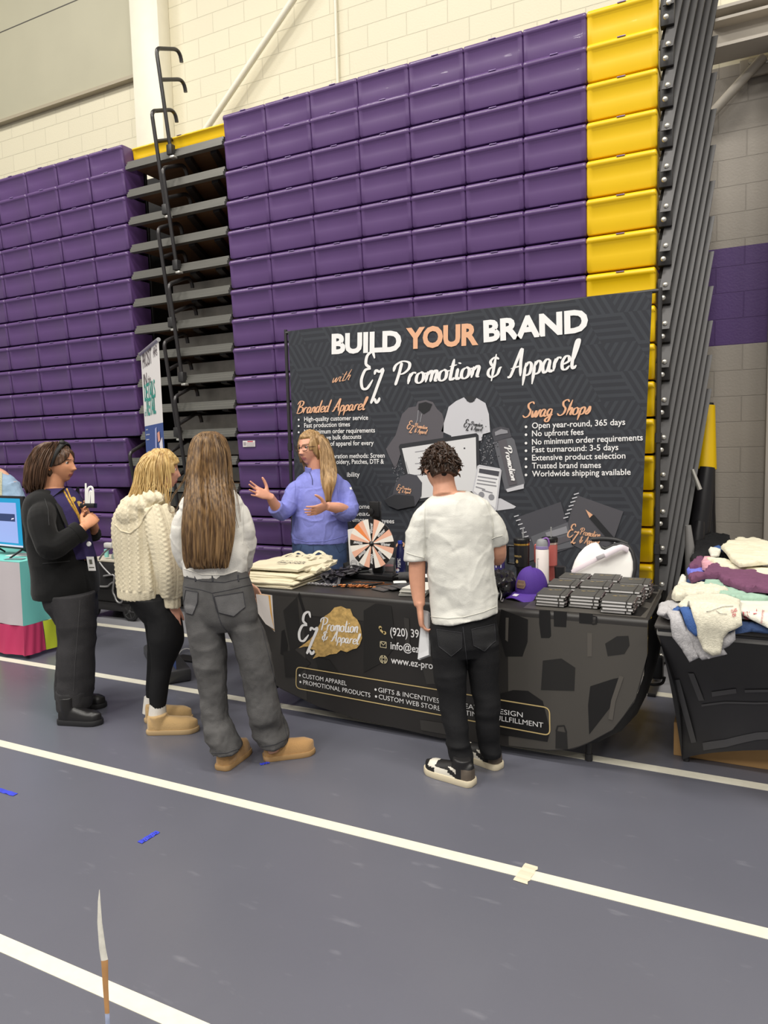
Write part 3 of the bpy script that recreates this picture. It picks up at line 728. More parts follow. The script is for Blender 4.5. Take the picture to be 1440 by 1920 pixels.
def cloth():
    mb = MB(); nx = 80; vs = []; R = .022
    rows_top = [(TYB, TZ - .12), (TYB, TZ - R)] + [(TYB - R + R * cos(a), TZ - R + R * sin(a)) for a in np.linspace(0, pi / 2, 5)[1:]] + [(3.95, TZ), (3.76, TZ), (3.55, TZ)] + [(TYF + R - R * sin(a), TZ - R + R * cos(a)) for a in np.linspace(0, pi / 2, 6)]
    nd = 16
    for i in range(nx + 1):
        x = TXL + (TXR - TXL) * i / nx; zb = np.interp(x, zbx[:, 0], zbx[:, 1])
        for y, z in rows_top: vs.append((x, y, z + .004))
        for j in range(1, nd + 1): vs.append((x, TYF, TZ - R + (zb - TZ + R) * j / nd))
    k = len(rows_top) + nd; n_ = len(vs)
    fs = [(i * k + j, i * k + j + 1, (i + 1) * k + j + 1, (i + 1) * k + j) for i in range(nx) for j in range(k - 1)]
    mb.add(vs, fs)
    return mb
ct = thing('tablecloth', ((TXL + TXR) / 2, 3.76, TZ), 'black printed cloth with white lettering over the vendor table', 'tablecloth')
cl = cloth().build('front_drape', M_CLOTH, ct, 60)
# side drape at the right end: dark back of the cloth sweeping from the rear corner to the front hem
Fr = [V(TXR, TYF + .004, z) for z in np.linspace(TZ, .60, 5)] + [V(x, TYF + .004, z) for x, z in ((-.375, .50), (-.42, .357), (-.51, .214), (-.63, .125))]
Rr = crom([V(-.35, 4.10, TZ), atY(1246, 1150, 4.02), atY(1238, 1200, 3.92), atY(1226, 1250, 3.8), atY(1208, 1300, 3.68), atY(1185, 1342, 3.58), atY(1158, 1368, 3.49), V(-.60, 3.43, .14)], 9)
mb = MB(); vs = []
for a, b in zip(Fr, Rr):
    for u in np.linspace(0, 1, 8): vs.append(a + (b - a) * u + V(.03 * sin(u * pi), 0, 0))
mb.add(vs, [(i * 8 + j, i * 8 + j + 1, (i + 1) * 8 + j + 1, (i + 1) * 8 + j) for i in range(8) for j in range(7)])
mb.build('side_drape', mat('cloth_back', '141313', .6, bump=(14, .3)), ct, 60)
def cp_(x, y):
    w = atY(480 + .43056 * x, 1080 + .43056 * y, TYF); return (w[0], w[2])
def CP(*p): return [cp_(*q) for q in p]
def cplane(off): return lambda q: np.stack([q[:, 0], np.full(len(q), TYF - off), q[:, 1]], 1)
k1, k2, k3, k4 = cplane(.0014), cplane(.0042), cplane(.0052), cplane(.0065)
C_G = [mat('cloth_print_%d' % i, c, .45, spec=.4) for i, c in enumerate(('4a4743', '3a3836', '191818', '55514c', '242322'))]
mb = MB()
def gz(x): return float(np.interp(x, zbx[:, 0], zbx[:, 1]))
NS = 0
# pale ground at the right and left ends of the print
xs = np.linspace(-1.02, TXR - .002, 14); poly(mb, [(x, TZ - .03) for x in xs] + [(x, max(gz(x) + .004, .03)) for x in xs[::-1]], k1, 0)
xs = np.linspace(-2.79, -2.22, 10); poly(mb, [(x, TZ - .03) for x in xs] + [(x, gz(x) + .004) for x in xs[::-1]], k1, 1)
xs = np.linspace(-2.22, -1.75, 6); poly(mb, [(x, TZ - .025) for x in xs] + [(x, .62) for x in xs[::-1]], k1, 1)
def C2(*p): return [(lambda w: (w[0], w[2]))(atY(740 + .3475 * x, 800 + .3475 * y, TYF)) for x, y in p]
for pts, mi, ly in (
    ([(575, 985), (720, 1040), (718, 1160), (690, 1240), (600, 1240), (560, 1100)], 2, k2), ([(780, 990), (840, 992), (845, 1130), (835, 1140), (790, 1140), (780, 1060)], 2, k2),
    ([(858, 995), (930, 1000), (926, 1082), (860, 1078)], 2, k2), ([(996, 1005), (1070, 1012), (1066, 1066), (996, 1060)], 2, k2), ([(1136, 1170), (1200, 1130), (1262, 1128), (1268, 1180), (1240, 1226), (1150, 1238)], 4, k2),
    ([(800, 1262), (900, 1250), (975, 1300), (970, 1425), (790, 1420)], 4, k2), ([(1056, 1400), (1180, 1360), (1230, 1350), (1190, 1480), (1050, 1660), (1044, 1500)], 2, k2), ([(1040, 1112), (1066, 1114), (1064, 1240), (1040, 1240)], 3, k2),
    ([(570, 1440), (640, 1420), (720, 1425), (800, 1480), (840, 1640), (825, 1700), (570, 1660)], 2, k2), ([(870, 1640), (930, 1650), (935, 1740), (868, 1735)], 4, k2), ([(600, 1030), (616, 1030), (612, 1160), (598, 1150)], 3, k3)):
    NS += 1; mb_ = MB(); poly(mb_, C2(*pts), cplane(.0016 + .00012 * NS), mi); mb_.build('printed_silhouette', C_G, cl, 0)
strip(mb, C2((1068, 1022), (1090, 1026), (1088, 1062), (1066, 1064)), .008, k2, 2); strip(mb, C2((872, 1642), (880, 1615), (915, 1612), (928, 1650)), .008, k2, 4); strip(mb, C2((1225, 1345), (1180, 1480), (1165, 1580)), .02, k2, 3)
for pts, mi in (([(120, 150), (180, 90), (200, 300), (150, 330)], 4), ([(112, 240), (125, 232), (140, 300), (135, 350), (108, 340)], 2), ([(470, 150), (520, 120), (590, 130), (610, 300), (560, 370), (470, 420)], 4), ([(645, 180), (668, 185), (672, 330), (655, 320)], 1), ([(190, 70), (215, 150), (205, 155), (183, 85)], 2), ([(715, 625), (820, 640), (830, 690), (720, 670)], 1), ([(720, 380), (770, 400), (800, 470), (745, 470)], 1), ([(120, 330), (170, 320), (240, 380), (170, 440), (130, 440)], 4), ([(260, 350), (320, 365), (360, 420), (270, 400)], 4)):
    NS += 1; mb_ = MB(); poly(mb_, CP(*pts), cplane(.0016 + .00012 * NS), mi); mb_.build('printed_silhouette', C_G, cl, 0)
mb.build('printed_ground', C_G, cl, 0)
mb = MB(); random.seed(3)
gp = [(375, 130), (395, 140), (412, 146), (428, 170), (444, 190), (452, 215), (458, 240), (463, 272), (452, 296), (440, 312), (420, 322), (395, 330), (372, 326), (350, 337), (320, 338), (300, 347), (275, 348), (250, 356), (262, 338), (244, 342), (258, 322), (232, 318), (250, 306), (212, 306), (186, 310), (212, 290), (235, 270), (255, 255), (266, 225), (282, 198), (300, 176), (322, 158), (345, 140)]
gp = [(x + random.uniform(-4, 4), y + random.uniform(-4, 4)) for x, y in gp]
poly(mb, CP(*gp), k3, 0)
mb.build('gold_brush_mark', [mat('print_gold', 'c2a062', .5, noise=(60, .3))], cl, 0)
hc = lambda a, b: abs(cp_(*a)[1] - cp_(*b)[1])
mb = MB()
put_script(mb, 'Z', k4, cp_(188, 278), cp_(280, 288), hc((186, 280), (186, 152)), .12, 0, .22)
put_script(mb, 'Promotion', k4, cp_(280, 235), cp_(450, 246), hc((280, 235), (280, 178)), .10, 0, .2)
put_script(mb, '& Apparel', k4, cp_(288, 278), cp_(462, 298), hc((280, 278), (280, 232)), .10, 0, .2)
mb.build('script_lettering', [P_WHITE], cl, 0)
for tx_, p_, q_, h_ in (('(920) 39', (587, 257), (712, 268), .046), ('info@ez', (588, 316), (714, 333), .042), ('www.ez-pro', (590, 378), (772, 404), .04)):
    mb = MB(); put_line(mb, tx_, k4, cp_(*p_), cp_(*q_), h_, .012); mb.build('contact_line', [P_WHITE], cl, 0)
ht = .027
for x0, y0, x1, y1, s in ((205, 441, 397, 476, 'CUSTOM APPAREL'), (208, 470, 500, 527, 'PROMOTIONAL PRODUCTS'), (535, 503, 800, 552, 'GIFTS & INCENTIVES'), (537, 533, 818, 588, 'CUSTOM WEB STORES'), (862, 566, 1163, 614, 'CREATIVE DESIGN'), (868, 596, 1252, 659, 'KITTING & FULLFILLMENT')):
    mb = MB(); put_line(mb, s, k4, cp_(x0, y0), cp_(x1, y1), ht)
    disc(mb, cp_(x0 - 12, y0 - 10), .007, k4); mb.build('service_line', [P_WHITE], cl, 0)
mb = MB()
a, b, c, d = CP((178, 394), (1279, 573), (1281, 693), (176, 487)); r = .03
path = []
for p, q, s_ in ((d, a, b), (a, b, c), (b, c, d), (c, d, a)):
    p, q, s_ = map(np.array, (p, q, s_)); path += arc(q + nrm(p - q) * r, q, q + nrm(s_ - q) * r, 6)
path.append(path[0]); path = np.array(path); 
dense = []
for i in range(len(path) - 1):
    for u in np.linspace(0, 1, 6)[:-1]: dense.append(path[i] + (path[i + 1] - path[i]) * u)
dense.append(path[0])
strip(mb, dense, .006, k3, 0)
strip(mb, [cp_(553 + 12 * cos(a_), 236 + 13 * sin(a_)) for a_ in np.linspace(.7 * pi, 1.6 * pi, 7)][::-1] if 0 else CP((543, 224), (546, 236), (553, 243), (562, 247)), .012, k3, 0)
for c_ in ((543, 224), (562, 247)): disc(mb, cp_(*c_), .01, k3, 0)
ev = CP((543, 284), (569, 287), (569, 312), (543, 308)); strip(mb, ev, .004, k3, 1, True); strip(mb, CP((543, 284), (556, 300), (569, 287)), .004, k3, 1)
for a_ in (1.0, .45): strip(mb, [(cp_(557, 362)[0] + a_ * .022 * cos(q), cp_(557, 362)[1] + .022 * sin(q)) for q in np.linspace(0, 2 * pi, 17)], .004, k3, 1)
for dy in (-.009, .009): strip(mb, [(cp_(557, 362)[0] - .02, cp_(557, 362)[1] + dy), (cp_(557, 362)[0] + .02, cp_(557, 362)[1] + dy)], .0035, k3, 1)
mb.build('gold_linework', [mat('print_gold_line', 'c9b27c', .5), mat('print_gold_line_pale', 'd8cba6', .5)], cl, 0)
# pattern on the top at the right end
mb = MB(); tp = lambda q: np.stack([q[:, 0], q[:, 1], np.full(len(q), TZ + .0055)], 1)
poly(mb, [(-.95, 3.42), (-.375, 3.42), (-.375, 4.1), (-.95, 4.1)], tp, 0)
tp2 = lambda q: np.stack([q[:, 0], q[:, 1], np.full(len(q), TZ + .0065)], 1)
for p in ([(-.46, 3.45), (-.40, 3.44), (-.385, 3.62), (-.44, 3.66)], [(-.44, 3.78), (-.385, 3.75), (-.38, 3.98), (-.42, 4.0)]): poly(mb, p, tp2, 2)
mb.build('printed_top_pattern', C_G, cl, 0)
# ------------------------------------------------------------------ things on the vendor table
TT = .7575
random.seed(11); rng = np.random.default_rng(11)
def soft_slab(w, d, th, n=22, seed=0, wav=.004, fr=6.0, sq=8, base=None):
    """soft flat thing lying at the origin: w along x, d along y"""
    mb = MB(); g = np.linspace(-1, 1, n); vs = []
    U, Wv = np.meshgrid(g, g, indexing='ij'); u, v = U.ravel(), Wv.ravel()
    edge = np.clip((1 - np.abs(u) ** sq) * (1 - np.abs(v) ** sq), 0, 1) ** .5
    P = np.stack([u * w * fr / 2, v * d * fr / 2, np.full(len(u), seed * 3.7)], 1)
    no = vnoise(P, seed) * wav + vnoise(P * 2.3, seed + 1) * wav * .5
    wob = 1 + .015 * vnoise(P * .6, seed + 2)
    z0 = base(u * w / 2, v * d / 2) if base else 0 * u
    top = np.stack([u * w / 2 * wob, v * d / 2 * wob, z0 + th * (.25 + .75 * edge) + no + wav * 1.2], 1)
    bot = np.stack([u * w / 2 * wob, v * d / 2 * wob, z0 + .0 * u], 1)
    idx = lambda i, j: i * n + j
    f = [(idx(i, j), idx(i + 1, j), idx(i + 1, j + 1), idx(i, j + 1)) for i in range(n - 1) for j in range(n - 1)]
    N_ = n * n; f += [tuple(q + N_ for q in r[::-1]) for r in f[:]]
    rim = [idx(i, 0) for i in range(n - 1)] + [idx(n - 1, j) for j in range(n - 1)] + [idx(i, n - 1) for i in range(n - 1, 0, -1)] + [idx(0, j) for j in range(n - 1, 0, -1)]
    f += [(rim[i], rim[i] + N_, rim[(i + 1) % len(rim)] + N_, rim[(i + 1) % len(rim)]) for i in range(len(rim))]
    return mb.add(np.vstack([top, bot]), f)
def place(o, loc, rz=0, rx=0, ry=0): o.location = tuple(loc); o.rotation_euler = (rx, ry, rz); return o

# tote bags
M_TOTE = mat('natural_canvas', 'd2c9ae', .85, bump=(220, .25), noise=(9, .04))
M_INK = mat('black_ink', '27262a', .7)
bags = [(-2.50, 3.60, .0, .02, .44, .38), (-2.51, 3.61, .013, -.03, .45, .38), (-2.49, 3.60, .026, .04, .44, .38), (-2.52, 3.63, .039, .0, .45, .38), (-2.48, 3.65, .052, .07, .45, .37), (-2.50, 3.66, .065, -.02, .44, .37),
        (-2.47, 3.78, .066, .18, .40, .36), (-2.46, 3.84, .070, .3, .36, .34), (-2.50, 3.90, .074, .45, .34, .32), (-2.52, 3.76, .086, .08, .44, .36), (-2.53, 3.69, .097, .03, .45, .36)]
names = ['lowest of the neat pile', 'second from the bottom of the pile', 'third from the bottom of the pile', 'fourth from the bottom of the pile', 'fifth from the bottom of the pile', 'sixth from the bottom of the pile', 'fanned out below the other two at the lanyards', 'middle one of the three fanned toward the lanyards', 'uppermost of the three fanned toward the lanyards', 'crumpled one just under the topmost printed bag', 'topmost one with black printing']
for i, (x, y, z, r, w, d) in enumerate(bags):
    x = -2.52 + (x + 2.5) * .9; z *= .85; w *= .92; t = thing('tote_bag', (x, y, TT + z), 'natural canvas tote bag, ' + names[i], 'tote bag', r, 'canvas tote bags on the vendor table')
    wav = .0035 if i < 6 else .010
    bd = soft_slab(w, d, .011, 26, 20 + i, wav, 9); vv = bd.verts(); bd.v = [vv]
    o = bd.build('bag_body', M_TOTE, None); o.parent = t
    for sx in (-.07, .07) if i > 5 else ():
        p = [V(sx - .05, d / 2 - .05, .02), V(sx - .045, d / 2 - .0, .03), V(sx - .01, d / 2 + .035, .03 + .01 * (i % 3)), V(sx + .03, d / 2 + .01, .034), V(sx + .04, d / 2 - .06, .022)]
        o = MB().tube(crom(p, 18), .012, 8, flat=.22, up=(0, 0, 1)).build('handle', M_TOTE, None, 60); o.parent = t
    if i == 10:
        mb = MB(); zf = lambda q: np.stack([q[:, 0], q[:, 1], np.full(len(q), .0285)], 1)
        put_line(mb, 'BRAND', zf, (-.02, -.06), (.17, -.06), .032, .02); put_line(mb, 'BUILD YOUR', zf, (-.03, -.005), (.15, -.005), .028, .015)
        o = mb.build('printed_lettering', M_INK, None, 0); o.parent = t
# lanyards
M_LAN = mat('black_lanyard_ribbon', '26242a', .5, noise=(60, .3))
M_CLIP = mat('chrome_clip', 'd5d5d8', .2, metal=.9)
for i in range(10):
    cx, cy = -2.235 + .008 * i + random.uniform(-.02, .02), 3.80 + random.uniform(-.02, .02)
    t = thing('lanyard', (cx, cy, TT), 'black lanyard heaped beside the tote bags, metal clip towards the table edge', 'lanyard', group='heaped black lanyards')
    p = [V(-2.29 + .02 * i, 3.60 + .006 * (i % 3), TT + .006)]
    for k in range(7):
        u = (k + 1) / 7; p.append(V(-2.28 + .014 * i + .05 * sin(k * 2.1 + i) + .03 * u, 3.62 + .36 * u + .03 * sin(k * 3 + i * 2), TT + .008 + .03 * abs(sin(k * 1.7 + i)) + .0025 * i))
    for k in range(5):
        u = 1 - (k + 1) / 5; p.append(V(-2.25 + .014 * i + .05 * cos(k * 2.3 + i), 3.62 + .34 * u, TT + .012 + .035 * abs(cos(k * 1.9 + i)) + .0025 * i))
    MB().tube(crom(p, 70), .009, 8, flat=.18, up=(0, 0, 1)).build('ribbon', M_LAN, t, 60)
    mb = MB(); q = p[0]; mb.tube(crom([q, q + V(.002, -.018, .004), q + V(-.010, -.036, .003), q + V(-.004, -.05, 0), q + V(.006, -.038, .003), q + V(.004, -.02, .005)], 16), .0028, 6); mb.build('clip', M_CLIP, t, 60)
# prize wheel
M_BLK = mat('black_plastic', '19191b', .35); M_BLK2 = mat('black_gloss_plastic', '151517', .2)
wc = V(-2.018, 3.873, .976); WR = .152
t = thing('prize_wheel', (wc[0], 3.90, TT), 'tabletop prize wheel of white, salmon and black slices on a black stand', 'prize wheel')
MB().box((wc[0] - .01, 3.90, TT + .017), (.33, .15, .03), bev=.004).build('base', M_BLK2, t)
MB().box((wc[0] + .005, 3.93, 1.0), (.06, .022, .46), bev=.003).build('post', M_BLK, t)
mb = MB().box((wc[0] + .008, 3.905, 1.185), (.066, .03, .095), bev=.004); mb.lathe([(.02, 0), (.02, .008), (.004, .012)], (wc[0] - .012, 3.888, 1.172), 16, axis=(0, -1, 0)); mb.build('clicker', M_BLK, t)
mb = MB(); sl = 24
wm = [mat('wheel_black', '1c1a1b', .45), mat('wheel_salmon', 'eab39a', .45), mat('wheel_white', 'ece6dd', .45), mat('wheel_orange', 'ee8b4e', .45), mat('wheel_rim', '3a3636', .4)]
YFW = wc[1] - .010
for s in range(sl):
    a0 = pi / 2 - (s - .5) * 2 * pi / sl; a1 = a0 - 2 * pi / sl
    c = (0, 1, 2)[s % 3] if s != 21 else 3
    if s % 3 == 0 and s == 21: c = 3
    ps = [V(wc[0], YFW, wc[2])] + [V(wc[0] + WR * cos(a), YFW, wc[2] + WR * sin(a)) for a in np.linspace(a0, a1, 5)]
    mb.add(ps, [(0, 1, 2, 3, 4, 5)], c)
ring = [V(wc[0] + WR * cos(a), 0, wc[2] + WR * sin(a)) for a in np.linspace(0, 2 * pi, 65)[:-1]]
vs = [p + V(0, YFW, 0) for p in ring] + [p + V(0, YFW + .008, 0) for p in ring]
mb.add(vs, [(i, (i + 1) % 64, 64 + (i + 1) % 64, 64 + i) for i in range(64)] + [tuple(range(64, 128))], 4)
dk = mb.build('wheel_disc', wm, t, 0, fix=False)
mb = MB()
for s in range(0, sl, 3):
    if s == 21: continue
    a = pi / 2 - s * 2 * pi / sl; e = V(cos(a), sin(a)); n_ = V(-e[1], e[0])
    fn = lambda q, e=e, n_=n_: np.stack([wc[0] + q[:, 0] * e[0] + q[:, 1] * n_[0], np.full(len(q), YFW - .0012), wc[2] + q[:, 0] * e[1] + q[:, 1] * n_[1]], 1)
    put_line(mb, 'Winner', fn, (.062, -.010), (.128, -.010), .021, .02)
mb.build('winner_lettering', P_WHITE, dk, 0)
mb = MB().lathe([(.016, 0), (.016, .006), (.009, .010), (.004, .016)], (wc[0], YFW, wc[2]), 18, axis=(0, -1, 0)); mb.build('hub', M_BLK, t)
# cups, bottle, box and paper around the wheel
def lathe_thing(name, label, cat, c, parts):
    t = thing(name, c, label, cat)
    for pn, prof, m in parts: MB().lathe(prof, c, 24).build(pn, m, t, 40)
    return t
M_CLEAR = mat('clear_plastic', 'e9ecec', .15, trans=.75)
lathe_thing('plastic_cup', 'clear plastic cup standing behind the left foot of the prize wheel', 'cup', V(-2.165, 4.03, TT), [('cup_wall', [(.026, 0), (.036, .10), (.038, .102), (.034, .1), (.025, .004)], M_CLEAR)])
lathe_thing('plastic_cup', 'plastic cup of red drink behind the prize wheel stand', 'cup', V(-1.985, 4.03, TT), [('cup_wall', [(.028, 0), (.037, .10), (.038, .102), (.036, .1), (.027, .004)], M_CLEAR), ('drink', [(.0255, .006), (.031, .055)], mat('red_drink', 'b0454f', .3))])
c = V(-1.885, 3.99, TT); t = thing('soda_bottle', c, 'dark blue soda bottle with white lettering right of the prize wheel', 'bottle')
M_NAVY = mat('navy_label', '1c1f4a', .3)
MB().lathe([(.028, 0), (.032, .006), (.031, .02), (.032, .04), (.032, .13), (.026, .165), (.014, .195), (.0125, .205)], c, 24).build('bottle_body', M_NAVY, t)
MB().lathe([(.0145, .205), (.0145, .222), (.013, .225)], c, 18).build('bottle_cap', mat('cap_blue', '2b3fa0', .4), t)
mb = MB()
def on_cyl(c, r, a0): return lambda q: np.stack([c[0] + r * np.sin(a0 + q[:, 0] / r), c[1] - r * np.cos(a0 + q[:, 0] / r), c[2] + q[:, 1]], 1)
cyl = on_cyl(c, .0328, -.45)
put_text(mb, 'PEPSI', lambda q: cyl(np.stack([-q[:, 1] + .016, q[:, 0]], 1)), .062, -.012, size=.026, bold=.03)
disc(mb, (.008, .045), .013, cyl, 0, 14); poly(mb, [(.008 + .013 * cos(a), .045 + .013 * sin(a)) for a in np.linspace(.2, pi - .2, 9)], on_cyl(c, .0331, -.45), 1); poly(mb, [(.008 + .013 * cos(a), .045 + .013 * sin(a)) for a in np.linspace(pi + .2, 2 * pi - .2, 9)], on_cyl(c, .0331, -.45), 2)
poly(mb, [(-.022, .022), (-.006, .022), (-.006, .075), (-.022, .075)], cyl, 0)
mb.build('label_print', [P_WHITE, mat('label_red', 'c8323c', .4), mat('label_blue', '2848a8', .4)], t, 0)
t = thing('black_tray', (-2.20, 4.05, TT), 'small black open tray between the lanyards and the prize wheel', 'tray')
mb = MB().box((-2.245, 4.07, TT + .006), (.13, .10, .012), bev=.003); mb.build('tray_base', M_BLK, t)
MB().box((-2.31, 4.07, TT + .03), (.012, .10, .055), bev=.003).build('tray_end', M_BLK, t); MB().box((-2.24, 4.12, TT + .025), (.13, .01, .04), bev=.003).build('tray_back', M_BLK, t)
o = MB().box((0, 0, .0015), (.16, .11, .003)).build('paper_sheet', mat('paper_white', 'e9e8e4', .7)); place(o, (-1.80, 4.03, TT), .35); tag(o, 'white paper sheet lying right of the soda bottle', 'paper')
t = thing('rolled_shirt', (-1.79, 3.86, TT), 'small rolled dark grey cloth at the right end of the wheel base', 'cloth')
mb = MB().tube([V(-1.83, 3.84, TT + .028), V(-1.70, 3.90, TT + .030)], [.027, .028], 14); mb.build('rolled_body', mat('dark_grey_cloth', '3b3a3c', .8, bump=(60, .3)), t)
t = thing('doodle_bag', (-2.25, 4.0, TT), 'white paper bag with grey line drawings standing behind the prize wheel', 'bag')
mb = MB(); fx = lambda z: -.006 * sin(z * 20)
mb.slab([V(-2.30, 4.085, TT), V(-2.16, 4.085, TT), V(-2.155, 4.085, TT + .18), V(-2.18, 4.085, TT + .255), V(-2.24, 4.085, TT + .285), V(-2.31, 4.085, TT + .27)], (0, .045, 0)); mb.build('bag_body', mat('white_paper_bag', 'd9d7d6', .7), t)
mb = MB(); gp_ = lambda q: np.stack([q[:, 0], np.full(len(q), 4.0835), q[:, 1]], 1)
for cx, cz, r in ((-2.22, TT + .20, .03), (-2.20, TT + .10, .035), (-2.26, TT + .13, .02), (-2.19, TT + .16, .018), (-2.27, TT + .05, .022)):
    strip(mb, [(cx + r * cos(a), cz + r * sin(a) * (1.2 if r > .025 else .8)) for a in np.linspace(0, 2 * pi, 19)], .0025, gp_); strip(mb, [(cx - r, cz), (cx + r * .3, cz + r * .4), (cx + r, cz - r * .2)], .002, gp_)
mb.build('line_drawing', P_GREYS[3], t, 0)
# pens
M_PEN = mat('matte_black_pen', '1e1c1c', .4); M_COP = mat('copper_tip', 'c9814f', .28, metal=.85)
def pen_mesh():
    mb = MB(); mb.tube([V(0, -.05, 0), V(0, .05, 0)], .0046, 10)
    b = mb.mesh('barrel', M_PEN, 40)
    mb = MB(); mb.tube([V(0, -.072, 0), V(0, -.066, 0), V(0, -.0505, 0)], [.0009, .0028, .0046], 10); tip = mb.mesh('tip', M_COP, 40)
    mb = MB(); mb.tube([V(0, .05, 0), V(0, .062, 0)], [.0046, .004], 10); mb.box((0, .035, .0062), (.003, .04, .0016)); cl_ = mb.mesh('clip', M_COP, 40)
    return b, tip, cl_
PENS = pen_mesh()
for i in range(26):
    lay = i // 15; k = i % 15
    x = -2.055 + .0155 * k + (.008 if lay else 0); y = 3.615 + .05 * k / 15 + .008 * sin(i * 2.1)
    if i == 0: x -= .02; y -= .012
    t = thing('pen', (x, y, TT + .0046 + .0088 * lay), 'black pen with copper tip in the loose heap before the prize wheel', 'pen', -.62 + .12 * sin(i * 1.3), 'loose black and copper pens')
    for me, nm in zip(PENS, ('barrel', 'tip', 'clip')): child(me, nm, t, (0, 0, 0))
# dark sleeves, blister, catalogues
M_SLV = mat('dark_plastic_sleeve', '3d3d3f', .35, noise=(20, .2))
for i, (x, y, r, l) in enumerate(((-1.80, 3.63, .5, 'leftmost'), (-1.745, 3.65, .42, 'middle one'), (-1.69, 3.66, .36, 'rightmost'))):
    o = soft_slab(.11, .16, .006, 14, 60 + i, .0015, 12).build('plastic_sleeve', M_SLV); place(o, (x, y, TT + .0075 * i), r - .9)
    tag(o, 'dark grey plastic sleeve right of the pens, %s of three' % l, 'sleeve', 'dark plastic sleeves')
t = thing('key_card', (-1.755, 3.70, TT + .024), 'small white card with clear wrapper lying on the dark sleeves', 'card', .5)
o = soft_slab(.075, .05, .004, 10, 66, .002, 20).build('card_body', mat('white_card', 'e4e4e0', .3)); o.parent = t
M_CAT = [mat('catalogue_cover_grey', '8f8f8c', .4), mat('catalogue_cover_white', 'd5d3cb', .4), mat('catalogue_pages', 'c9c7bf', .6)]
for i in range(6):
    x, y, r = -1.60 + .006 * i, 3.575 + .01 * (i % 3), .22 - .05 * i
    t = thing('catalogue', (x, y, TT + .0062 * i), 'thin catalogue in the fanned stack at the standing boy, %s counted from the table' % ('lowest', 'second', 'third', 'fourth', 'fifth', 'uppermost')[i], 'catalogue', r, 'fanned stack of catalogues')
    o = MB().box((0, 0, .003), (.15, .20, .0045)).build('pages', M_CAT[2]); o.parent = t
    o = MB().box((0, 0, .0056), (.153, .204, .0008)).build('cover', M_CAT[i % 2]); o.parent = t
# bottles and tumblers
M_LID = mat('black_lid', '141415', .3); M_STRAW = mat('clear_straw', 'd8dadb', .2, trans=.6)
def tumbler(c, s, m, label, rimm, side=-1, logo_=None):
    t = thing('tumbler', c, label, 'tumbler')
    P = lambda pr: [(r * s, z * s) for r, z in pr]
    MB().lathe(P([(.030, 0), (.034, .004), (.036, .085), (.047, .10), (.049, .21), (.0485, .235)]), c, 32).build('cup_body', m, t, 35)
    MB().lathe(P([(.0495, .235), (.0495, .247)]), c, 32).build('rim_band', rimm, t, 35)
    MB().lathe(P([(.050, .247), (.0515, .26), (.0515, .272), (.048, .278), (.03, .280)]), c, 32).build('lid', M_LID, t, 35)
    h = [V(side * .046, 0, .225), V(side * .085, 0, .226), V(side * .092, 0, .215), V(side * .092, 0, .125), V(side * .085, 0, .112), V(side * .044, 0, .110)]
    hp = [h[0]] + arc(h[0] + (h[1] - h[0]) * .8, V(side * .094, 0, .226), h[2], 5) + arc(h[3], V(side * .094, 0, .110), h[4], 5) + [h[5]]
    MB().tube([c + p * s for p in hp], .0085 * s, 10, flat=1.4, up=(0, 1, 0)).build('handle', m, t, 50)
    MB().tube([c + V(.01, 0, .27) * s, c + V(.012, -.01, .345) * s], .0045 * s, 8).build('straw', M_STRAW, t, 60)
    return t
tm = tumbler(V(-1.140, 4.085, TT), .92, mat('black_powder_coat', '1b1a1b', .35), 'black handled tumbler with gold band and straw behind the purple cap', mat('gold_band', 'c7a04a', .25, metal=.8))
mb = MB(); cy = on_cyl(V(-1.140, 4.085, TT), .0455, -.45); put_text(mb, 'SUMMERLIN', cy, -.03, .148, width=.06, bold=.01, size=.016); poly(mb, [(-.008, .118), (.0, .135), (.010, .13), (.012, .118), (.002, .110)], cy)
mb.build('gold_print', mat('print_dull_gold', 'a8905a', .4), tm, 0)
tumbler(V(-.995, 4.165, TT), .92, mat('coral_powder_coat', 'b8605a', .4), 'coral pink handled tumbler with straw behind the white bottle', mat('steel_band', 'c9b4ab', .3, metal=.6))
c = V(-1.005, 4.03, TT); t = thing('water_bottle', c, 'white water bottle with grey and purple lid right of the black tumbler', 'bottle')
MB().lathe([(.033, 0), (.037, .004), (.037, .20), (.034, .205)], c, 28).build('bottle_body', mat('white_powder_coat', 'e6ddd9', .45), t)
MB().lathe([(.0345, .205), (.0365, .207), (.0365, .222), (.034, .224)], c, 28).build('lid_band', mat('lavender_band', '8d7fae', .4), t)
MB().lathe([(.035, .222), (.034, .242), (.027, .257), (.012, .264)], c, 28).build('lid', mat('grey_lid', '87888b', .45), t)
MB().tube(crom([c + V(.005, .0, .262), c + V(.028, 0, .268), c + V(.039, 0, .245), c + V(.037, 0, .222)], 12), .009, 8, flat=.6).build('carry_loop', mat('purple_loop', '7a4f9a', .4), t, 60)
mb = MB(); cy = on_cyl(c, .0375, -.35); put_text(mb, 'Summerlin', lambda q: cy(np.stack([q[:, 1], -q[:, 0]], 1)), -.155, -.012, size=.02); mb.build('side_print', P_GREYS[3], t, 0)
c = V(-1.262, 4.02, TT); t = thing('water_bottle', c, 'dark purple water bottle with white tag right of the standing boy', 'bottle')
MB().lathe([(.033, 0), (.037, .004), (.037, .19), (.028, .215), (.02, .222)], c, 28).build('bottle_body', mat('purple_powder_coat', '332a63', .4), t)
MB().lathe([(.024, .22), (.025, .25), (.02, .256)], c, 24).build('lid', M_LID, t)
mb = MB(); cy = on_cyl(c, .0385, 0); poly(mb, [(-.005, .09), (.028, .09), (.028, .16), (-.005, .16)], cy, 0)
for i in range(6): poly(mb, [(.002 + .004 * i, .10), (.0045 + .004 * i, .10), (.0045 + .004 * i, .118), (.002 + .004 * i, .118)], on_cyl(c, .039, 0), 1)
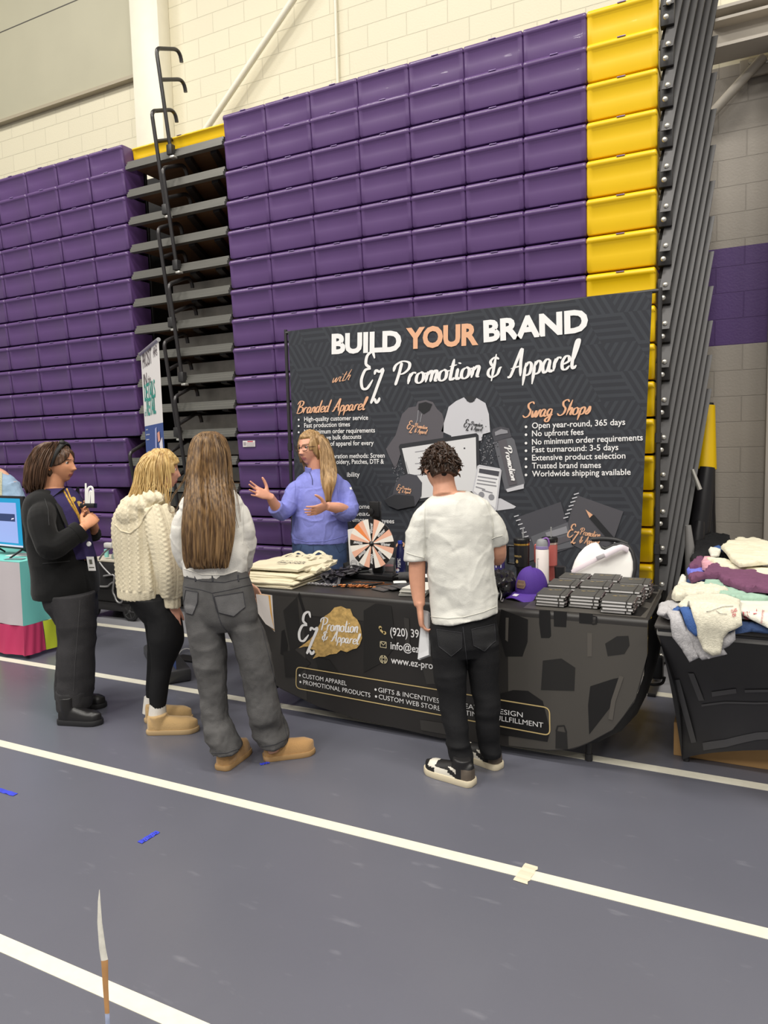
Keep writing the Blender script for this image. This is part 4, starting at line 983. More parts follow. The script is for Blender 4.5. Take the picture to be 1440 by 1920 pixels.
mb.build('paper_tag', [P_WHITE, P_GREYS[1]], t, 0)
# crumpled black drawstring bag
def lump(c, r, seed, amp, n=40, fr=22):
    mb = MB(); mb.ball((0, 0, 0), (1, 1, 1), n); v = mb.verts(); d = v / np.linalg.norm(v, axis=1)[:, None]
    k = 1 + amp * ridge(d * 3.1, seed) + amp * .5 * ridge(d * 6.5, seed + 1)
    v = d * k[:, None] * np.array(r); v[:, 2] = np.maximum(v[:, 2], -r[2] * .62); mb.v = [v + np.array(c)]; return mb
t = thing('drawstring_bag', (-1.14, 3.66, TT), 'crumpled glossy black drawstring bag left of the purple cap', 'bag')
lump((-1.15, 3.68, TT + .047), (.075, .12, .075), 4, .22, 44).build('bag_body', mat('glossy_black_nylon', '1a191c', .22), t, 50)
MB().tube(crom([V(-1.12, 3.58, TT + .05), V(-1.10, 3.55, TT + .03), V(-1.095, 3.52, TT + .008), V(-1.08, 3.50, TT + .006), V(-1.085, 3.53, TT + .012)], 20), .0035, 8).build('cord_clip', M_CLIP, t, 60)
MB().lathe([(.028, .0), (.03, .06), (.032, .1)], (-.915, 4.08, TT), 20).build('bag_pouch', mat('black_nylon', '202023', .5), thing('black_pouch', (-.915, 4.08, TT), 'black pouch between the coral tumbler and the white bag', 'pouch'), 40)
# purple cap
def cap_thing():
    c = V(-.985, 3.715, TT); a = radians(-112)     # the peak points towards the camera, a little left
    fwd = V(cos(a), sin(a), 0); sd = V(-fwd[1], fwd[0], 0)
    t = thing('baseball_cap', c, 'purple baseball cap with brown leather patch between bag and notebooks', 'cap')
    W_ = lambda x, y, z: c + fwd * x + sd * y + V(0, 0, z)
    mb = MB(); n, m = 48, 16; vs = []
    for j in range(m):
        ph = (pi / 2) * j / (m - 1)
        for i in range(n):
            th = 2 * pi * i / n
            rx, ry, rz = .098, .082, .128 * (1 + .10 * max(cos(th), 0))
            seam = 1 - .012 * (abs(((th / (2 * pi) * 6) % 1) - .5) > .47)
            k = cos(ph) ** .72; vs.append(W_(rx * k * cos(th) * seam, ry * k * sin(th) * seam, .02 + rz * sin(ph) ** 1.05 * seam))
    mb.add(vs, [(j * n + i, j * n + (i + 1) % n, (j + 1) * n + (i + 1) % n, (j + 1) * n + i) for j in range(m - 1) for i in range(n)] + [tuple(range(n))[::-1], tuple((m - 1) * n + i for i in range(n))])
    MC = mat('purple_cap_cotton', '4b2b8a', .75, bump=(260, .2))
    mb.build('crown', MC, t, 50)
    mb = MB(); vs = []; n2, m2 = 25, 9
    for side in (0, 1):
        for i in range(n2):
            th = -1.15 + 2.3 * i / (n2 - 1)
            for j in range(m2):
                u = j / (m2 - 1); r0 = V(.093 * cos(th), .081 * sin(th)); r1 = V(.093 + .072 * cos(th * .92) ** .6 if abs(th) < 1.4 else .093, .088 * sin(th) * 1.0)
                r1 = V(.165 * cos(th * .78) ** .55 * .98, .093 * sin(th * 1.05)); p = r0 + (r1 - r0) * u
                vs.append(W_(p[0], p[1], .026 - .035 * u * abs(sin(th)) ** 1.6 - .018 * u * u - .004 * side + .006 * u))
    K = n2 * m2; f = [(i * m2 + j, (i + 1) * m2 + j, (i + 1) * m2 + j + 1, i * m2 + j + 1) for i in range(n2 - 1) for j in range(m2 - 1)]
    rim = [i * m2 + m2 - 1 for i in range(n2)]; f2 = [tuple(q + K for q in g[::-1]) for g in f]
    mb.add(vs, f + f2 + [(rim[i], rim[i + 1], rim[i + 1] + K, rim[i] + K) for i in range(n2 - 1)])
    mb.build('peak', MC, t, 50)
    # hexagonal leather patch that follows the crown front
    def onc(q, off):
        out = []
        for y, z in q:
            th = y / .085; zz = min(max((z - .02) / .141, 0), .999); ph = math.asin(zz ** (1 / 1.05)); k = cos(ph) ** .72
            out.append(W_((.098 * k) * cos(th) + off, .082 * k * sin(th), z + off * .35))
        return np.array(out)
    hexp = [(-.034, .072), (-.026, .052), (.026, .052), (.034, .072), (.026, .094), (-.026, .094)]
    dense = []
    for i in range(6):
        for u in np.linspace(0, 1, 5)[:-1]: dense.append(V(*hexp[i]) + (V(*hexp[(i + 1) % 6]) - V(*hexp[i])) * u)
    dn = np.array(dense); cc = dn.mean(0); mb = MB()
    rings_ = [cc + (dn - cc) * s for s in (1, .7, .35)]
    k = len(dn); vs = np.vstack([onc(r, .0035) for r in rings_] + [onc([cc], .0035)])
    f = [(g * k + i, g * k + (i + 1) % k, (g + 1) * k + (i + 1) % k, (g + 1) * k + i) for g in range(2) for i in range(k)] + [(2 * k + i, 2 * k + (i + 1) % k, 3 * k) for i in range(k)]
    mb.add(vs, f); mb.build('leather_patch', mat('brown_leather', '6d5448', .55), t, 60)
    mb = MB(); put_text(mb, 'SUMMERLIN', lambda q: onc(q, .0045), -.024, .069, width=.048, size=.012, bold=.01); strip(mb, [tuple(cc + (p - cc) * .88) for p in np.vstack([dn, dn[:1]])], .0015, lambda q: onc(q, .0045))
    mb.build('patch_print', mat('patch_engraving', 'a58c6e', .5), t, 0)
    mb = MB(); mb.add([W_(.125, -.016, .0275), W_(.125, .016, .0275), W_(.148, .014, .0205), W_(.148, -.014, .0205)], [(0, 1, 2, 3)]); mb.build('size_sticker', mat('sticker_pale', 'cfc9d8', .4), t, 0)
    MB().ball(W_(0, 0, .1485), (.007, .007, .004), 10).build('top_button', MC, t)
cap_thing()
# white rounded bag with strap
def white_bag():
    Yb = 4.14
    def S(x, y, Y=Yb): return atY(900 + .25 * x, 980 + .25 * y, Y)
    t = thing('belt_bag', S(910, 470), 'white rounded stadium cushion with black rim and pale strap behind the notebooks', 'cushion')
    out = [(672, 400), (684, 340), (700, 290), (728, 240), (770, 195), (812, 170), (850, 162), (872, 176), (890, 205), (920, 218), (948, 205), (985, 188), (1040, 180), (1085, 196), (1118, 240), (1138, 300), (1142, 360), (1132, 420), (1120, 458)]
    bot = [(1100, 470), (700, 470)]
    P = [S(*p) for p in out] + [S(*p) for p in bot]
    zmin = TT
    P = [V(p[0], p[1] + (p[2] - TT) * .25, max(p[2], zmin)) for p in P]
    c = np.mean(P, 0); mb = MB(); rings_ = []
    for s, off in ((1, .03), (1.0, .012), (.98, .003), (.94, 0), (.6, -.004), (.25, -.006)): rings_.append([c + (p - c) * s + V(0, off, 0) for p in P])
    k = len(P); vs = [p for r in rings_ for p in r]; f = [(g * k + i, g * k + (i + 1) % k, (g + 1) * k + (i + 1) % k, (g + 1) * k + i) for g in range(5) for i in range(k)] + [tuple(range(k)), tuple(5 * k + i for i in range(k))]
    mb.add(vs, f); mb.build('white_front', mat('white_vinyl', 'eceae6', .45), t, 50)
    mb = MB(); mb.tube([p + V(.006, .03, .003) for p in P[8:19]], .014, 10); mb.tube(crom([P[5] + V(0, .06, .02), S(900, 140) + V(0, .11, 0), S(1000, 150) + V(0, .11, 0), P[13] + V(0, .06, .01)], 14), .014, 10)
    mb.build('black_rim', mat('black_binding', '1d1d20', .5), t, 60)
    sp_ = [S(690, 372, 4.13), S(770, 328, 4.13), S(850, 285, 4.14), S(920, 250, 4.15), S(1000, 205, 4.16), S(1060, 190, 4.17), S(1100, 205, 4.19)]
    MB().tube(crom(sp_, 24), .013, 8, flat=.2, up=(.4, -1, .6)).build('strap', mat('lavender_webbing', 'cfc3c9', .6), t, 60)
    MB().tube(crom([S(930, 248, 4.13), S(1010, 205, 4.14), S(1060, 185, 4.15), S(1110, 205, 4.18)], 12), .017, 8, flat=.3, up=(.4, -1, .6)).build('strap_pad', mat('lavender_pad', 'd8cdd4', .6), t, 60)
    MB().box(S(905, 255, 4.125), (.05, .012, .022), rot=np.array(Matrix.Rotation(radians(-26), 3, 'Y')), bev=.003).build('buckle', mat('grey_buckle', 'b9b4b8', .35), t)
white_bag()
# notebooks: nine stacks of four
M_COV = mat('dark_notebook_cover', '4a4946', .6); M_PAG = mat('notebook_pages', 'e0dddc', .7); M_EL = mat('dark_elastic', '2b2826', .6)
def notebook_meshes():
    w, d, h = .142, .165, .0145
    mb = MB(); mb.box((0, 0, .0012), (w, d, .0018)); mb.box((0, 0, h - .0008), (w, d, .0018)); mb.box((-w / 2 + .001, 0, h / 2), (.002, d, h)); cov = mb.mesh('cover', M_COV, 0)
    pag = MB().box((.001, 0, h / 2), (w - .006, d - .006, h - .0035)).mesh('pages', M_PAG, 0)
    el = MB().box((.045, 0, h / 2), (.005, d + .0015, h + .0015)).mesh('elastic_band', M_EL, 0)
    mb = MB(); mb.tube([V(w / 2 + .006, -.06, h * .6), V(w / 2 + .006, .06, h * .6)], .0048, 8); mb.tube([V(w / 2 + .006, -.06, h * .6), V(w / 2 + .006, -.078, h * .6)], [.0046, .001], 8, mi=1); mb.box((w / 2 + .006, -.035, h * .6 + .0055), (.0028, .036, .0016), mi=1); pn = mb.mesh('pen', [mat('plum_pen', '3a2b2e', .35), mat('pen_metal', 'bfb6b4', .25, metal=.8)], 40)
    mb = MB(); zf = lambda q: np.stack([q[:, 0], q[:, 1], np.full(len(q), h + .0006)], 1)
    put_script(mb, 'Z', zf, (-.035, .026), (-.012, .026), .016, .16, 0, .2); put_script(mb, 'Promotion', zf, (-.008, .03), (.032, .03), .011, .16, 0, .2)
    lg = mb.mesh('gold_print', mat('print_notebook_gold', 'b09a68', .45), 0)
    return [('cover', cov), ('pages', pag), ('elastic_band', el), ('pen', pn), ('gold_print', lg)]
NBM = notebook_meshes()
cols = [(-.832, 'left'), (-.672, 'middle'), (-.510, 'right')]; rows = [(3.545, 'front'), (3.735, 'middle'), (3.925, 'rear')]
for cx, cn in cols:
    for ry, rn in rows:
        hh = 4 if (rn == 'front') else 5
        yy = ry + (.045 if cn == 'middle' else (-.02 if cn == 'right' else .02)); xx = cx + (.015 if rn == 'middle' else (.03 if rn == 'rear' else 0))
        for k in range(hh):
            lev = ['bottom', 'second from the bottom', 'third from the bottom', 'fourth from the bottom', 'fifth and topmost'][k] if k < hh - 1 else 'topmost'
            t = thing('notebook', (xx + .003 * sin(k * 3 + cx * 40), yy + .004 * cos(k * 2 + ry * 9), TT + .0013 + .0153 * k), 'dark notebook with pen, %s in the %s stack of the %s column' % (lev, rn, cn), 'notebook', .03 * sin(k * 5 + cx * 30 + ry * 7), 'stacked dark notebooks')
            for nm, me in NBM:
                if nm == 'gold_print' and k < hh - 1: continue
                child(me, nm, t, (0, 0, 0))
# ------------------------------------------------------------------ right hand shirt table
T2X0, T2X1, T2Y0, T2Y1 = -.328, 1.50, 3.305, 4.10
t = thing('folding_table', (.6, 3.7, 0), 'folding table of shirts under a black stretch cover', 'table')
MB().box(((T2X0 + T2X1) / 2, (T2Y0 + T2Y1) / 2, TZ - .025), (T2X1 - T2X0 - .02, T2Y1 - T2Y0 - .02, .042), bev=.01).build('tabletop', mat('table_plastic', '8a8884', .5), t)
for x in (-.208, 1.38):
    for y in (3.665, 3.95): MB().tube([V(x, y, 0), V(x, y, TZ - .04)], .0145, 10).build('leg', M_DK, t)
M_STR = mat('black_stretch_cover', '29282a', .38, spec=.45, noise=(3, .15))
cv = thing('stretch_table_cover', (.6, 3.7, TZ), 'black stretch cover pulled down over the feet of the shirt table', 'tablecloth')
def surf(A, B, n, bulge):
    mb = MB(); k = len(A); vs = []
    for a, b in zip(A, B):
        for u in np.linspace(0, 1, n): vs.append(np.array(a) + (np.array(b) - np.array(a)) * u + bulge(u))
    mb.add(vs, [(i * n + j, i * n + j + 1, (i + 1) * n + j + 1, (i + 1) * n + j) for i in range(k - 1) for j in range(n - 1)]); return mb
xs = np.linspace(0, 1, 41)
top = [V(T2X0 + .015 + (T2X1 - T2X0 - .03) * u, T2Y0, TZ - .012) for u in xs]
hem = [V(-.225 + 1.62 * u, 3.640 - .12 * sin(pi * u), .012 + .20 * sin(pi * u) ** .75) for u in xs]
surf(top, hem, 16, lambda u: V(0, .07 * sin(pi * u), 0)).build('front_panel', M_STR, cv, 60)
ys = np.linspace(0, 1, 13)
topL = [V(T2X0, T2Y0 + .015 + (T2Y1 - T2Y0 - .03) * u, TZ - .012) for u in ys]
hemL = [V(-.225 + .015 * sin(pi * u), 3.640 + .34 * u, .012 + .11 * sin(pi * u)) for u in ys]
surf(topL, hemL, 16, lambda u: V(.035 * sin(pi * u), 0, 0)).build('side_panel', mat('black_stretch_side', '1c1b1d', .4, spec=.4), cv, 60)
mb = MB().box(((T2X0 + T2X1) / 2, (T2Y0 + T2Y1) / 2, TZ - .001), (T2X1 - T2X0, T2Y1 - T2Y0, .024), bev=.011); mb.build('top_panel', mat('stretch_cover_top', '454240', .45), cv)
# printed dark shapes and pale seams on the front panel
def fpan(u, v, off=.004):   # u 0..1 along, v 0..1 down
    a = np.array(top[0]) + (np.array(top[-1]) - np.array(top[0])) * u; b = V(-.225 + 1.62 * u, 3.640 - .12 * sin(pi * u), .012 + .20 * sin(pi * u) ** .75)
    return a + (b - a) * v + V(0, .07 * sin(pi * v) - off, -off * .4)
def fstrip(mb, uv, w, mi):
    for (u0, v0), (u1, v1) in zip(uv[:-1], uv[1:]):
        for q in np.linspace(0, 1, 4)[:-1]:
            ua, va, ub, vb = u0 + (u1 - u0) * q, v0 + (v1 - v0) * q, u0 + (u1 - u0) * (q + 1 / 3), v0 + (v1 - v0) * (q + 1 / 3)
            mb.quad(fpan(ua, va - w), fpan(ub, vb - w), fpan(ub, vb + w), fpan(ua, va + w), mi)
mb = MB()
fstrip(mb, [(.07, .62), (.13, .60), (.2, .605), (.3, .59), (.45, .6)], .008, 0); fstrip(mb, [(.10, .53), (.16, .50)], .02, 0); fstrip(mb, [(.18, .5), (.28, .48), (.4, .5)], .012, 0); fstrip(mb, [(.06, .94), (.12, .93), (.2, .88), (.26, .87)], .03, 0); fstrip(mb, [(.3, .88), (.42, .9)], .06, 0)
for u0, v0, u1, v1 in ((.05, .35, .065, .58), (.012, .4, .03, .9)): mb.quad(fpan(u0, v0), fpan(u0 + .014, v0), fpan(u1 + .014, v1), fpan(u1, v1), 0)
mb.build('printed_bands', [mat('stretch_print_grey', '454446', .4)], cv, 0)
t = thing('cardboard_box', (.35, 3.95, 0), 'brown cardboard box on the floor under the shirt table', 'box')
mb = MB().box((.42, 3.90, .085), (1.38, .38, .17), bev=.003); mb.build('box_body', mat('brown_cardboard', 'b08a5a', .8, noise=(8, .06)), t, 0)
MB().box((.42, 3.708, .14), (1.3, .003, .012)).build('box_flap', mat('cardboard_edge', '9c7a50', .8), t, 0)

from mathutils.bvhtree import BVHTree
# shirts: soft flat patches in table coordinates (x along the table, v across it; v below the front edge hangs down)
EDGE_PX = lambda px: 1172 + (px - 1222) * .197
YE = 3.296
def shirt(pts, lift, m, label, th=.016, wav=.008, fr=14, seed=0, extra=None, name='t_shirt', drop=.0):
    """pts in the photograph's detail coordinates"""
    q = []
    for x, y in pts:
        px, py = 1200 + x / 6.0, 1000 + y / 6.0
        w = atZ(px, py, TZ + .02 + lift)
        if w[1] < YE - lift * .4:
            h = atY(px, py, YE - .02 - lift * .5); q.append((h[0], YE - max(TZ + .02 + lift - h[2], .005)))
        else: q.append((w[0], w[1]))
    q = np.array(q); n0 = len(q)
    # smooth the outline
    dn = []
    for i in range(n0):
        a, b = q[i], q[(i + 1) % n0]; k = max(2, int(np.linalg.norm(b - a) / .02))
        for u in np.linspace(0, 1, k + 1)[:-1]: dn.append(a + (b - a) * u)
    dn = np.array(dn)
    from mathutils.geometry import delaunay_2d_cdt
    lo, hi = dn.min(0), dn.max(0); st = .011; g = [(x, y) for x in np.arange(lo[0], hi[0], st) for y in np.arange(lo[1], hi[1], st)]
    g = np.array(g); x, y = g[:, 0], g[:, 1]; ins = np.zeros(len(g), bool); mind = np.full(len(g), 9.)
    for i in range(len(dn)):
        (x0, y0), (x1, y1) = dn[i], dn[(i + 1) % len(dn)]
        if y0 != y1: ins ^= ((y0 > y) != (y1 > y)) & (x < (x1 - x0) * (y - y0) / (y1 - y0) + x0)
        mind = np.minimum(mind, np.hypot(x - x0, y - y0))
    g = g[ins & (mind > .006)]
    allp = np.vstack([dn, g]); nb = len(dn)
    v2, _, fc, *_ = delaunay_2d_cdt([Vector(p) for p in allp], [], [list(range(nb))], 1, 1e-6)
    v2 = np.array([tuple(p) for p in v2])
    d = np.full(len(v2), 9.)
    for i in range(nb): d = np.minimum(d, np.hypot(v2[:, 0] - dn[i, 0], v2[:, 1] - dn[i, 1]))
    prof = np.clip(d / .010, 0, 1); prof = np.sqrt(1 - (1 - prof) ** 2)
    P3 = np.stack([v2[:, 0] * fr, v2[:, 1] * fr, np.full(len(v2), seed * 5.1)], 1)
    th *= .6; wav *= .8; fr *= .95
    h = th * (.35 + .65 * prof) + wav * (.7 * ridge(P3 * V(.5, 1.1, 1), seed) + .5 * vnoise(P3 * 1.7, seed + 3) + 1.0 * np.clip(ridge(P3 * V(.45, 1.0, 1), seed + 7), 0, 1) ** 3) * (.3 + .7 * prof) + wav
    zt = TZ + .014 + lift; R = .035
    def fold(v, off):
        s = np.maximum(YE - v, 0); a = np.minimum(s / R, pi / 2); rest = np.maximum(s - R * pi / 2, 0)
        # normal direction turns from up to forward
        ny, nz = -np.sin(a), np.cos(a)
        yy = np.where(v >= YE, v, YE - R * np.sin(a)); zz = np.where(v >= YE, zt, zt - R * (1 - np.cos(a)) - rest)
        return np.stack([np.zeros_like(yy), yy + ny * off, zz + nz * off], 1)
    lf = lift * .55
    top_ = fold(v2[:, 1], h + np.where(v2[:, 1] < YE, lf, 0) * 1.0); top_[:, 0] = v2[:, 0]
    bot_ = fold(v2[:, 1], np.where(v2[:, 1] < YE, lf, 0)); bot_[:, 0] = v2[:, 0]
    K = len(v2); faces = [tuple(f) for f in fc]
    edges = {}
    for f in faces:
        for i in range(len(f)): edges[(f[i], f[(i + 1) % len(f)])] = 1
    side = [(a, a + K, b + K, b) for (a, b) in edges if (b, a) not in edges]
    mb = MB().add(np.vstack([top_, bot_]), faces + [tuple(i + K for i in f[::-1]) for f in faces] + side)
    o = mb.build(name, m, None, 70); tag(o, label, 't-shirt', 'heaped t-shirts on the side table')
    return o, (lambda px, py, off: None), zt
def cloth_m(n, c, **k): return mat(n, c, .9, spec=.2, bump=(180, .3), noise=(40, .07), **k)
M_ECRU, M_OAT, M_HEA = cloth_m('ecru_cotton', 'dbd5be'), mat('oatmeal_heather', 'cfcab8', .9, spec=.2, noise=(90, .12), bump=(180, .3)), mat('grey_heather', 'adabad', .9, spec=.2, noise=(120, .16), bump=(180, .3))
M_PLUM, M_MINT, M_NVY, M_BLU, M_BLKC, M_PERI, M_WH, M_PINK = cloth_m('plum_cotton', '6d4660'), cloth_m('mint_cotton', '98b5a4'), cloth_m('slate_blue_cotton', '34466a'), cloth_m('denim_blue_cotton', '3f5c93'), cloth_m('black_cotton', '202022'), cloth_m('periwinkle_cotton', '6f74cc'), cloth_m('white_cotton', 'd5d2c6'), mat('pink_tie_dye', 'c993a0', .9, noise=(14, .35))
S = shirt
S([(620, 140), (700, 75), (860, 60), (1010, 90), (1040, 200), (1060, 340), (900, 400), (600, 330)], .025, M_BLKC, 'black t-shirt at the back beneath the ecru one', .05, .02, 16, 1)
S([(560, 300), (700, 180), (900, 240), (1050, 345), (880, 400), (620, 380)], .05, M_BLKC, 'crumpled black t-shirt in front of the white scrap', .03, .016, 18, 2)
S([(770, 190), (800, 160), (910, 200), (890, 250), (800, 260)], .115, M_WH, 'small white cloth tucked on the black t-shirts', .015, .008, 30, 3)
S([(820, 160), (900, 140), (940, 190), (900, 200)], .115, M_BLU, 'scrap of blue t-shirt behind the white cloth', .012, .005, 30, 4)
S([(540, 400), (620, 320), (700, 290), (760, 380), (700, 420), (560, 420)], .06, M_PLUM, 'plum t-shirt sleeve under the pink tie-dye one', .03, .012, 20, 5)
S([(690, 330), (720, 290), (860, 320), (890, 390), (760, 420), (700, 400)], .085, M_PINK, 'pink tie-dye t-shirt in the middle of the heap', .02, .010, 22, 6)
S([(740, 300), (900, 310), (1060, 345), (1250, 380), (1500, 410), (1700, 450), (1700, 540), (1440, 490), (1240, 455), (1060, 420), (880, 390)], .095, M_ECRU, 'long folded ecru t-shirt behind the plum one', .022, .010, 14, 7)
S([(525, 420), (560, 400), (720, 420), (740, 460), (600, 480), (540, 460)], .055, M_PERI, 'periwinkle blue t-shirt peeking out at the left', .022, .010, 22, 8)
S([(520, 560), (600, 510), (840, 500), (870, 590), (700, 620), (540, 630)], .035, M_NVY, 'slate blue t-shirt left of the mint one', .03, .010, 18, 9)
S([(1080, 640), (1340, 640), (1700, 660), (1700, 800), (1340, 740)], .045, M_NVY, 'slate blue t-shirt under the plum one at the right', .03, .010, 18, 10)
S([(420, 600), (450, 510), (520, 530), (520, 640), (430, 650)], .025, M_WH, 'white t-shirt sleeve at the left edge of the heap', .025, .012, 26, 11)
S([(700, 600), (760, 530), (860, 505), (1000, 580), (1120, 640), (1440, 720), (1440, 760), (1100, 760), (880, 690)], .055, M_MINT, 'mint green t-shirt in front of the plum one', .025, .010, 15, 12)
S([(540, 490), (700, 470), (780, 400), (880, 395), (1060, 450), (1300, 470), (1700, 560), (1700, 690), (1330, 650), (1200, 650), (1060, 600), (940, 560), (880, 500), (740, 500), (580, 550)], .085, M_PLUM, 'plum t-shirt with small pink print across the heap', .025, .013, 15, 13)
S([(910, 160), (1000, 110), (1120, 75), (1200, 90), (1290, 72), (1420, 120), (1700, 180), (1700, 420), (1440, 340), (1240, 360), (1120, 370), (1030, 310), (970, 220)], .135, M_ECRU, 'ecru t-shirt spread on top at the back', .02, .010, 12, 14)
S([(355, 720), (380, 650), (540, 625), (700, 610), (860, 640), (1010, 700), (880, 720), (600, 740), (400, 750)], .045, M_OAT, 'oatmeal t-shirt rolled behind the front one', .03, .014, 20, 15)
S([(195, 900), (215, 800), (300, 770), (440, 760), (560, 900), (680, 1080), (900, 1260), (980, 1380), (700, 1445), (540, 1300), (400, 1150), (340, 1000)], .02, M_HEA, 'grey heather t-shirt hanging lowest over the table corner', .012, .006, 18, 16)
S([(190, 890), (220, 810), (320, 830), (450, 960), (560, 1160), (660, 1420), (560, 1470), (480, 1330), (370, 1190), (340, 1030)], .034, M_HEA, 'grey heather t-shirt at the left end of the hanging ones', .012, .006, 18, 17)
S([(900, 1180), (1070, 1130), (1075, 1220), (1000, 1290), (900, 1340)], .030, M_HEA, 'grey heather t-shirt hanging right of the oatmeal one', .010, .006, 18, 18)
S([(930, 1170), (1150, 1060), (1700, 1110), (1700, 1200), (1250, 1150), (1080, 1160), (960, 1200)], .028, M_NVY, 'dark blue t-shirt folded under the white printed one', .010, .005, 18, 19)
S([(340, 880), (430, 820), (520, 900), (660, 1020), (700, 1150), (630, 1180), (540, 1100), (440, 940)], .05, M_BLU, 'denim blue t-shirt under the oatmeal one at the corner', .012, .006, 20, 20)
S([(1050, 760), (1440, 745), (1700, 760), (1700, 1160), (1440, 1120), (1260, 1060), (1100, 990)], .05, M_WH, 'white t-shirt with red print at the right front', .014, .004, 12, 21)
S([(425, 800), (540, 700), (720, 690), (960, 700), (1130, 750), (1120, 900), (1150, 1070), (1000, 1130), (940, 1200), (910, 1380), (820, 1400), (720, 1340), (650, 1180), (640, 1070), (560, 940)], .068, M_OAT, 'oatmeal t-shirt with red print draped over the front edge', .014, .0045, 12, 22)
# black drapes and rolled mats behind the bleacher end
M_TARP = mat('black_vinyl', '1d1c1f', .35, noise=(5, .1))
def roll(label, base, topp, r0, r1, m2=None):
    t = thing('rolled_mat', base, label, 'mat')
    ax = np.array(topp) - np.array(base)
    pts = [np.array(base) + ax * u for u in np.linspace(0, 1, 12)]
    MB().tube(pts, [r0 + (r1 - r0) * u + .006 * sin(9 * u) for u in np.linspace(0, 1, 12)], 24).build('roll', M_TARP, t, 60)
    if m2: MB().tube([np.array(base) + ax * u for u in (.72, .8, .9, .99)], [r0 + (r1 - r0) * u + .012 for u in (.72, .8, .9, .99)], 24).build('yellow_end', m2, t, 60)
roll('tall black mat roll with yellow end leaning at the block wall', atZ(1305, 1195, 0) * V(1, 1, 0) + V(.0, 0, 0.0), (-.235, 6.2, 1.84), .17, .04, M_YEL)
roll('shorter black mat roll leaning behind the end bars', (-.36, 5.72, 0), (-.22, 5.9, 1.35), .13, .05)
roll('low black mat roll slumped against the end bars', (-.36, 5.42, 0), (-.25, 5.55, .98), .12, .03)
o = MB().tube([atY(1290, 985, 5.35), atY(1312, 1075, 5.35) + V(0, 0, -.6)], [.02, .09], 14).build('grey_floor_pipe', mat('grey_pipe', '8b8988', .4)); tag(o, 'grey tapered pipe standing by the last yellow seat', 'pipe')
o = MB().tube([atY(1312, 918, 5.6), atY(1298, 880, 5.6)], [.018, .012], 10).build('steel_peg', M_BOLT); tag(o, 'short steel peg in front of the black mat rolls', 'peg')
t = thing('hanging_bag', atY(1225, 1270, 4.05), 'black accessory bag with loop hanging in the gap between the tables', 'bag')
mb = MB(); c = atY(1226, 1250, 4.05); mb.box(c, (.10, .05, .13), bev=.015); mb.build('bag_body', mat('black_nylon', '202023', .5), t)
MB().tube(crom([c + V(-.05, 0, -.06), c + V(-.02, 0, -.10), c + V(.04, 0, -.09), c + V(.055, 0, -.05)], 12), .008, 8).build('loop', M_DK, t, 60)
MB().tube([c + V(.01, 0, .06), c + V(.0, .0, .45)], .018, 8).build('strap', M_DK, t, 60)

# ------------------------------------------------------------------ left: exhibitor table with colour block cloth
LX, LYF, LYB = -4.925, 3.60, 4.12        # right end of the table
LXF = -6.9
t = thing('folding_table', (-6, 3.95, 0), 'folding table at the far left under a colour block cloth', 'table')
MB().box(((LX + LXF) / 2, (LYF + LYB) / 2, TZ - .03), (LX - LXF - .03, LYB - LYF - .03, .04), bev=.01).build('tabletop', mat('table_plastic', '8a8884', .5), t)
for x in (LX - .12, LXF + .12):
    for y in (LYF + .1, LYB - .1): MB().tube([V(x, y, 0), V(x, y, TZ - .05)], .0145, 10).build('leg', M_DK, t)
ct2 = thing('tablecloth', ((LX + LXF) / 2, 3.95, TZ), 'teal, grey, pink and lime tablecloth on the far left table', 'tablecloth')
M_TEAL, M_LG, M_PNK, M_LIME = mat('teal_cloth', '6cbcb4', .8), mat('light_grey_cloth', 'b9b2b6', .8, bump=(6, .25)), mat('pink_cloth', 'b8325e', .8), mat('lime_cloth', 'b3bf2b', .8)
MB().box(((LX + LXF) / 2, (LYF + LYB) / 2, TZ + .001), (LX - LXF, LYB - LYF, .012), bev=.005).build('teal_top', M_TEAL, ct2)
def drape(p0, p1, z0, z1, m, name, out, wv=.012, fr=5, ext=(0, 0, 0), end=1):
    p0, p1 = V(*p0), V(*p1); mb = MB(); nx, nz = 30, 14; vs = []
    L_ = np.linalg.norm(p1 - p0)
    for i in range(nx + 1):
        for j in range(nz + 1):
            u, w = i / nx, j / nz; q = p0 + (p1 - p0) * u; z = z0 + (z1 - z0) * w; dpt = (TZ - z) / TZ
            fl_ = .002 + .05 * dpt; vs.append(V(q[0], q[1], z) + V(*ext) * fl_ * (u if end else 1 - u) + V(*out) * (.002 + .05 * dpt + wv * dpt * sin(u * fr * L_ * 5) + .004 * dpt * sin(u * 17 + w * 3)))
    mb.add(vs, [(i * (nz + 1) + j, i * (nz + 1) + j + 1, (i + 1) * (nz + 1) + j + 1, (i + 1) * (nz + 1) + j) for i in range(nx) for j in range(nz)])
    mb.build(name, m, ct2, 60)
zc, zb = .265, .035
drape((LXF, LYF, 0), (LX, LYF, 0), TZ, zc, M_LG, 'grey_front', (0, -1, 0), ext=(1, 0, 0)); 
drape((LXF, LYF, 0), (-5.17, LYF, 0), zc, zb, M_LIME, 'lime_front_band', (0, -1, 0)); drape((-5.17, LYF, 0), (LX, LYF, 0), zc, zb, M_PNK, 'pink_front_band', (0, -1, 0), ext=(1, 0, 0))
drape((LX, LYF, 0), (LX, LYB, 0), TZ, zc, M_TEAL, 'teal_side', (1, 0, 0), .015, ext=(0, -1, 0), end=0)
drape((LX, LYF, 0), (LX, 3.74, 0), zc, zb, M_PNK, 'pink_side_band', (1, 0, 0), .015, ext=(0, -1, 0), end=0); drape((LX, 3.74, 0), (LX, LYB, 0), zc, zb, M_LIME, 'lime_side_band', (1, 0, 0), .015)
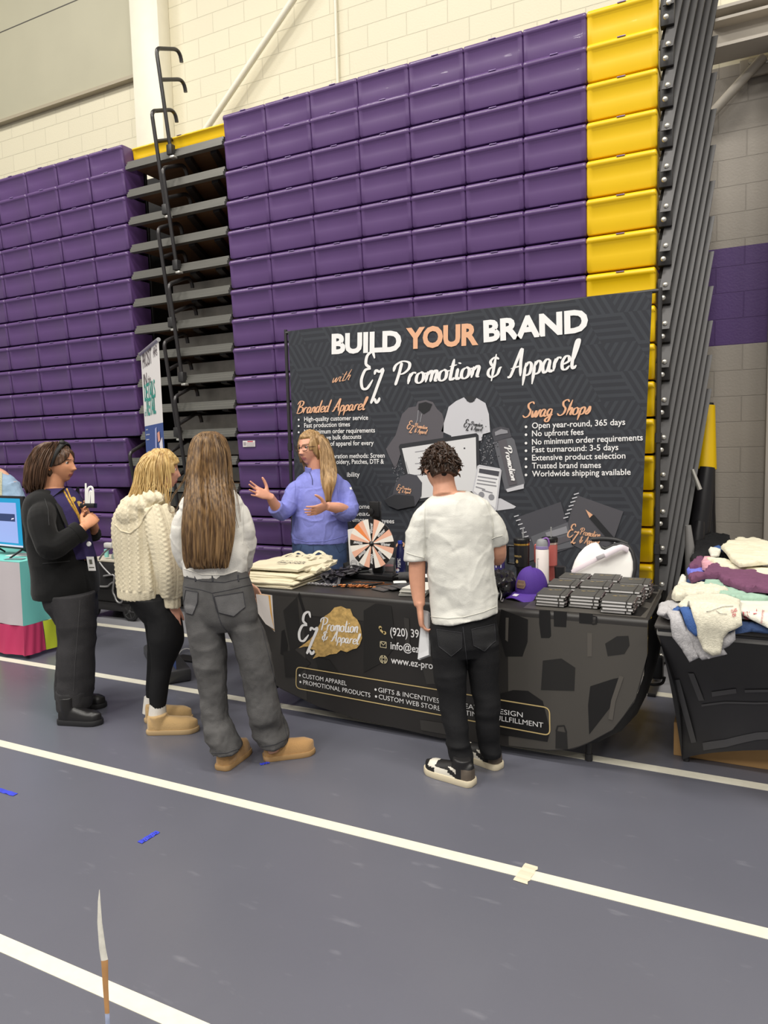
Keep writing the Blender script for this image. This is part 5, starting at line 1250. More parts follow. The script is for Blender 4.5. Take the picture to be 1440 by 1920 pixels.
# monitor on its stand
mc = atZ(12, 1048, TZ + .006)
t = thing('monitor', mc, 'black monitor with cyan screen on the teal table', 'monitor')
a_ = radians(-6); ex = V(cos(a_), sin(a_), 0); ny_ = V(ex[1], -ex[0], 0)
tr_ = at(39, 931, 4.62 + .25); 
Dm = float((mc - CAMPOS) @ CF)
TR, BR = at(40, 931, Dm), at(43, 1033, Dm)
hgt = TR[2] - BR[2]; wd = .52
cen = V(TR[0], TR[1], (TR[2] + BR[2]) / 2) - ex * wd / 2
Rm = np.stack([ex, -ny_, V(0, 0, 1)], 1)
MB().box(cen - ny_ * .02, (wd, .03, hgt), bev=.006, rot=Rm).build('bezel', M_BLK, t)
mb = MB()
def scr(q, off=.0): return np.array([cen + ex * x + V(0, 0, z) + ny_ * (-.0035 + off) for x, z in q])
mon_m = [mat('screen_cyan', '0f86b4', .3, emit=.55), mat('screen_window', '8fa0d8', .3, emit=.45), mat('screen_dark', '2c3a66', .3, emit=.3), mat('screen_bar', 'c8c4d8', .3, emit=.4)]
hw, hh = wd / 2 - .03, hgt / 2 - .018
mb.add(scr([(-hw, -hh), (hw, -hh), (hw, hh), (-hw, hh)], .0), [(0, 1, 2, 3)], 0); mb.add(scr([(-hw, -hh + .03), (hw - .06, -hh + .03), (hw - .06, hh - .035), (-hw, hh - .035)], .001), [(0, 1, 2, 3)], 1)
mb.add(scr([(-hw, .01), (hw - .085, .01), (hw - .085, .07), (-hw, .07)], .002), [(0, 1, 2, 3)], 2); mb.add(scr([(-hw, -hh), (hw, -hh), (hw, -hh + .014), (-hw, -hh + .014)], .0015), [(0, 1, 2, 3)], 3); mb.add(scr([(hw - .14, .022), (hw - .10, .03), (hw - .095, .04), (hw - .13, .036)], .003), [(0, 1, 2, 3)], 3)
mb.build('screen', mon_m, t, 0)
for s in (-1, 1):
    b0 = cen + ex * (wd / 2 - .07) * s + V(0, 0, -hgt / 2)
    mb = MB()
    for k in (-1, 1): mb.tube([b0 - ny_ * .02, V(*(b0 + ny_ * .10 * k + ex * .02 * s)[:2], TZ + .013)], [.010, .007], 8)
    mb.build('stand_foot', M_BLK, t)
o = MB().box((0, 0, .001), (.21, .15, .002)).build('flyer', mat('flyer_white', 'd9dfdf', .6)); place(o, tuple(atZ(42, 1040, TZ + .008)), .3); tag(o, 'white flyer lying on the teal table beside the monitor', 'flyer')
o = MB().box((0, 0, .001), (.16, .06, .002)).build('flyer', mat('flyer_grey', '6f8486', .6)); place(o, tuple(atZ(28, 1048, TZ + .0105)), .25); tag(o, 'grey flyer strip near the table edge before the monitor', 'flyer')
o = MB().tube(crom([at(41, 1012, Dm + .1), at(50, 1023, Dm + .2), at(60, 1028, Dm + .25), at(74, 1024, Dm + .3)], 16), .004, 6).build('power_cord', M_DK, None, 60); tag(o, 'thin black cord trailing from the monitor', 'cord')

# retractable banner seen almost edge on
t = thing('retractable_banner', (-3.86, 4.07, 0), 'narrow white and blue pull up banner standing before the bleacher aisle', 'banner')
A, B = V(-4.015, 4.063, 2.28), V(-3.835, 4.063 + .56, 2.46)
A = atY(264, 667, 4.06); B = A + V(.28, .72, 0)
# the far top corner lies where the rail end meets the photograph's (297,641)
best = min(np.linspace(-1.4, -.05, 68), key=lambda L_: abs((lambda w: (w[2] - A[2]))(atY(297, 641, 4.06 + L_))))
B = atY(297, 641, 4.06 + best)
bd = nrm((B - A) * V(1, 1, 0)); bn = V(bd[1], -bd[0], 0); Lb = np.linalg.norm(B - A)
ztop = A[2]; zbt = .09
mb = MB(); mb.slab([A, A + bd * Lb, V(*(A + bd * Lb)[:2], .98), V(*A[:2], .98)], -bn * .002); mb.slab([V(*A[:2], .98), V(*(A + bd * Lb)[:2], .98), V(*(A + bd * Lb)[:2], zbt), V(*A[:2], zbt)], -bn * .002, mi=1)
zsplit = atY(284, 799, 4.06)[2]
mb = MB(); 
mb.slab([A, A + bd * Lb, V(*(A + bd * Lb)[:2], zsplit), V(*A[:2], zsplit)], -bn * .002); mb.slab([V(*A[:2], zsplit), V(*(A + bd * Lb)[:2], zsplit), V(*(A + bd * Lb)[:2], zbt), V(*A[:2], zbt)], -bn * .002, mi=1)
sheet = mb.build('banner_sheet', [mat('banner_white', 'e2dedd', .6), mat('banner_blue', '38508e', .6)], t, 0)
mb = MB().tube([A + V(0, 0, .012) - bd * .01, A + bd * (Lb + .01) + V(0, 0, .012)], .014, 10); mb.build('top_rail', mat('aluminium_rail', 'c6c6c8', .3, metal=.7), t)
MB().box(V(*(A + bd * Lb / 2)[:2], .045), (Lb + .05, .2, .09), bev=.02, rot=np.stack([bd, np.cross(V(0, 0, 1), bd), V(0, 0, 1)], 1)).build('base_cassette', mat('dark_cassette', '3a3a3c', .4), t)
if (CAMPOS - A) @ bn < 0: bn = -bn
mb = MB(); fb = lambda q: A + np.outer(q[:, 0], bd) + np.outer(q[:, 1], V(0, 0, 1)) + bn * .0025
H_ = ztop - zsplit
put_text(mb, 'PROSIT', fb, Lb * .10, -H_ * .20, width=Lb * .52, size=.15, mi=0); put_text(mb, 'AND', fb, Lb * .72, -H_ * .10, width=Lb * .2, size=.06, mi=0); put_text(mb, 'MFG', fb, Lb * .72, -H_ * .15, width=Lb * .2, size=.06, mi=0)
put_text(mb, 'IN', fb, Lb * .10, -H_ * .46, width=Lb * .2, size=.14, mi=0); put_text(mb, 'the', fb, Lb * .36, -H_ * .44, width=Lb * .16, size=.08, mi=0)
put_text(mb, 'DETAILS', fb, Lb * .10, -H_ * .65, width=Lb * .62, size=.17, mi=1, bold=.015); put_text(mb, 'of', fb, Lb * .06, -H_ * .86, width=Lb * .10, size=.07, mi=1); put_text(mb, 'RETAIL', fb, Lb * .20, -H_ * .86, width=Lb * .5, size=.17, mi=1, bold=.015)
put_text(mb, 'Follow us', fb, Lb * .12, -H_ * 1.42, width=Lb * .4, size=.05, mi=2)
for i, w_ in enumerate((.12, .2, .16)): put_text(mb, '....', fb, Lb * .08, -H_ * (1.06 + .07 * i), width=Lb * w_, size=.08, mi=2)
mb.build('banner_lettering', [mat('banner_ink', '5a4d52', .6), mat('banner_teal', '2f9a8c', .6), P_WHITE], sheet, 0)
mb = MB()
for pts, mi in (([(.62, -1.06), (.70, -1.04), (.66, -1.32), (.58, -1.36)], 0), ([(.72, -1.12), (.84, -1.10), (.86, -1.22), (.74, -1.24)], 1), ([(.80, -1.26), (.96, -1.18), (.98, -1.40), (.84, -1.36)], 2), ([(.56, -1.40), (.86, -1.34), (.94, -1.62), (.60, -1.62)], 3), ([(.70, -1.42), (.74, -1.41), (.78, -1.6), (.74, -1.62)], 2)):
    poly(mb, [(x * Lb, y * H_) for x, y in pts], lambda q: fb(q) + bn * .001, mi)
mb.build('banner_figures', [mat('banner_lilac', 'aab0dc', .6), mat('banner_skin', 'd99a86', .6), mat('banner_pale', 'e6e0ea', .6), mat('banner_mid_blue', '5566c0', .6)], sheet, 0)

# stroller wagon in front of the bleacher
t = thing('stroller_wagon', (-5.3, 4.9, 0), 'black fabric stroller wagon with grey frame before the bleacher', 'wagon')
M_FR = mat('grey_frame_tube', '9b9a9b', .35, metal=.5)
mb = MB(); mb.box((-5.30, 4.93, .36), (.62, .34, .38), bev=.03); mb.build('fabric_body', mat('black_canvas', '1c1b1d', .7, noise=(6, .15)), t)
mb = MB(); mb.box((-5.34, 4.93, .13), (.60, .30, .10), bev=.02); mb.build('lower_basket', mat('dark_basket', '2b2a2c', .7), t)
MB().box((-5.30, 4.93, .556), (.60, .32, .015), bev=.004).build('top_rim', mat('cream_rim', 'cfc6b4', .5), t)
fy = 4.745
W3 = lambda x, y: atY(160 + x * .10417, 1000 + y * .10417, fy)
mb = MB()
for pts in ([(250, 470), (300, 390), (380, 310), (460, 260), (480, 250)], [(255, 520), (330, 620), (450, 745)], [(330, 770), (420, 755), (515, 755), (515, 860), (495, 1040), (530, 1130), (560, 1210), (610, 1250), (660, 1230), (680, 1140), (720, 1110)], [(180, 905), (215, 945), (300, 958), (400, 955), (440, 920), (495, 880)]):
    mb.tube(crom([W3(*p) for p in pts], 24), .009, 8)
mb.build('frame_tubes', M_FR, t, 60)
MB().box(W3(430, 215), (.10, .05, .05), bev=.012).build('handle_pivot', mat('white_pivot', 'c9c7c4', .4), t)
for x, y in ((-5.055, 4.80), (-5.055, 5.10), (-5.55, 4.80), (-5.55, 5.10)):
    c = V(x, y, .092); mb = MB().lathe([(.074, -.018), (.090, -.014), (.092, 0), (.090, .014), (.074, .018)], c, 32, axis=(0, -1, 0)); mb.build('tyre', mat('rubber', '1a1a1b', .6), t)
    mb = MB().lathe([(.074, -.012), (.07, .0175), (.064, .020), (.060, .012), (.02, .012), (.014, .026), (.003, .028)], c, 32, axis=(0, -1, 0))
    for k in range(5): a = k * 2 * pi / 5; mb.tube([c + V(0, -.014, 0), c + V(.062 * cos(a), -.016, .062 * sin(a))], .006, 6)
    mb.build('wheel_rim', mat('grey_rim', '3d3d3f', .35), t)
o = MB().lathe([(.02, 0), (.022, .07), (.021, .075)], W3(230, 380) + V(0, .1, -.04), 16).build('mint_cup', mat('mint_plastic', '8fd0c6', .4)); tag(o, 'small mint cup in the rim of the stroller wagon', 'cup')
o = soft_slab(.20, .16, .05, 14, 5, .01, 14).build('packed_clothes', mat('grey_green_cloth', '7f8a82', .8)); place(o, (-5.22, 4.93, .565)); tag(o, 'grey green cloth piled on top of the stroller wagon', 'cloth')

# tape on the floor, floor debris, pointed stick in the foreground
M_TAPE = mat('blue_tape', '3340c4', .6, noise=(30, .15))
def tape(p, w, label, m, wid):
    a, b = atZ(*p[0], 0), atZ(*p[1], 0); d = nrm(b - a); n_ = V(-d[1], d[0], 0) * wid / 2; mb = MB(); L_ = np.linalg.norm(b - a)
    k = 9; vs = []
    for i in range(k):
        q = a + d * L_ * i / (k - 1) + V(0, 0, .0018); j = .0015 * sin(i * 2.3) if 0 < i < k - 1 else 0
        vs += [q + n_ * (1 + .1 * sin(i * 3.1)) + V(0, 0, j), q - n_ * (1 + .1 * cos(i * 2.7)) + V(0, 0, j)]
    vs2 = [v + V(0, 0, .0012) for v in vs]
    f = [(2 * i, 2 * i + 1, 2 * i + 3, 2 * i + 2) for i in range(k - 1)]; K = 2 * k
    mb.add(vs + vs2, f + [tuple(q + K for q in g[::-1]) for g in f] + [(2 * i, 2 * i + 2, K + 2 * i + 2, K + 2 * i) for i in range(k - 1)] + [(2 * i + 1, 2 * i + 3, K + 2 * i + 3, K + 2 * i + 1) for i in range(k - 1)] + [(0, 1, K + 1, K), (K - 2, K - 1, 2 * K - 1, 2 * K - 2)])
    o = mb.build('tape_strip', m, None, 0); return tag(o, label, 'tape')
tb = tape(((262, 1581), (296, 1560)), 0, 'short blue tape strip with scribbled writing alone on the floor', M_TAPE, .026)
tape(((-20, 1476), (29, 1491)), 0, 'blue tape strip at the left edge of the floor', M_TAPE, .026)
tape(((488, 1434), (505, 1430)), 0, 'tiny blue tape bit beside the tan boot', M_TAPE, .02)
tape(((975, 1655), (997, 1623)), 0, 'beige tape patch across the white floor line', mat('beige_tape', 'cfc4ae', .7), .052)
mb = MB(); a, b = atZ(266, 1580, 0), atZ(292, 1563, 0); d = nrm(b - a); n_ = V(-d[1], d[0], 0)
for i in range(9): q = a + d * np.linalg.norm(b - a) * i / 8; mb.quad(*[q + V(0, 0, .0038) + d * x + n_ * y for x, y in ((0, -.006), (.002, -.006), (.005, .006), (.003, .006))])
mb.build('scribble', M_INK, tb, 0)
t = thing('pointed_stick', atZ(206, 2010, 0), 'thin pointed wooden stick with white tip standing close in front', 'stick')
b0 = atZ(206, 2010, 0); D0 = float((b0 - CAMPOS) @ CF)
prof = [(186.5, 1668, .5), (186, 1690, 2.6), (187, 1730, 4.8), (192, 1778, 6.6), (196, 1800, 7), (198, 1850, 5.5), (201, 1900, 4.6), (204, 1960, 4.2), (206, 2010, 4)]
def seg(i, j, m, nm): MB().tube([at(x, y, D0 - .0) for x, y, r in prof[i:j]], [r * D0 / FPX * .95 for x, y, r in prof[i:j]], 10, flat=.35, up=CF).build(nm, m, t, 60)
seg(0, 5, mat('white_paint', 'd9d6cb', .6, noise=(40, .15)), 'white_tip'); seg(4, 7, mat('bare_wood', 'b98a58', .7, noise=(20, .12)), 'wooden_shaft'); seg(6, 9, mat('faded_blue_paint', 'a3adc9', .6, noise=(40, .2)), 'painted_foot')
MB().box(b0 + V(0, 0, .004), (.06, .06, .008), bev=.002).build('foot_plate', M_DK, t)
# black foot weight and pale cable under the table
t = thing('floor_plate', atZ(345, 1238, 0), 'small black plate with a pale cable loop on the floor behind the jeans', 'plate')
c = atZ(352, 1236, 0); MB().box(c + V(0, 0, .006), (.20, .12, .012), bev=.003).build('plate', M_DK, t)
MB().tube(crom([atZ(330, 1240, .008), atZ(338, 1222, .02), atZ(350, 1216, .02), atZ(361, 1220, .01)], 14), .004, 6).build('cable', mat('pale_cable', 'c9c9c6', .5), t, 60)
# ------------------------------------------------------------------ people: builders
def remesh(mb, vox, it=2, fac=.5):
    me = mb.mesh('tmp', [], 0); o = bpy.data.objects.new('tmp', me); COL.objects.link(o)
    bm = bmesh.new(); bm.from_mesh(me); bmesh.ops.recalc_face_normals(bm, faces=bm.faces); bm.to_mesh(me); bm.free()
    m = o.modifiers.new('r', 'REMESH'); m.mode = 'VOXEL'; m.voxel_size = vox
    if it: q = o.modifiers.new('s', 'SMOOTH'); q.iterations = it; q.factor = fac
    dg = bpy.context.evaluated_depsgraph_get(); e = bpy.data.meshes.new_from_object(o.evaluated_get(dg))
    n = len(e.vertices); v = np.empty(n * 3); e.vertices.foreach_get('co', v); v = v.reshape(-1, 3)
    f = [tuple(p.vertices) for p in e.polygons]
    bpy.data.objects.remove(o); bpy.data.meshes.remove(me); bpy.data.meshes.remove(e)
    return v, f
def vnormals(v, f):
    q = np.array([t if len(t) == 4 else (t[0], t[1], t[2], t[2]) for t in f])
    n = np.cross(v[q[:, 2]] - v[q[:, 0]], v[q[:, 3]] - v[q[:, 1]]); out = np.zeros_like(v)
    for k in range(4): np.add.at(out, q[:, k], n)
    return out / (np.linalg.norm(out, axis=1)[:, None] + 1e-12)
def displaced(v, f, fn):
    n = vnormals(v, f); return v + n * fn(v, n)[:, None]
def add_mesh(name, v, f, mats, parent=None, mi=None, ang=180):
    mb = MB().add(v, f)
    if mi is not None: mb.m = list(mi)
    return mb.build(name, mats, parent, ang, fix=False)
def folds(amp, fr, seed=0, st=(1, 1, 1)):
    return lambda v, n: amp * (.6 * ridge(v * fr * np.array(st), seed) ** 1 + .5 * vnoise(v * fr * 2.1 * np.array(st), seed + 1) + .25 * vnoise(v * fr * 4.3, seed + 2) - .3)

def crease(amp, fr, seed, st=(1, 1, 1)):
    return lambda v, n: amp * (np.clip(ridge(v * fr * np.array(st) + .35 * vnoise(v * fr * .6, seed + 9)[:, None], seed), 0, 1) ** 7 - .5 * np.clip(ridge(v * fr * 1.4 * np.array(st)[::-1], seed + 4), 0, 1) ** 7)

class Fig:
    """a figure traced at view depth D; h = heading of the trunk"""
    def __init__(s, D, h): s.D = D; s.h = radians(h); s.mpp = D / FPX
    def J(s, x, y, dd=0.0): return at(x, y, s.D + dd)
    def ring(s, L, R, y, other, dd=0.0, solve='w', h=None):
        h = s.h if h is None else radians(h)
        c = s.J((L + R) / 2, y, dd); w = (R - L) / 2 * (s.D + dd) / FPX
        lat = V(sin(h), -cos(h), 0); cphi = abs(lat @ nrm(CR * V(1, 1, 0))); sphi = math.sqrt(max(1 - cphi ** 2, 1e-6))
        if solve == 'w': return (c, math.sqrt(max(w * w - (other * sphi) ** 2, .0004)) / cphi, other, h)
        return (c, other, math.sqrt(max(w * w - (other * cphi) ** 2, .0004)) / sphi, h)
    def rings(s, rows, solve='w', h=None, n=None):
        """rows (L, R, y, other[, dd]) -> smooth list of rings"""
        a = np.array([list(r) + [0.0] * (5 - len(r)) for r in rows]); a = crom(a, n or 3 * len(rows))
        return [s.ring(*r[:4], dd=r[4], solve=solve, h=h) for r in a]
def limb(mb, pts, rs, n=14, res=5):
    p = crom(np.array([list(a) + [r] for a, r in zip(pts, rs)]), res * len(pts))
    mb.tube([q[:3] for q in p], [q[3] for q in p], n)

def head_frame(c, h, tilt=0.0, roll=0.0):
    """columns: x right, y forward, z up; tilt > 0 looks down"""
    h = radians(h); f0 = V(cos(h), sin(h), 0); t = radians(tilt)
    f = f0 * cos(t) + V(0, 0, -sin(t)); x = nrm(np.cross(f0, V(0, 0, 1))); r = radians(roll); u = np.cross(x, f)
    x, u = x * cos(r) + u * sin(r), u * cos(r) - x * sin(r)
    return np.array(c, float), np.stack([x, f, u], 1)
def head_geo(mb, fr, s=1.0, jaw=1.0, nose=1.0):
    c, A = fr; n, m = 72, 54; vs = []
    ph = np.linspace(0, pi, m)[:, None]; th = np.linspace(0, 2 * pi, n, endpoint=False)[None, :]
    sp_ = np.maximum(np.sin(ph), .03)
    d = np.stack([sp_ * np.cos(th), sp_ * np.sin(th), np.cos(ph) + 0 * th], -1).reshape(-1, 3)
    x, y, z = d[:, 0] * .073, d[:, 1] * .093, d[:, 2] * .113
    t = np.clip(-z / .113, 0, 1)
    x = x * (1 - .30 * t ** 1.4 / jaw); fr_ = y > 0
    y = np.where(fr_, y * (1 - .02 * t), y * (1 - .45 * t))
    y = y + .012 * t * (t > 0) * np.where(fr_, 1, 0)
    x = x * (1 + .05 * np.clip(z / .113, 0, 1)); y = np.where(fr_, y, y * 1.05)
    G = lambda cx, cz, sx, sz: np.exp(-(((np.abs(x) - cx) / sx) ** 2 + ((z - cz) / sz) ** 2))
    G0 = lambda cz, sx, sz: np.exp(-((x / sx) ** 2 + ((z - cz) / sz) ** 2))
    w = np.clip(d[:, 1] * 2.5 - .3, 0, 1)
    zz = (z - .014) / (-.044); ridge_ = np.where((zz > 0) & (zz < 1), .005 + .019 * zz ** 1.3, 0) + np.where(zz >= 1, .024 * np.exp(-((z + .030) / .0075) ** 2), 0)
    dy = nose * ridge_ * np.exp(-(x / (.0085 + .006 * np.clip(zz, 0, 1))) ** 2) + .007 * nose * G(.012, -.032, .007, .007)
    dy = dy - .0115 * G(.031, .009, .017, .0115) + .0045 * G(.028, .028, .022, .007) + .004 * G(.045, -.018, .02, .02)
    dy = dy + .0065 * G0(-.0585, .021, .0055) + .0065 * G0(-.0695, .017, .006) - .003 * G0(-.064, .022, .0022) - .004 * G0(-.0805, .02, .005) + .008 * G0(-.098, .02, .014)
    y = y + dy * w
    P = np.stack([x, y, z], 1) * s
    f = [(i * n + j, i * n + (j + 1) % n, (i + 1) * n + (j + 1) % n, (i + 1) * n + j) for i in range(m - 1) for j in range(n)]
    f += [tuple(range(n))[::-1], tuple((m - 1) * n + j for j in range(n))]
    mb.add(P @ A.T + c, f)
    for sx in (-1, 1):       # ears
        e = MB().ball((0, 0, 0), (.009, .019, .031), 14).verts(); e = e @ np.array(Matrix.Rotation(radians(-18) * 1, 3, 'X')).T; e[:, 0] += .011 * np.clip(-e[:, 1] / .02, -1, 1)
        e = (e + V(.073 * sx if sx > 0 else -.073, -.012, -.004)) * s
        k = 7 + 1; nn = 14
        ff = [(i * nn + j, i * nn + (j + 1) % nn, (i + 1) * nn + (j + 1) % nn, (i + 1) * nn + j) for i in range(k - 1) for j in range(nn)] + [tuple(range(nn))[::-1], tuple((k - 1) * nn + j for j in range(nn))]
        mb.add(e @ A.T + c, ff)
def face_regions(v, f, fr, s=1.0):
    """material index per face: 0 skin, 1 lips, 2 brows"""
    c, A = fr; ctr = np.array([v[list(q)].mean(0) for q in f]); l = (ctr - c) @ A / s
    x, y, z = np.abs(l[:, 0]), l[:, 1], l[:, 2]; mi = np.zeros(len(f), int)
    near = (np.linalg.norm(l, axis=1) < .16) & (y > .055)
    mi[near & (x < .023) & (np.abs(z + .064) < .0095 * np.clip(1 - (x / .024) ** 2, 0, 1) ** .5 + .001)] = 1
    mi[near & (x > .012) & (x < .05) & (np.abs(z - (.029 + .05 * (x - .012) - 1.6 * (x - .030) ** 2 * (x > .03))) < .0036)] = 2
    return mi
def eyes(fr, parent, s=1.0, gaze=(0, 1, 0), iris='5a4632'):
    c, A = fr; g = nrm(gaze)
    for sx in (-1, 1):
        p = V(.031 * sx, .0685, .0095) * s; mb = MB(); n = 20; b = MB().ball((0, 0, 0), (1, 1, 1), n).verts()
        R_ = Vector((0, 0, 1)).rotation_difference(Vector(g)).to_matrix(); b = b @ np.array(R_).T
        k = n // 2 + 1; f = [(i * n + j, i * n + (j + 1) % n, (i + 1) * n + (j + 1) % n, (i + 1) * n + j) for i in range(k - 1) for j in range(n)] + [tuple(range(n))[::-1], tuple((k - 1) * n + j for j in range(n))]
        mb.add((b * .0118 * s + p) @ A.T + c, f); ctr = np.array([b[list(q)].mean(0) for q in f]) @ g
        mb.m = [2 if q > .955 else (1 if q > .80 else 0) for q in ctr]
        mb.build('eye', [mat('eye_white', 'dcd4cc', .25), mat('iris_' + iris, iris, .25), mat('pupil', '0c0b0b', .2)], parent, 60)
        # upper lid line
        pts = [(p + V(sx * (-.0135 + .027 * u), .0092 + .003 * sin(pi * u) - .004 * abs(u - .5), -.001 + .0065 * sin(pi * u)) * s) @ A.T + c for u in np.linspace(0, 1, 7)]
        MB().tube(pts, .0016 * s, 6).build('eyelashes', mat('lash_dark', '2a1d18', .6), parent, 60)

def hand_geo(mb, wrist, d, palm, thumb, s=1.0, curl=(.3, .35, .4, .45), spread=.10, thumb_out=.9, tcurl=.2):
    """wrist point, direction to the fingers, palm normal, direction towards the thumb side"""
    d = nrm(d); palm = nrm(palm - d * (palm @ d)); t = nrm(np.asarray(thumb, float)); t = nrm(t - d * (t @ d) - palm * (t @ palm)); w = np.asarray(wrist, float)
    secs = [(-.02, .026, .020), (.015, .029, .016), (.05, .039, .015), (.085, .041, .013), (.098, .036, .010)]
    vs = []; n = 16
    for u, a, b in secs:
        for j in range(n):
            an = 2 * pi * j / n; vs.append(w + d * u * s + t * (a * s * cos(an)) + palm * (b * s * sin(an)))
    f = [(i * n + j, i * n + (j + 1) % n, (i + 1) * n + (j + 1) % n, (i + 1) * n + j) for i in range(4) for j in range(n)] + [tuple(range(n))[::-1], tuple(4 * n + j for j in range(n))]
    mb.add(vs, f)
    for k, (off, L_, r) in enumerate(((.028, .074, .0088), (.0095, .083, .0092), (-.0095, .077, .0088), (-.0275, .061, .0078))):
        dd = nrm(d + t * spread * (1.5 - k) * .8); p = w + d * .082 * s + t * off * s; pts = [p - dd * .02 * s, p]; rs = [r * s, r * s * 1.05]; a = curl[k] * .7
        for seg, (fl, ac) in enumerate(((.45, .9), (.30, 1.1), (.25, .8))):
            dirv = dd * cos(a) + palm * sin(a); p = p + dirv * L_ * fl * s; pts.append(p); rs.append(r * s * (1 - .09 * (seg + 1))); a += curl[k] * ac
        mb.tube(pts, rs, 10); mb.ball(pts[-1], rs[-1], 10)
    b = w + d * .022 * s + t * .026 * s; td = nrm(d * (1 - thumb_out * .55) + t * thumb_out + palm * .35)
    p1 = b + td * .042 * s; td2 = nrm(td + d * .45 * (1 - tcurl) + palm * tcurl); p2 = p1 + td2 * .032 * s; td3 = nrm(td2 + d * .3 + palm * tcurl * .6); p3 = p2 + td3 * .024 * s
    mb.tube([b - td * .012 * s, b, p1, p2, p3], [.014 * s, .0145 * s, .0112 * s, .0100 * s, .0080 * s], 10); mb.ball(p3, .0080 * s, 10)

def shoe(name, parent, heel, h, L_, wd, ht, shaft, m_up, m_sole, sole_t=.022, sole_out=.006, toe_h=.055, smooth=3, extra=None, pitch=0.0, fuzzy=0):
    """heel = floor point below the back of the heel, h = heading in degrees"""
    a = radians(h); f = V(cos(a), sin(a), 0); sd = V(f[1], -f[0], 0); heel = np.array(heel, float); heel[2] = 0.0
    wprof = lambda t: wd * (.74 + .10 * sin(pi * min(t * 1.6, 1)) + .22 * math.exp(-((t - .70) / .22) ** 2)) * (min(1, ((1 - t) / .13 + .02)) ** .5 if t > .87 else 1) * (min(1, (t / .07 + .25)) ** .5)
    def hprof(t): return ht + (toe_h - ht) * min(max((t - .25) / .45, 0), 1) ** .8 - .016 * max(t - .8, 0) / .2
    mb = MB(); n = 20; ts = np.linspace(.0, 1, 22); vs = []
    for t in ts:
        w, hh = wprof(t) * .5, hprof(t)
        for j in range(n):
            an = 2 * pi * j / n; y = cos(an); z = sin(an)
            z = hh * (abs(z) ** .75) if z > 0 else 0
            vs.append(heel + f * (.004 + (L_ - .008) * t) + sd * w * np.sign(y) * abs(y) ** .8 + V(0, 0, sole_t * .6 + z * (1 if sin(an) > 0 else 0)))
    k = len(ts); mb.add(vs, [(i * n + j, i * n + (j + 1) % n, (i + 1) * n + (j + 1) % n, (i + 1) * n + j) for i in range(k - 1) for j in range(n)] + [tuple(range(n))[::-1], tuple((k - 1) * n + j for j in range(n))])
    ank = heel + f * L_ * .24
    mb.tube([ank + V(0, 0, .03), ank + V(0, 0, ht * .8), ank - f * .004 + V(0, 0, shaft)], [wd * .44, wd * .45, wd * .46], 18)
    v, fc = remesh(mb, .0055, smooth)
    if fuzzy: v = displaced(v, fc, folds(fuzzy, 40, 3))
    up = add_mesh(name + '_upper', v, fc, m_up, parent)
    out = []
    for t in np.linspace(0, 1, 26): out.append((L_ * t, (wprof(t) * .5 + sole_out)))
    poly_ = [(x, y) for x, y in out] + [(x, -y) for x, y in out[::-1]]
    # round the very ends
    mb = MB(); lay = [(0, .96), (sole_t * .25, 1.0), (sole_t * .8, 1.0), (sole_t, .965)]; vs = []
    for z, s_ in lay:
        for x, y in poly_: vs.append(heel + f * (L_ / 2 + (x - L_ / 2) * (1 + (s_ - 1) * .5) * 1.015) + sd * y * s_ + V(0, 0, z + .001))
    k = len(poly_); mb.add(vs, [(g * k + i, g * k + (i + 1) % k, (g + 1) * k + (i + 1) % k, (g + 1) * k + i) for g in range(3) for i in range(k)] + [tuple(range(k))[::-1], tuple(3 * k + i for i in range(k))])
    mb.build(name + '_sole', m_sole, parent, 40)
    return up, (heel, f, sd)

def hair_loft(rows, seed=0, amp=.006, fq=26, n=150, m=70, wave=0.0, fringe=.0, e=2.1):
    """rows: rings (center, hw, hd, heading) from top to bottom -> grid with strand relief"""
    R_ = crom(np.array([[*c, a, b, h] for c, a, b, h in rows]), m); vs = []
    th = np.linspace(0, 2 * pi, n, endpoint=False)
    rngs = np.random.default_rng(seed); endz = rngs.uniform(0, 1, n)
    for k, r in enumerate(R_):
        fw = V(cos(r[5]), sin(r[5]), 0); sd = V(sin(r[5]), -cos(r[5]), 0); u = k / (m - 1)
        P = np.stack([np.cos(th) * fq / 4, np.sin(th) * fq / 4, np.full(n, u * 2.2 + seed)], 1)
        P2 = np.stack([np.cos(th) * fq, np.sin(th) * fq, np.full(n, u * 3.0 + seed)], 1)
        dsp = amp * (vnoise(P, seed) * .8 + vnoise(P2, seed + 1) * .9) * min(1, u * 5)
        if wave: dsp = dsp + wave * np.sin(u * 17 + 2.5 * vnoise(P * .6, seed + 5)) * min(1, u * 3)
        cx = np.sign(np.cos(th)) * np.abs(np.cos(th)) ** (2 / e); sy = np.sign(np.sin(th)) * np.abs(np.sin(th)) ** (2 / e)
        pts = r[:3] + np.outer(cx * (r[3] + dsp), sd) + np.outer(sy * (r[4] + dsp), fw)
        if fringe: pts[:, 2] -= fringe * endz * max(0, (u - .8) / .2) ** 2
        vs.append(pts)
    vs = np.vstack(vs); f = [(i * n + j, i * n + (j + 1) % n, (i + 1) * n + (j + 1) % n, (i + 1) * n + j) for i in range(m - 1) for j in range(n)]
    f += [tuple(range(n))[::-1], tuple((m - 1) * n + j for j in range(n))]
    return vs, f
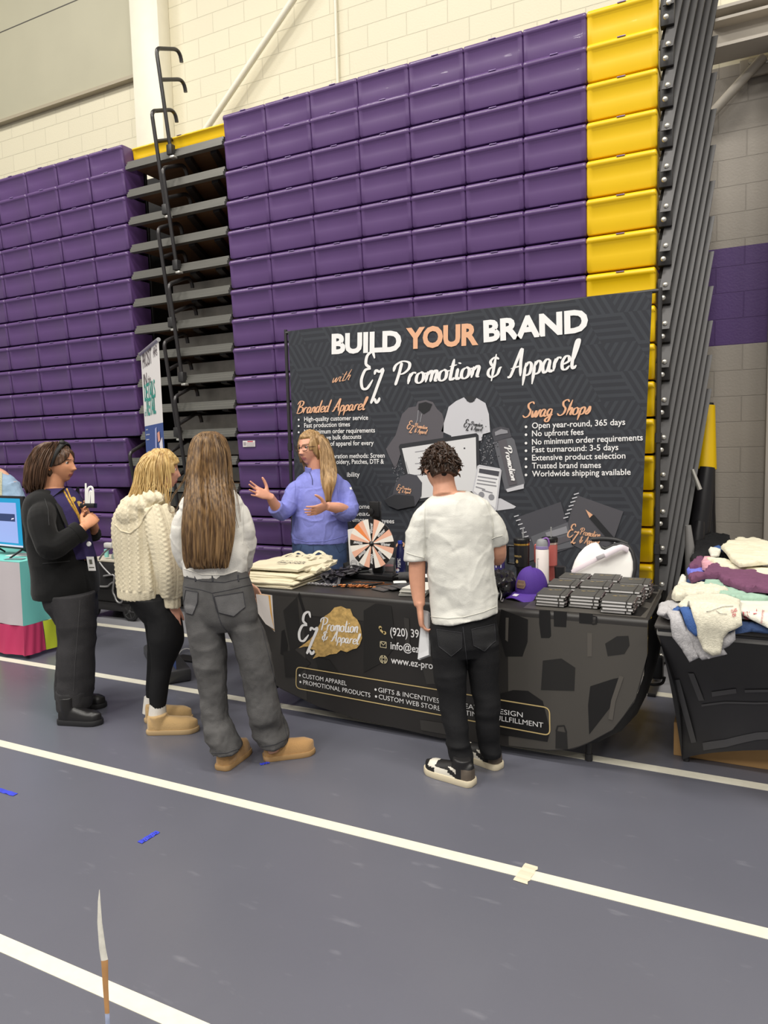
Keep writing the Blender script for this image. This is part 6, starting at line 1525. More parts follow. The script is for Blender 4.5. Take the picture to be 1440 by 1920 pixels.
def hair_cap(fr, s=1.0, k=1.13, seed=0, amp=.006, hairline=.45, side=.62, back=1.0, n=140, m=80, fq=22, low=-.75, hs=.25, yt=.12, ear=0):
    """shell over the skull that dips into the head inside the face window"""
    c, A = fr; ph = np.linspace(.02, pi - .02, m)[:, None]; th = np.linspace(0, 2 * pi, n, endpoint=False)[None, :]
    d = np.stack([np.sin(ph) * np.cos(th), np.sin(ph) * np.sin(th), np.cos(ph) + 0 * th], -1).reshape(-1, 3)
    x, y, z = d.T
    win = np.clip((y - yt) * 6, 0, 1) * np.clip((hairline + hs * np.abs(x) - z) * 9, 0, 1) * np.clip((side - np.abs(x) + .35 * (z < -.1) * .5) * 9, 0, 1)
    if ear: win = np.maximum(win, np.clip((np.abs(x) - .70) * 9, 0, 1) * np.clip((ear - z) * 9, 0, 1) * np.clip((y + .42) * 9, 0, 1))
    below = np.clip((low - z) * 8, 0, 1)
    kk = (k + amp / .09 * (vnoise(d * V(fq / 3, fq / 3, 1.5), seed) * .7 + vnoise(d * V(fq, fq, 2.5), seed + 1) * .7)) * (1 - np.maximum(win, below)) + .80 * np.maximum(win, below)
    P = np.stack([x * .073, y * .096, z * .113], 1) * (kk * s)[:, None] + V(0, -.004, .003) * s
    P[:, 1] = np.where(P[:, 1] < 0, P[:, 1] * back, P[:, 1])
    f = [(i * n + j, i * n + (j + 1) % n, (i + 1) * n + (j + 1) % n, (i + 1) * n + j) for i in range(m - 1) for j in range(n)] + [tuple(range(n))[::-1], tuple((m - 1) * n + j for j in range(n))]
    return P @ A.T + c, f
def strands(mb, roots, n, seed, r=.003, jit=.02, mi=0, res=14):
    """loose locks following a path with jitter"""
    g = np.random.default_rng(seed); P = np.array(roots, float)
    for i in range(n):
        o = g.normal(0, jit, 3) * V(1, 1, .4); q = P + o + np.cumsum(g.normal(0, jit * .16, P.shape), 0)
        mb.tube(crom(q, res), [r * (1 - .75 * u) for u in np.linspace(0, 1, res)], 5, mi)
def hair_mat(name, dark, light, scale=70):
    if name in _M: return _M[name]
    m = mat(name, dark, .42, spec=.35); nt = m.node_tree; b = nt.nodes['Principled BSDF']; N, L = nt.nodes.new, nt.links.new
    tc = N('ShaderNodeTexCoord'); mp = N('ShaderNodeMapping'); mp.inputs['Scale'].default_value = (1, 1, .022); L(tc.outputs['Object'], mp.inputs[0])
    n = N('ShaderNodeTexNoise'); n.inputs['Scale'].default_value = scale; n.inputs['Detail'].default_value = 4; L(mp.outputs[0], n.inputs['Vector'])
    r = N('ShaderNodeMapRange'); r.inputs[1].default_value = .35; r.inputs[2].default_value = .68; L(n.outputs['Fac'], r.inputs[0])
    x = N('ShaderNodeMix'); x.data_type = 'RGBA'; L(r.outputs[0], x.inputs[0]); x.inputs[6].default_value = (*hexc(dark), 1); x.inputs[7].default_value = (*hexc(light), 1); L(x.outputs[2], b.inputs['Base Color'])
    bp = N('ShaderNodeBump'); bp.inputs['Strength'].default_value = .5; bp.inputs['Distance'].default_value = .004; L(n.outputs['Fac'], bp.inputs['Height']); L(bp.outputs[0], b.inputs['Normal'])
    return m
from mathutils.bvhtree import BVHTree
def bvh_of(v, f): return BVHTree.FromPolygons([tuple(p) for p in v], f)
def on_surface(bv, px, py, off, fallback=None):
    """point on a garment seen at the photograph position, lifted off along its normal"""
    d = Vector(nrm(ray(px, py))); h, nn, *_ = bv.ray_cast(Vector(CAMPOS), d)
    if h is None: return fallback
    if nn.dot(d) > 0: nn = -nn
    return np.array(h + nn * off)
def seam(mb, bv, pts, r, off=.001, mi=0, closed=False, flat=.5):
    p = np.array(pts, float)
    if closed: p = np.vstack([p, p[:1]])
    q = []
    for a, b in zip(p[:-1], p[1:]):
        k = max(2, int(np.linalg.norm(b - a) / 3)); q += [a + (b - a) * u for u in np.linspace(0, 1, k + 1)[:-1]]
    q.append(p[-1]); w = [on_surface(bv, x, y, off) for x, y in q]; w = [z for z in w if z is not None]
    if len(w) > 2: mb.tube(w, r, 6, mi)
def patch(mb, bv, pts, off, step=3.0, mi=0):
    """cloth patch lying on a garment: polygon of photograph positions"""
    from mathutils.geometry import delaunay_2d_cdt
    p = np.array(pts, float); dn = []
    for a, b in zip(p, np.roll(p, -1, 0)):
        k = max(1, int(np.linalg.norm(b - a) / step)); dn += [a + (b - a) * u for u in np.linspace(0, 1, k + 1)[:-1]]
    dn = np.array(dn); lo, hi = dn.min(0), dn.max(0); g = np.array([(x, y) for x in np.arange(lo[0] + 1, hi[0], step) for y in np.arange(lo[1] + 1, hi[1], step)]).reshape(-1, 2)
    ins = np.zeros(len(g), bool)
    for i in range(len(dn)):
        (x0, y0), (x1, y1) = dn[i], dn[(i + 1) % len(dn)]
        if y0 != y1 and len(g): ins ^= ((y0 > g[:, 1]) != (y1 > g[:, 1])) & (g[:, 0] < (x1 - x0) * (g[:, 1] - y0) / (y1 - y0) + x0)
    allp = np.vstack([dn, g[ins]]) if len(g) else dn
    v2, _, fc, *_ = delaunay_2d_cdt([Vector(q) for q in allp], [], [list(range(len(dn)))], 1, 1e-6)
    w = [on_surface(bv, q[0], q[1], off) for q in v2]; ok = [i for i, z in enumerate(w) if z is not None]; mp = {i: k for k, i in enumerate(ok)}
    fs = [tuple(mp[i] for i in f) for f in fc if all(i in mp for i in f)]
    if fs: mb.add([w[i] for i in ok], fs, mi)
def skin(name, c): return mat(name, c, .5, spec=.4, noise=(35, .05))
LIP = lambda c: mat('lip_' + c, c, .4)
M_JEANST = mat('dark_stitch', '35353a', .8)
# ------------------------------------------------------------------ prints on the two front shirts
ink = mat('red_print_ink', 'b04550', .7); ink2 = mat('grey_print_ink', '6d6a66', .7)
def shirt_print(start):
    o = [q for q in bpy.data.objects if q.get('label', '').startswith(start)][0]
    bv = BVHTree.FromPolygons([v.co[:] for v in o.data.vertices], [tuple(p.vertices) for p in o.data.polygons])
    def fn(q):
        w = [on_surface(bv, x, -y, .004) for x, y in q]; ok = [z for z in w if z is not None]
        return np.array([z if z is not None else ok[0] for z in w])
    return o, fn
DP = lambda x, y: (1200 + x / 6.0, -(1000 + y / 6.0))
fr_, tf = shirt_print('oatmeal t-shirt with red'); wt_, tw = shirt_print('white t-shirt with red')
for s_, p0, p1, h_ in (('CLASS', (1030, 900), (1095, 880), 6), ('OF', (1040, 945), (1085, 935), 6)): mb = MB(); put_line(mb, s_, tf, DP(*p0), DP(*p1), h_, .02); mb.build('red_lettering', ink, fr_, 0)
mb = MB()
for ln in (((745, 885), (775, 882), (800, 878), (835, 862), (870, 850), (910, 838), (950, 830), (1000, 827), (1050, 825)), ((855, 875), (875, 890), (900, 905), (940, 909), (980, 910))): strip(mb, [tuple(q) for q in crom(np.array([DP(*p) for p in ln]), 40)], .8, tf)
mb.build('line_print', ink2, fr_, 0)
for s_, p0, p1, h_, sh_ in (('RUN', (1160, 965), (1235, 962), 13, 0), ('homecoming', (1375, 1015), (1392, 870), 5, .3)): mb = MB(); put_line(mb, s_, tw, DP(*p0), DP(*p1), h_, .02 if not sh_ else 0, 0, sh_); mb.build('red_lettering', ink, wt_, 0)
mb = MB(); strip(mb, [DP(1275, 910), DP(1310, 908), DP(1312, 862)], 1.2, tw); mb.build('red_stroke', ink, wt_, 0)

# ------------------------------------------------------------------ boy in the white t-shirt (seen from behind)
def person_root(v, f, mats, mi, label):
    o = add_mesh('person', v, f, mats, None, mi); return tag(o, label, 'person')
def boy():
    F = Fig(3.40, 118); J = F.J; W0 = V(*(CF * V(1, 1, 0))); W0 = nrm(W0); RT = nrm(CR * V(1, 1, 0)); UP = V(0, 0, 1)
    hf = head_frame(J(827, 880, .03), 122, 30)
    b = MB()
    b.loft(F.rings([(812, 928, 1150, .09), (810, 922, 1060, .09), (800, 918, 970, .085), (808, 902, 938, .07), (822, 872, 922, .05)]))
    b.tube([J(835, 930, 0), J(833, 912, .01), J(829, 890, .03)], [.062, .054, .054], 18); head_geo(b, hf, .98)
    limb(b, [J(805, 968, 0), J(786, 1015, .0), J(782, 1072, .01), J(784, 1110, .01), J(787, 1136, .0)], [.036, .040, .040, .034, .026]); 
    hand_geo(b, J(787, 1136, 0), nrm(J(790, 1170, .01) - J(787, 1136, 0)), RT, W0, 1.0, (.55, .6, .65, .7), .03, .5, .3)
    limb(b, [J(900, 968, 0), J(930, 1005, .0), J(934, 1042, .05), J(925, 1048, .18), J(905, 1052, .30)], [.036, .036, .039, .032, .026])
    hand_geo(b, J(905, 1052, .30), -RT * .5 + W0 * .8 - UP * .15, -UP, -RT, 1.0, (.4, .4, .45, .5), .04, .6)
    for xs in ((842, 846, 853, 866), (900, 908, 914, 920)): limb(b, [J(xs[0], 1180, .02), J(xs[1], 1260, .02), J(xs[2], 1350, .02), J(xs[3] - (4 if xs[0] > 890 else 0), 1432 if xs[0] < 890 else 1400, .01 if xs[0] < 890 else .10)], [.06, .045, .035, .03])
    v, f = remesh(b, .0048, 3)
    o = person_root(v, f, [skin('skin_boy', 'd39b80')], None, 'person in white t-shirt and black jeans standing with head bowed before the vendor table')
    # hair: shell with messy curls
    hm = hair_mat('dark_brown_hair', '22160f', '3f2b1e', 90); mb = MB(); vv, ff = hair_cap(hf, 1.02, 1.11, 7, .010, .30, .66, 1.0, fq=14, low=-.50, ear=.02); mb.add(vv, ff)
    g = np.random.default_rng(4); c, A = hf
    for i in range(620):
        d = g.normal(0, 1, 3); d[2] = abs(d[2]) * 1.1 - .25; d /= np.linalg.norm(d)
        if d[1] > .35 and d[2] < .25: continue
        if d[2] < -.42 or (abs(d[0]) > .6 and d[2] < .05 and d[1] > -.4): continue
        p = d * V(.077, .101, .120) * 1.02; tg = np.cross(d, g.normal(0, 1, 3)); tg = nrm(tg * .85 + (d - V(0, -.2, 1) * (d @ nrm(V(0, -.2, 1)))) * .35 + V(0, 0, -.25)); L_ = g.uniform(.018, .036); q = [p - d * .006, p + tg * L_ * .4 + d * .008, p + tg * L_ * .8 + d * .008, p + tg * L_ * 1.1 + d * g.uniform(-.002, .016)]
        mb.tube([z @ A.T + c for z in crom(np.array(q), 7)], [.0052 * (1 - .85 * u ** 1.5) for u in np.linspace(0, 1, 7)], 5)
    mb.build('hair', hm, o, 60)
    # t-shirt
    s = MB(); s.loft(F.rings([(808, 934, 1156, .130, -.01), (806, 933, 1125, .132), (801, 927, 1080, .130), (798, 924, 1040, .128), (795, 925, 1000, .125), (790, 926, 972, .118), (789, 922, 952, .105), (800, 908, 936, .085), (818, 880, 923, .062, .012)], n=30), 40)
    limb(s, [J(824, 962, 0), J(801, 972, 0), J(787, 998, 0), J(781, 1022, 0), J(779, 1047, 0)], [.066, .066, .062, .056, .056]); limb(s, [J(886, 960, 0), J(905, 968, 0), J(922, 985, 0), J(931, 1004, .0), J(934, 1021, .015)], [.066, .064, .056, .052, .050])
    v, f = remesh(s, .006, 4)
    kx = v @ RT; z0 = v[:, 2].min(); kc = J(868, 1150, 0) @ RT
    v[:, 2] += np.clip((z0 + .45 - v[:, 2]) / .45, 0, 1) * (kx - kc) * .17
    v = displaced(v, f, folds(.0062, 9, 21, (1, 1, 1.1))); v = displaced(v, f, crease(.0036, 5, 22, (1.4, 1.4, .8))); v = displaced(v, f, crease(.0018, 10, 27))
    ts = add_mesh('t_shirt', v, f, mat('white_cotton_shirt', 'd0cfc8', .85, spec=.2, bump=(160, .12)), o)
    bv = bvh_of(v, f); mb = MB(); seam(mb, bv, [(812, 929), (820, 926), (835, 924), (852, 922), (864, 919), (874, 921)], .0042, .001); seam(mb, bv, [(800, 938), (797, 955), (796, 980), (797, 1010), (797, 1040)], .0018); seam(mb, bv, [(912, 938), (921, 960), (925, 985), (925, 1010)], .0018)
    seam(mb, bv, [(762, 1036), (775, 1041), (795, 1046)], .0018); seam(mb, bv, [(922, 1010), (930, 1007), (942, 1004)], .0018); seam(mb, bv, [(808, 1156), (840, 1160), (870, 1157), (905, 1148), (934, 1136)], .0018)
    mb.build('seams', mat('white_rib', 'c8c7be', .9), ts, 60)
    # jeans
    p = MB(); p.loft(F.rings([(812, 930, 1130, .11), (806, 933, 1165, .125), (806, 935, 1200, .12), (814, 930, 1228, .085)]), 36)
    p.loft(F.rings([(808, 872, 1200, .10), (811, 874, 1252, .095, .01), (818, 874, 1290, .085, .01), (823, 875, 1321, .078, .01), (832, 878, 1370, .074, .0), (839, 881, 1400, .076), (844, 887, 1420, .078), (847, 889, 1434, .080)]), 28)
    p.loft(F.rings([(872, 935, 1200, .10), (878, 937, 1252, .095, .02), (883, 937, 1290, .085, .03), (889, 938, 1330, .076, .03), (894, 938, 1370, .072, .05), (897, 938, 1396, .072, .07), (899, 939, 1414, .074, .08)]), 28)
    v, f = remesh(p, .0062, 4); low = lambda v: np.clip((1.0 - v[:, 2]) / .8, .25, 1)
    v = displaced(v, f, lambda v, n: low(v) * (.007 * ridge(v * V(5, 5, 15), 31) + .0035 * vnoise(v * V(12, 12, 34), 32)) - .002)
    jn = add_mesh('jeans', v, f, mat('black_denim', '1b1b1d', .8, spec=.25, bump=(260, .2), noise=(18, .12)), o)
    bv = bvh_of(v, f); mb = MB(); patch(mb, bv, [(820, 1180), (866, 1186), (866, 1214), (846, 1230), (824, 1212)], .003); patch(mb, bv, [(884, 1180), (926, 1170), (928, 1202), (908, 1220), (888, 1210)], .003); mb.build('back_pockets', mat('black_denim_pocket', '1f1f21', .8, bump=(260, .2)), jn, 60)
    mb = MB(); seam(mb, bv, [(868, 1175), (872, 1210), (876, 1245)], .0022); seam(mb, bv, [(820, 1180), (824, 1212), (846, 1230), (866, 1214), (866, 1186)], .0014, .004, 0, True); seam(mb, bv, [(884, 1180), (888, 1210), (908, 1220), (928, 1202), (926, 1170)], .0014, .004, 0, True); mb.build('stitching', mat('black_thread', '303034', .8), jn, 60)
    # low top sneakers: cream sole, black, white and brown panels
    M_SW, M_SB, M_SBR, M_SSOLE = mat('sneaker_white', 'd8d3c6', .55), mat('sneaker_black', '1c1b1c', .5), mat('sneaker_brown', '5a5046', .7), mat('sneaker_cream_sole', 'd5c9ae', .6)
    for (hx, hy), hd in (((889, 1474), 168), ((939, 1443), 160)):
        up, (hl, ff_, sd) = shoe('sneaker', o, atZ(hx, hy, 0), hd, .275, .096, .085, .12, [M_SW, M_SB, M_SBR], M_SSOLE, .030, .004, .058)
        me = up.data; inv = np.array(wmat(o)); mi = []
        for q in me.polygons:
            c = np.array(q.center) - hl; t = (c @ ff_) / .275; z = c[2]; s_ = c @ sd
            if t < .17: k = 2 if z < .08 else 1
            elif t < .44: k = 1 if z > .075 or t < .26 else (0 if abs(z - (.045 + .1 * (t - .3))) > .011 else 1)
            elif t < .70: k = 0 if (abs(s_) > .030 and z < .058) else 1
            elif t < .86: k = 0 if z > .05 else 1
            else: k = 1
            mi.append(k)
        me.polygons.foreach_set('material_index', mi)
    return F
boy()
# papers held by the boy
o = MB()
Fb = Fig(3.40, 118)
A = [Fb.J(x, y, d) for x, y, d in ((791, 1143, .03), (803, 1146, .03), (804, 1228, .0), (783, 1236, .03))]
for i in range(4): o.slab([a + CF * .006 * i + V(0, 0, -.003 * i) + CR * .003 * i for a in A], CF * .0022)
tag(o.build('paper_bundle', mat('grey_white_paper', 'cfd0d2', .7), None, 0), 'bundle of white sheets hanging from the left hand of the boy', 'paper')

# ------------------------------------------------------------------ girl with long hair, white sweater and grey jeans
def girl_c():
    F = Fig(3.62, 108); J = F.J; RT = nrm(CR * V(1, 1, 0)); W0 = nrm(CF * V(1, 1, 0)); UP = V(0, 0, 1)
    hf = head_frame(J(392, 862, .02), 112, 2)
    b = MB(); b.loft(F.rings([(360, 452, 1090, .09), (352, 450, 1030, .085), (348, 448, 960, .085), (360, 436, 928, .06), (376, 414, 912, .045)]))
    b.tube([J(394, 930, .01), J(393, 905, .01), J(392, 880, .02)], [.055, .048, .05], 16); head_geo(b, hf, .97)
    limb(b, [J(356, 958, 0), J(345, 1010, .02), J(350, 1052, .06), J(362, 1040, .20), J(380, 1030, .30)], [.040, .038, .034, .03, .024]); hand_geo(b, J(380, 1030, .30), RT + W0 * .5, -UP, W0, .92)
    limb(b, [J(440, 952, 0), J(458, 1000, .02), J(462, 1036, .06), J(460, 1062, .18), J(458, 1092, .28)], [.034, .034, .032, .03, .024]); hand_geo(b, J(458, 1092, .28), RT * .7 - UP * .7 + W0 * .2, -RT * .5 - W0 * .6, W0, .92, (.5, .5, .5, .5))
    for xs in ((386, 386, 400, 412, 422), (448, 466, 483, 500, 514)): limb(b, [J(xs[0], 1135), J(xs[1], 1200), J(xs[2], 1280), J(xs[3], 1360), J(xs[4], 1410)], [.065, .05, .04, .034, .03])
    v, f = remesh(b, .0052, 3); o = person_root(v, f, [skin('skin_fair', 'd9a68c')], None, 'person with very long brown hair, white sweater and grey jeans seen from behind')
    # sweater
    s = MB(); s.loft(F.rings([(345, 461, 1080, .118, .01), (343, 466, 1062, .124, .01), (345, 466, 1035, .118), (342, 462, 1000, .11), (338, 458, 965, .108), (336, 458, 944, .098), (346, 447, 928, .08), (362, 428, 915, .058, .01)], n=28), 40)
    limb(s, [J(366, 962, 0), J(347, 974, 0), J(339, 1002, .0), J(342, 1035, .03), J(352, 1056, .07), J(366, 1048, .18)], [.056, .056, .052, .050, .048, .042]); limb(s, [J(428, 952, 0), J(446, 960, .0), J(457, 986, 0), J(461, 1022, .03), J(457, 1050, .08), J(456, 1068, .18)], [.056, .056, .052, .048, .046, .04])
    v, f = remesh(s, .0062, 4); v = displaced(v, f, folds(.006, 9, 41, (1, 1, .8))); v = displaced(v, f, crease(.005, 8, 42))
    sw = add_mesh('sweater', v, f, mat('white_knit', 'dedbd4', .9, spec=.15, bump=(200, .3, (1, 1, 2.5))), o)
    bv = bvh_of(v, f); mb = MB(); seam(mb, bv, [(448, 925), (455, 950), (457, 985), (455, 1020)], .002); seam(mb, bv, [(345, 1066), (380, 1078), (420, 1078), (445, 1070)], .003); mb.build('hem_seams', mat('white_knit_rib', 'd2cfc8', .9), sw, 60)
    # jeans
    p = MB(); p.loft(F.rings([(346, 461, 1066, .105), (342, 474, 1098, .125), (343, 482, 1135, .13), (350, 486, 1160, .12), (366, 476, 1180, .08)]), 40)
    p.loft(F.rings([(345, 415, 1130, .11), (350, 421, 1180, .11), (361, 424, 1224, .105), (371, 425, 1270, .10), (378, 425, 1300, .098), (384, 429, 1338, .098), (387, 437, 1362, .105, -.03), (391, 446, 1386, .108, -.035), (393, 452, 1403, .11, -.04)], n=26), 30)
    p.loft(F.rings([(422, 474, 1140, .10), (432, 492, 1180, .11), (441, 505, 1218, .105), (450, 512, 1255, .10), (457, 519, 1300, .098), (464, 528, 1340, .10), (471, 533, 1360, .105, .03), (480, 539, 1380, .106, .04), (485, 540, 1391, .106, .04)], n=26), 30)
    v, f = remesh(p, .0062, 4); low = lambda v: np.clip((.95 - v[:, 2]) / .7, .15, 1)
    v = displaced(v, f, lambda v, n: low(v) * (.010 * ridge(v * V(6, 6, 11), 51) + .006 * vnoise(v * V(16, 16, 26), 52) + .002 * vnoise(v * 60, 53)) - .003)
    jn = add_mesh('jeans', v, f, mat('washed_grey_denim', '545353', .85, spec=.2, bump=(300, .3), noise=(11, .22)), o)
    bv = bvh_of(v, f); MJ2 = mat('washed_grey_pocket', '5a595a', .85, bump=(300, .3), noise=(14, .15))
    PK = ([(350, 1106), (372, 1110), (371, 1130), (362, 1152), (349, 1148), (346, 1128)], [(402, 1118), (455, 1110), (459, 1138), (438, 1155), (410, 1148)])
    for pk in PK:
        mb = MB(); patch(mb, bv, pk, .004); pc = mb.build('back_pocket', MJ2, jn, 60); mb = MB(); seam(mb, bv, pk, .0016, .0055, 0, True); mb.build('pocket_stitch', M_JEANST, pc, 60)
    mb = MB(); seam(mb, bv, [(346, 1082), (380, 1090), (420, 1092), (466, 1082)], .0018); seam(mb, bv, [(346, 1100), (378, 1106), (398, 1112), (430, 1106), (472, 1096)], .0016); seam(mb, bv, [(398, 1112), (405, 1140), (415, 1170), (430, 1190)], .002); seam(mb, bv, [(488, 1165), (500, 1215), (514, 1270), (530, 1345), (540, 1390)], .0015); seam(mb, bv, [(396, 1412), (425, 1412), (450, 1403)], .0016); seam(mb, bv, [(490, 1400), (515, 1396), (540, 1384)], .0016)
    for x in (366, 398, 446): seam(mb, bv, [(x, 1078), (x + 1, 1090)], .004, .002)
    mb.build('stitching', M_JEANST, jn, 60)
    # long straight hair
    hm = hair_mat('brown_highlight_hair', '4a3625', '8a6c48', 100); mb = MB()
    R_ = F.rings([(380, 404, 809, .04, .02), (364, 420, 820, .085, .02), (356, 428, 842, .105, .02), (352, 432, 868, .112, .01), (350, 434, 895, .105, -.01), (347, 436, 920, .09, -.05), (344, 439, 950, .07, -.09), (341, 440, 985, .055, -.115), (341, 437, 1020, .045, -.125), (343, 431, 1045, .035, -.125), (347, 426, 1056, .02, -.125)], h=112, n=24)
    vv, ff = hair_loft(R_, 9, .006, 44, 220, 110, fringe=.03); mb.add(vv, ff)
    g = np.random.default_rng(8)
    for i in range(90):
        u = g.uniform(-1, 1); x0 = 391 + u * 38; path = [F.J(391 + u * 22, 812 + 10 * u * u, -.05), F.J(x0, 850, -.085 + .05 * u * u), F.J(391 + u * 43, 900, -.10 + .05 * u * u), F.J(391 + u * 47, 960, -.15 + .03 * u * u), F.J(390 + u * 48, 1010, -.165 + .02 * u * u), F.J(388 + u * 43, 1040 + g.uniform(-6, 22), -.158)]
        strands(mb, path, 1, 100 + i, .0034, .003)
    for pts in ([(354, 880), (343, 905), (325, 930), (318, 950), (322, 962), (332, 955)], [(430, 890), (440, 915), (446, 945), (450, 978)], [(432, 900), (438, 930), (441, 965), (447, 990)], [(352, 900), (345, 925), (336, 945), (330, 965)]):
        strands(mb, [F.J(x, y, -.10) for x, y in pts], 3, 300 + pts[0][0], .0025, .003)
    mb.build('hair', hm, o, 60)
    M_TAN, M_TSOLE = mat('tan_suede', 'b08a5c', .9, spec=.1, sheen=.3, bump=(120, .2)), mat('tan_boot_sole', 'a68458', .8)
    shoe('boot', o, atZ(414, 1446, 0), 97, .255, .10, .085, .10, M_TAN, M_TSOLE, .026, .005, .072)
    shoe('boot', o, atZ(494, 1424, 0), 42, .265, .102, .085, .105, M_TAN, M_TSOLE, .026, .005, .072)
girl_c()
Fc = Fig(3.62, 108); mb = MB()
for i, c in enumerate((0, 1, 0)):
    pts = [Fc.J(x, y, d) + CF * .01 * i for x, y, d in ((480 + 4 * i, 1114, .20), (503 + 3 * i, 1117, .24), (507 + 2 * i, 1150, .25), (514, 1180 + 3 * i, .27), (498, 1170, .24), (484, 1150, .21))]
    mb.slab(pts, CF * .003, c)
tag(mb.build('leaflet', [mat('leaflet_white', 'd6cfcb', .7), mat('leaflet_orange', 'd9a557', .7)], None, 0), 'white and orange leaflets held low by the long haired girl', 'paper')

# ------------------------------------------------------------------ blonde girl in the cable knit sweater
def girl_b():
    F = Fig(4.12, 58); J = F.J; RT = nrm(CR * V(1, 1, 0)); W0 = nrm(CF * V(1, 1, 0)); UP = V(0, 0, 1)
    hf = head_frame(J(304, 883, .0), 51, 3)
    b = MB(); b.loft(F.rings([(240, 330, 1120, .15), (230, 318, 1040, .14), (228, 318, 970, .15), (245, 312, 940, .11), (270, 305, 920, .06)], 'd'))
    b.tube([J(288, 935, 0), J(292, 915, .0), J(298, 892, .0)], [.055, .048, .05], 16); head_geo(b, hf, .95, nose=.85)
    limb(b, [J(292, 962, -.13), J(312, 1030, -.17), J(320, 1090, -.16), J(323, 1130, -.14)], [.045, .04, .034, .026]); hand_geo(b, J(323, 1134, -.14), -UP * .98 + RT * .06, W0 * .85 - RT * .3, RT * .9 + W0 * .3, .93, (.16, .18, .2, .22), .07, .35)
    limb(b, [J(290, 960, .15), J(318, 1030, .18), J(340, 1040, .25)], [.045, .04, .03]); hand_geo(b, J(340, 1040, .25), RT + UP * .2, -W0, UP, .95)
    limb(b, [J(295, 1140, -.07), J(311, 1195, -.09), J(303, 1262, -.08), J(296, 1345, -.08)], [.07, .055, .04, .032]); limb(b, [J(290, 1140, .10), J(302, 1200, .11), J(294, 1262, .12), J(285, 1330, .12)], [.06, .045, .036, .03])
    v, f = remesh(b, .005, 3); mi = face_regions(v, f, hf, .95)
    o = person_root(v, f, [skin('skin_rosy', 'dba28b'), LIP('b8656a'), mat('brow_blond', 'a8845a', .7)], mi, 'person with wavy blonde hair, cream cable knit sweater and black leggings')
    eyes(hf, o, .95, iris='5b7a90')
    # leggings, socks, boots
    p = MB(); p.loft(F.rings([(240, 334, 1095, .17), (238, 338, 1118, .18), (250, 338, 1145, .17), (268, 338, 1165, .13)], 'd'), 34)
    p.loft(F.rings([(246, 330, 1118, .12, -.07), (274, 340, 1156, .11, -.08), (279, 344, 1192, .095, -.09), (283, 340, 1215, .08, -.09), (284, 325, 1248, .066, -.08), (281, 318, 1275, .06, -.08), (280, 314, 1302, .052, -.08), (282, 309, 1338, .042, -.08)], 'd', n=26), 26)
    p.loft(F.rings([(246, 326, 1118, .12, .08), (268, 332, 1160, .11, .11), (276, 330, 1200, .09, .12), (276, 316, 1248, .066, .12), (274, 308, 1290, .055, .12), (275, 296, 1326, .042, .12)], 'd', n=22), 26)
    v, f = remesh(p, .006, 4); v = displaced(v, f, folds(.0012, 16, 61)); add_mesh('leggings', v, f, mat('black_stretch_leggings', '151517', .75, spec=.25), o)
    M_SOCK = mat('white_sock', 'd9d5ce', .9, bump=(200, .4, (1, 1, 3)))
    for (x, y0, y1, d) in ((296, 1318, 1352, -.08), (285, 1306, 1336, .12)): MB().tube([J(x, y0, d), J(x - .5, (y0 + y1) / 2, d), J(x - 1, y1, d)], [.045, .049, .052], 20).build('sock', M_SOCK, o, 60)
    M_TAN2, M_TS2 = mat('sand_suede', 'b99a6c', .9, spec=.1, sheen=.3, bump=(120, .2)), mat('sand_sole', 'b59a72', .8)
    shoe('boot', o, atZ(277, 1374, 0), 29, .285, .108, .085, .105, M_TAN2, M_TS2, .026, .005, .07); shoe('boot', o, atZ(268, 1358, 0) + W0 * .05, 27, .275, .105, .085, .105, M_TAN2, M_TS2, .026, .005, .07)
    # sweater with hood
    s = MB(); s.loft(F.rings([(222, 330, 1116, .185), (220, 334, 1090, .20), (217, 332, 1050, .20), (213, 326, 1012, .195), (212, 322, 978, .19), (220, 320, 955, .17), (238, 314, 936, .13), (260, 306, 922, .08)], 'd', n=28), 40)
    limb(s, [J(296, 958, -.11), J(306, 1000, -.16), J(314, 1050, -.18), J(320, 1090, -.17), J(323, 1118, -.15)], [.085, .084, .082, .074, .056]); limb(s, [J(323, 1116, -.15), J(324, 1128, -.145), J(324, 1138, -.14)], [.05, .046, .044])
    limb(s, [J(292, 955, .14), J(312, 1000, .17), J(328, 1035, .22)], [.08, .075, .06])
    h_ = MB()
    for c, r in (((262, 948, -.09), (.11, .10, .065)), ((250, 965, -.11), (.09, .085, .085)), ((244, 988, -.10), (.06, .06, .07)), ((285, 935, -.10), (.08, .07, .045)), ((270, 940, .08), (.09, .09, .05))): s.ball(J(*c), r, 18)
    v, f = remesh(s, .0048, 4)
    ax = J(272, 1000, 0)
    def cable(v, n):
        l = v - ax; arm = (v @ RT > (ax @ RT) + .115) | ((v - J(314, 1050, -.17)) @ W0 < -.0)
        ang = np.arctan2(l @ W0, l @ RT); a = ang * .19; z = v[:, 2]
        per = .050; q = (a / per) % 1.0; cell = np.floor(a / per); tw = (z / .052 + .5 * (cell % 2)) % 1.0
        rope = np.exp(-((q - .5 - .13 * np.sin(2 * pi * tw)) / .15) ** 2) + np.exp(-((q - .5 + .13 * np.sin(2 * pi * tw)) / .15) ** 2) * .8
        gap = -.6 * np.exp(-((np.minimum(q, 1 - q)) / .06) ** 2)
        zt = z - J(280, 1090, 0)[2]; rib = np.sin(a / .012 * 2 * pi * .5)
        low = np.clip((J(280, 1096, 0)[2] - z) / .01, 0, 1) * (np.abs((v - J(323, 1125, -.15)) @ RT) > .09)
        cuff = np.clip((J(323, 1117, -.15)[2] - z) / .01, 0, 1) * (1 - np.clip(low, 0, 1))
